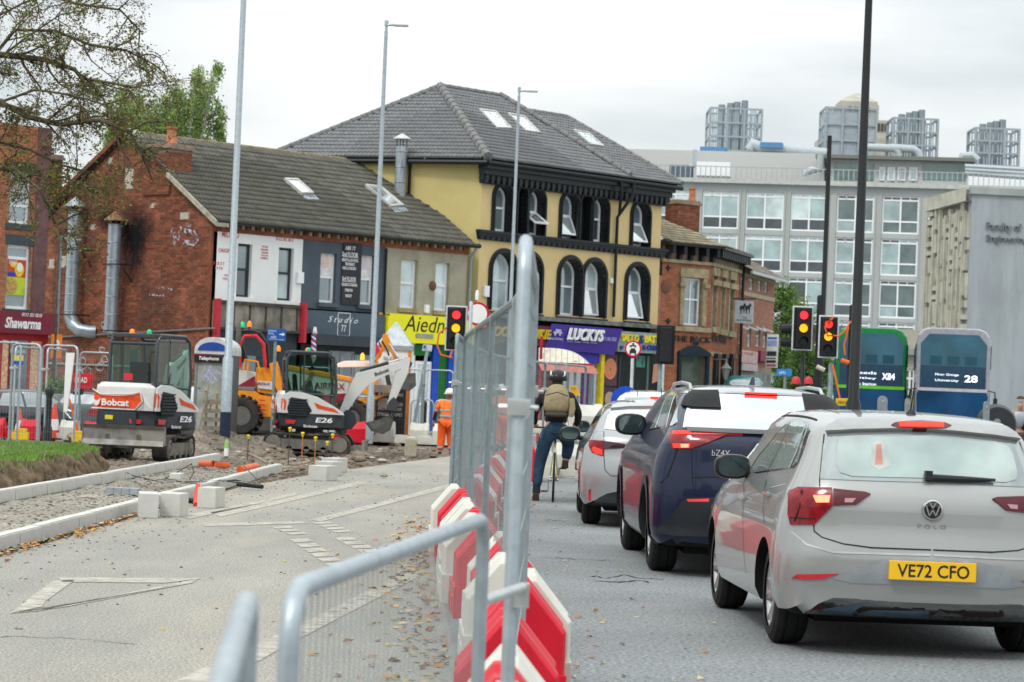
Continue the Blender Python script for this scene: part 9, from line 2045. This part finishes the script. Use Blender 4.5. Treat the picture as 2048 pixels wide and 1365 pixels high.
g2(['hip','chest','sl','el','wl','sr','er','wr'],.016,[('hip','chest'),('chest','sl'),('sl','el'),('el','wl'),('chest','sr'),('sr','er'),('er','wr')],'sweatshirt',gr_)
g2(['hip','kl','al','kr','ar'],.02,[('hip','kl'),('kl','al'),('hip','kr'),('kr','ar')],'trousers',gr_)
skin('vest',{'a':(-.19,-.12,1.36,.16,.15),'b':(-.1,-.12,1.62,.175,.15)},[('a','b')],hiv,op)
ball((.0,-.12,1.95),.1,hair_b,'hair',op,.95,.95,.9,cut=-.1)
# site dumper behind the second excavator
Y=67.5;dym=M('dumper_orange',(.85,.30,.015),.45,var=.06,dirt=.3,dcol=(.45,.25,.1),scale=3);dyw=M('dumper_white',(.62,.6,.57),.5,var=.05,dirt=.2);dymr=M('dumper_maroon',(.28,.015,.03),.5)
dp_=thing('site_dumper','orange articulated site dumper with roll bar and white maroon sides behind the second excavator','dumper',(0,0,0))
def PXP(poly,Y,d,mat,name,par,bev=.02):return MB().prism([W(a,b,Y)for a,b in poly],(0,d,0)).build(name,mat,par,bevel=bev)
PXP([(470,780),(512,783),(520,790),(552,795),(600,800),(604,828),(560,836),(522,834),(500,800),(470,792)],Y,1.6,dym,'chassis',dp_)
PXP([(470,740),(512,746),(512,776),(470,775)],Y-.05,1.7,dyw,'side_panel',dp_);PXP([(474,773),(510,752),(511,774)],Y-.07,.01,dymr,'maroon_flash',dp_,0)
PXP([(512,735),(548,737),(552,790),(516,785),(512,770)],Y-.02,1.5,dym,'engine_cover',dp_)
PXP([(514,762),(548,764),(550,781),(516,777)],Y-.08,.02,dyw,'side_panel',dp_);wtext('AIRFAX',508,540,765,771,Y-.09,dymr,parent=dp_,bold=.01)
PXP([(538,728),(552,723),(568,780),(555,786),(545,758)],Y-.1,.5,dym,'hydraulic_guard',dp_)
PXP([(572,735),(700,762),(690,800),(660,815),(620,820),(590,810)],Y,1.9,dyw,'skip',dp_,.03)
PXP([(570,730),(700,755),(702,764),(572,739)],Y-.04,1.98,dym,'skip_rim',dp_);PXP([(628,790),(692,787),(685,802),(640,812)],Y-.05,.04,dymr,'maroon_stripe',dp_,0)
wtext('AIRFAX',628,690,766,779,Y-.03,dymr,parent=dp_,bold=.02)
PXP([(722,770),(735,766),(742,783),(735,792),(724,786)],Y-.15,.3,dym,'skip_corner',dp_);PXP([(742,768),(786,772),(784,788),(740,784)],Y-.1,1.9,M('skip_inside',(.25,.2,.15),.9,var=.2),'skip_lip',dp_)
PXP([(640,812),(735,795),(775,788),(740,805),(700,820),(690,835),(660,838)],Y,1.7,dym,'skip_underside',dp_);PXP([(695,820),(708,818),(712,850),(700,854),(690,850)],Y-.2,.3,dym,'front_arm',dp_)
def bigwheel(px,py,Y,r):
 c=W(px,py,Y);mb=MB();mb.lathe([(r*.5,-.2),(r*.62,-.24),(r*.9,-.24),(r,-.16),(r,.16),(r*.9,.24),(r*.6,.24)],c,'y',32,cap=False)
 for k in range(18):
  a=2*math.pi*k/18
  for sgn in(-1,1):
   mb.T=Matrix.Translation(c)@Matrix.Rotation(a+(0 if sgn<0 else math.pi/18),4,'Y');mb.prism([(r-.02,sgn*.02,-.02),(r-.02,sgn*.24,.06),(r-.02,sgn*.24,.12),(r-.02,sgn*.02,.04)],(.07,0,0))
 mb.T=Matrix.Identity(4);w=mb.build('wheel',M('muddy_tyre',(.035,.034,.032),.85,var=.2,dirt=.4,dcol=(.14,.12,.1)),dp_)
 MB().lathe([(r*.5,-.22),(r*.45,-.1),(r*.2,-.08),(.08,-.14),(.001,-.14)],c,'y',24).build('rim',M('rim_grey',(.13,.13,.12),.7),w)
bigwheel(484,832,Y+.1,.50);bigwheel(702,838,Y-.2,.47);bigwheel(540,836,Y+1.5,.5)
mb=MB();mb.tube([W(a,b,Y)for a,b in((536,735),(534,690),(520,668),(505,662),(470,662),(470,700))],.05,8);mb.build('roll_bar',blk_p,dp_)
MB().tube([W(a,b,Y-.1)for a,b in((480,735),(479,690),(490,672),(512,672),(527,688),(531,735))],.045,8).build('roll_bar_red',M('rollbar_red',(.7,.03,.04),.4),dp_)
mb=MB();mb.tube([W(a,b,Y-.2)for a,b in((487,742),(490,720),(515,724),(520,745))],.03,6);mb.tube([W(a,b,Y-.2)for a,b in((495,745),(497,722))],.03,6);mb.build('handrail',dym,dp_)
PXP([(470,695),(486,692),(492,718),(480,728),(470,726)],Y+.3,.5,scr,'seat',dp_)
for a,b,m_ in((485,649,'beacon_green'),(499,648,'beacon_orange'),(557,697,'beacon_orange')):
 c=W(a,b,Y);MB().lathe([(.06,-.08),(.055,.02),(.02,.07),(.001,.08)],c,'z',12).build('beacon',MATS[m_],dp_);MB().tube([c-Vector((0,0,.08)),c-Vector((0,0,.35))],.015,6).build('beacon_stalk',blk_p,dp_)
mb=MB()
for k in range(4):mb.tube([W(518,800+k*9,Y-.1),W(530,801+k*9,Y-.1)],.02,6)
mb.build('step',M('rollbar_red'),dp_)
c=W(478,690,Y+.6);tag(MB().lathe([(.02,-.3),(.08,-.1),(.05,.3),(.01,.35)],W(477,672,Y-.5),'z',10).build('mirror_pod',M('olive_grey',(.12,.12,.1),.6)),'grey upright mirror pod beside the thick lamp post','mirror')
jc=thing('orange_digger_arm','orange digger arm with black hoses and muddy bucket rising behind the white arm','digger arm')
PXP([(766,669),(774,667),(788,700),(796,720),(792,724),(782,706),(771,690),(760,716),(752,722),(749,718),(760,696)],68.8,.18,dym,'arm',jc,.015)
PXP([(741,735),(756,720),(756,765),(752,790),(743,790)],68.8,.2,dym,'arm_lower',jc);PXP([(738,795),(750,795),(750,835),(742,838)],68.7,.2,dym,'arm_lower',jc)
MB().tube([W(a,b,68.6)for a,b in((762,695),(758,685),(764,683),(774,700),(778,712))],.025,6).build('hose',rub_,jc);MB().tube([W(778,688,68.6),W(796,716,68.6)],.03,8).build('piston_rod',M('chrome'),jc)
MB().tube([W(772,742,68.6),W(780,778,68.6)],.06,8).build('cylinder',bg,jc)
PXP([(792,750),(830,746),(831,772),(818,782),(798,778)],68.4,.5,M('bucket_steel'),'bucket',jc);PXP([(756,798),(772,796),(778,808),(770,818),(756,815)],68.3,.3,M('drum_pale',(.5,.5,.47),.6),'counterweight',jc)
c=W(725,713,69);bcn=tag(MB().lathe([(.06,-.1),(.055,.04),(.001,.1)],c,'z',12).build('amber_beacon',M('beacon_lit',(1.,.5,.05),.4,emis=1.2)),'lit amber beacon on a white roof behind the white arm','beacon')
tag(PXP([(672,728),(690,722),(740,722),(748,727),(748,734),(676,735)],69.2,1.5,white_m,'vehicle_roof',None),'white vehicle roof behind the arm of the second excavator','vehicle roof')
# trees
bark=M('bark_mossy',(.12,.10,.065),.9,var=.3,scale=12,bump=.6);
def tree_thing(name,lab):return thing(name,lab,'tree')
hw_t=tree_thing('hawthorn_tree','hawthorn with bare arching twigs, red berries and few leaves hanging in at top left')
random.seed(77);HB=MB();tips=[]
def grow(p,d,L,r,depth,Yc):
 n=5;path=[p];q=Vector(p);dd=Vector(d)
 for i in range(n):
  dd=(dd+Vector((random.gauss(0,.22),random.gauss(0,.16),random.gauss(-.05,.2)))).normalized();q=q+dd*L/n;path.append(q.copy())
  if depth<=1 or random.random()<.5:tips.append((q.copy(),depth))
 HB.tube(path,[r*(1-.6*i/n)for i in range(n+1)],5 if depth>1 else 3,cap=False)
 if depth>0:
  for k in range(random.choice([3,4,4])if depth>1 else 3):
   i=random.randint(1,n);nd=(dd+Vector((random.gauss(0,.75),random.gauss(0,.6),random.gauss(-.12,.65)))).normalized();grow(path[i],nd,L*random.uniform(.45,.7),r*.45,depth-1,Yc)
limbs=[([(-260,520),(-120,150),(0,110),(90,120),(150,140),(165,160)],38,.07),([(165,158),(215,165),(262,175),(300,170)],38,.025),([(163,160),(168,205),(164,225)],38,.02),([(-260,520),(-100,250),(0,205),(60,235),(120,250),(200,240),(260,265),(285,310)],37,.06),([(-240,500),(-60,20),(40,-30),(150,8),(240,20),(283,65)],39,.035),([(-200,400),(-60,170),(30,60),(110,62),(180,90),(250,100),(310,130)],38.5,.035),([(-200,500),(-40,330),(30,340),(80,380),(110,450),(150,475)],36.5,.04),([(30,360),(70,350),(130,355),(165,370),(200,420)],36.5,.018),([(-150,420),(-20,280),(60,300),(120,330),(180,345)],37.5,.03),([(-120,300),(0,30),(80,-10)],39.5,.03),([(0,115),(60,70),(120,30),(175,20)],38,.02),([(0,205),(70,180),(140,190),(210,210),(245,200)],37,.022)]
for pts,Yc,r in limbs:
 P_=[W(a,b,Yc+random.uniform(-.4,.4))for a,b in pts];HB.tube(P_,[r*(1-.65*i/(len(P_)-1))for i in range(len(P_))],7)
 for i in range(1,len(P_)):
  if pts[i][0]<-60:continue
  seg=P_[i]-P_[i-1];m_=3 if seg.length>.4 else 2
  for k in range(m_+1):
   s_=P_[i-1]+seg*random.random();d_=(seg.normalized()+Vector((random.gauss(0,.6),random.gauss(0,.5),random.gauss(0,.7)))).normalized();grow(s_,d_,random.uniform(.35,.75),r*.3+.003,2,Yc)
tr0=G(-330,1010,0);tr0=Vector((W(-260,700,38).x-.6,38,0));HB.tube([tr0,tr0+Vector((.1,0,1.5)),W(-260,520,38)],[.16,.13,.09],8)
HB.build('branches',bark,hw_t,fix=False)
LM=[leafmat('hawthorn_leaf_green',(.15,.22,.04),.4),leafmat('hawthorn_leaf_yellow',(.28,.26,.06),.4),M('haw_berry',(.14,.03,.025),.5,isl=.5),M('hawthorn_leaf_brown',(.16,.09,.04),.7,isl=.4)]
lfm=MB()
def leafq(mb,c,s,m,droop=0.):
 a=Vector((random.gauss(0,1),random.gauss(0,1),random.gauss(0,.7)-droop)).normalized();b=a.cross(Vector((random.gauss(0,1),random.gauss(0,1),random.gauss(0,1)))).normalized()
 mb.poly([c,c+a*s*.55+b*s*.32,c+a*s*1.1,c+a*s*.5-b*s*.3],m)
for q,d in tips:
 k=random.random()
 if k<.55:
  for _ in range(random.choice([1,2,3])):leafq(lfm,q+Vector((random.gauss(0,.03),)*3),random.uniform(.022,.04),random.choice([2,2,2,3,3,3,0]))
 if k>.9:
  for _ in range(5):leafq(lfm,q+Vector((random.gauss(0,.05),random.gauss(0,.05),random.gauss(0,.05))),random.uniform(.035,.06),random.choice([0,0,1]))
lfm.build('foliage',LM,hw_t,fix=False,kind='stuff')
print('TIPS',len(tips))
def crown_tree(name,lab,px,py_top,Y,blobs,nleaf,size,cols,droop,strands=0,base=None,seed=1,trunkr=.2,rises=None):
 random.seed(seed);o=tree_thing(name,lab);bx0=W(px,600,Y).x;mb=MB();mt=M(name+'_bark',(.3,.28,.24)if 'birch' in name else(.1,.08,.06),.9,var=.3)
 C_=[(W(a,b,Y+random.uniform(-1.2,1.2)),rx/FPX*Y,rz_/FPX*Y)for a,b,rx,rz_ in blobs]
 mb.tube([(bx0,Y,0),(bx0+.1,Y,3),C_[0][0]],[trunkr,trunkr*.8,trunkr*.3],8)
 for c,rx,rz_ in C_:mb.tube([(bx0,Y,3+random.random()*2),((bx0+c.x)/2,Y,(4+c.z)/2),c+Vector((0,0,rz_*.8))],[trunkr*.5,trunkr*.25,.02],6)
 mb.build('trunk',mt,o);lf_=MB();tot=sum(rx*rz_ for c,rx,rz_ in C_)
 for c,rx,rz_ in C_:
  n=int(nleaf*rx*rz_/tot);kc=max(6,int(n/55));cl=[]
  for _ in range(kc):
   v=Vector((random.gauss(0,1),random.gauss(0,1),random.gauss(0,1))).normalized()*random.random()**.4;cl.append((c+Vector((v.x*rx,v.y*rx,v.z*rz_)),random.uniform(.12,.34)*min(rx,rz_)+.1,random.choice(range(len(cols)))))
  for _ in range(n):
   q,r_,m_=random.choice(cl)
   if strands:
    p_=q+Vector((random.gauss(0,r_*.35),random.gauss(0,r_*.35),-abs(random.gauss(0,1))*r_*2.2+r_*.6))
   else:p_=q+Vector((random.gauss(0,r_*.6),random.gauss(0,r_*.6),random.gauss(0,r_*.5)))
   leafq(lf_,p_,size*random.uniform(.6,1.3),m_ if random.random()<.8 else random.choice(range(len(cols))),droop)
 lf_.build('crown',cols,o,fix=False,kind='stuff');return o
bl_=[leafmat('birch_leaf_light',(.46,.58,.2),.3),leafmat('birch_leaf_mid',(.34,.47,.15),.3),leafmat('birch_leaf_dark',(.2,.31,.1),.3)]
crown_tree('birch_tree','pale green weeping birch rising behind the brick gable ridge',330,120,98,[(300,240,62,50),(250,210,38,48),(380,220,55,52),(405,175,30,40),(350,195,34,36),(435,240,20,60),(432,140,12,22),(397,150,12,26),(330,265,90,45),(225,255,26,36)],26000,.10,bl_,1.2,1,seed=5)
dl_=[leafmat('street_tree_leaf',(.17,.29,.07),.35),leafmat('street_tree_leaf_dark',(.07,.14,.035),.35),leafmat('street_tree_leaf_pale',(.26,.38,.1),.3)]
crown_tree('street_tree','bright green street tree beyond the pink brick house',1580,560,125,[(1578,640,34,80),(1565,600,22,50),(1590,690,42,50),(1600,650,24,50),(1568,720,30,40)],15000,.13,dl_,.2,seed=6)
crown_tree('street_tree','darker low tree beside the right-hand traffic lights',1630,700,118,[(1610,730,30,42),(1650,735,26,38),(1625,770,45,34),(1570,770,30,30)],9000,.13,dl_[:2],.2,seed=8)
crown_tree('shrub','rambling green shrub low behind the left fence',108,745,70,[(108,775,26,22),(90,790,18,14)],1800,.07,dl_,.1,seed=9,trunkr=.03)
random.seed(15);tl_=MB()
for k in range(9000):
 x=random.uniform(-60,190);Y_=300+random.uniform(-6,6);top=9+3*noise.noise(Vector((x*.05,0,0)))+1.5*noise.noise(Vector((x*.3,1,0)));z=random.random()**.6*top;leafq(tl_,Vector((x,Y_,z)),.9,random.choice([0,1]))
tl_.build('distant_trees',dl_,fix=False,kind='stuff',label='dark line of distant trees between the far buildings')
# terrace and tree added unseen behind the camera, darkening reflections and fill
bk_=thing('added_terrace','long red brick terrace added behind the viewpoint, seen only in reflections','building',(0,-34,0));rw=[rect(x,x+1.1,z,z+1.7)for x in range(-34,36,4)for z in(1.2,4.4)]
mb=MB();mb.T=Matrix.Rotation(math.pi,4,'Z');mb.holes(rect(-38,38,0,7.6),rw,0,.2,0);mb.build('front_wall',brick_m,bk_,fix=False)
MB().box(-38,38,-.4,-.3,0,7.6).build('added_dark_rooms',M('dark_interior'),bk_);MB().prism([(-38,.4,7.5),(-38,-7,10.4),(-38,-7,10.2),(-38,.4,7.3)],(76,0,0)).build('roof',tile_g,bk_)  # rooms and roof of the added terrace
crown_tree('street_tree','large tree behind the viewpoint added to be seen only in reflections',0,0,-18,[(0,0,1,1)],10,.2,dl_,.1,seed=2)  # added tree, seen only in reflections
tr_=[o_ for o_ in C.objects if o_.get('label','').startswith('large tree behind')][0]
for ch in list(tr_.children):bpy.data.objects.remove(ch)
random.seed(3)
MB().tube([(-9,-16,0),(-9,-16,3),(-8.6,-16,6)],[.25,.2,.1],8).build('trunk',bark,tr_);lf_=MB()
for _ in range(2600):v=Vector((random.gauss(0,1),random.gauss(0,1),random.gauss(0,.8)));v=v.normalized()*random.random()**.4;leafq(lf_,Vector((-9+v.x*3.6,-16+v.y*3.6,6.4+v.z*2.8)),.34,random.choice([0,1]))
lf_.build('crown',dl_,tr_,fix=False,kind='stuff')
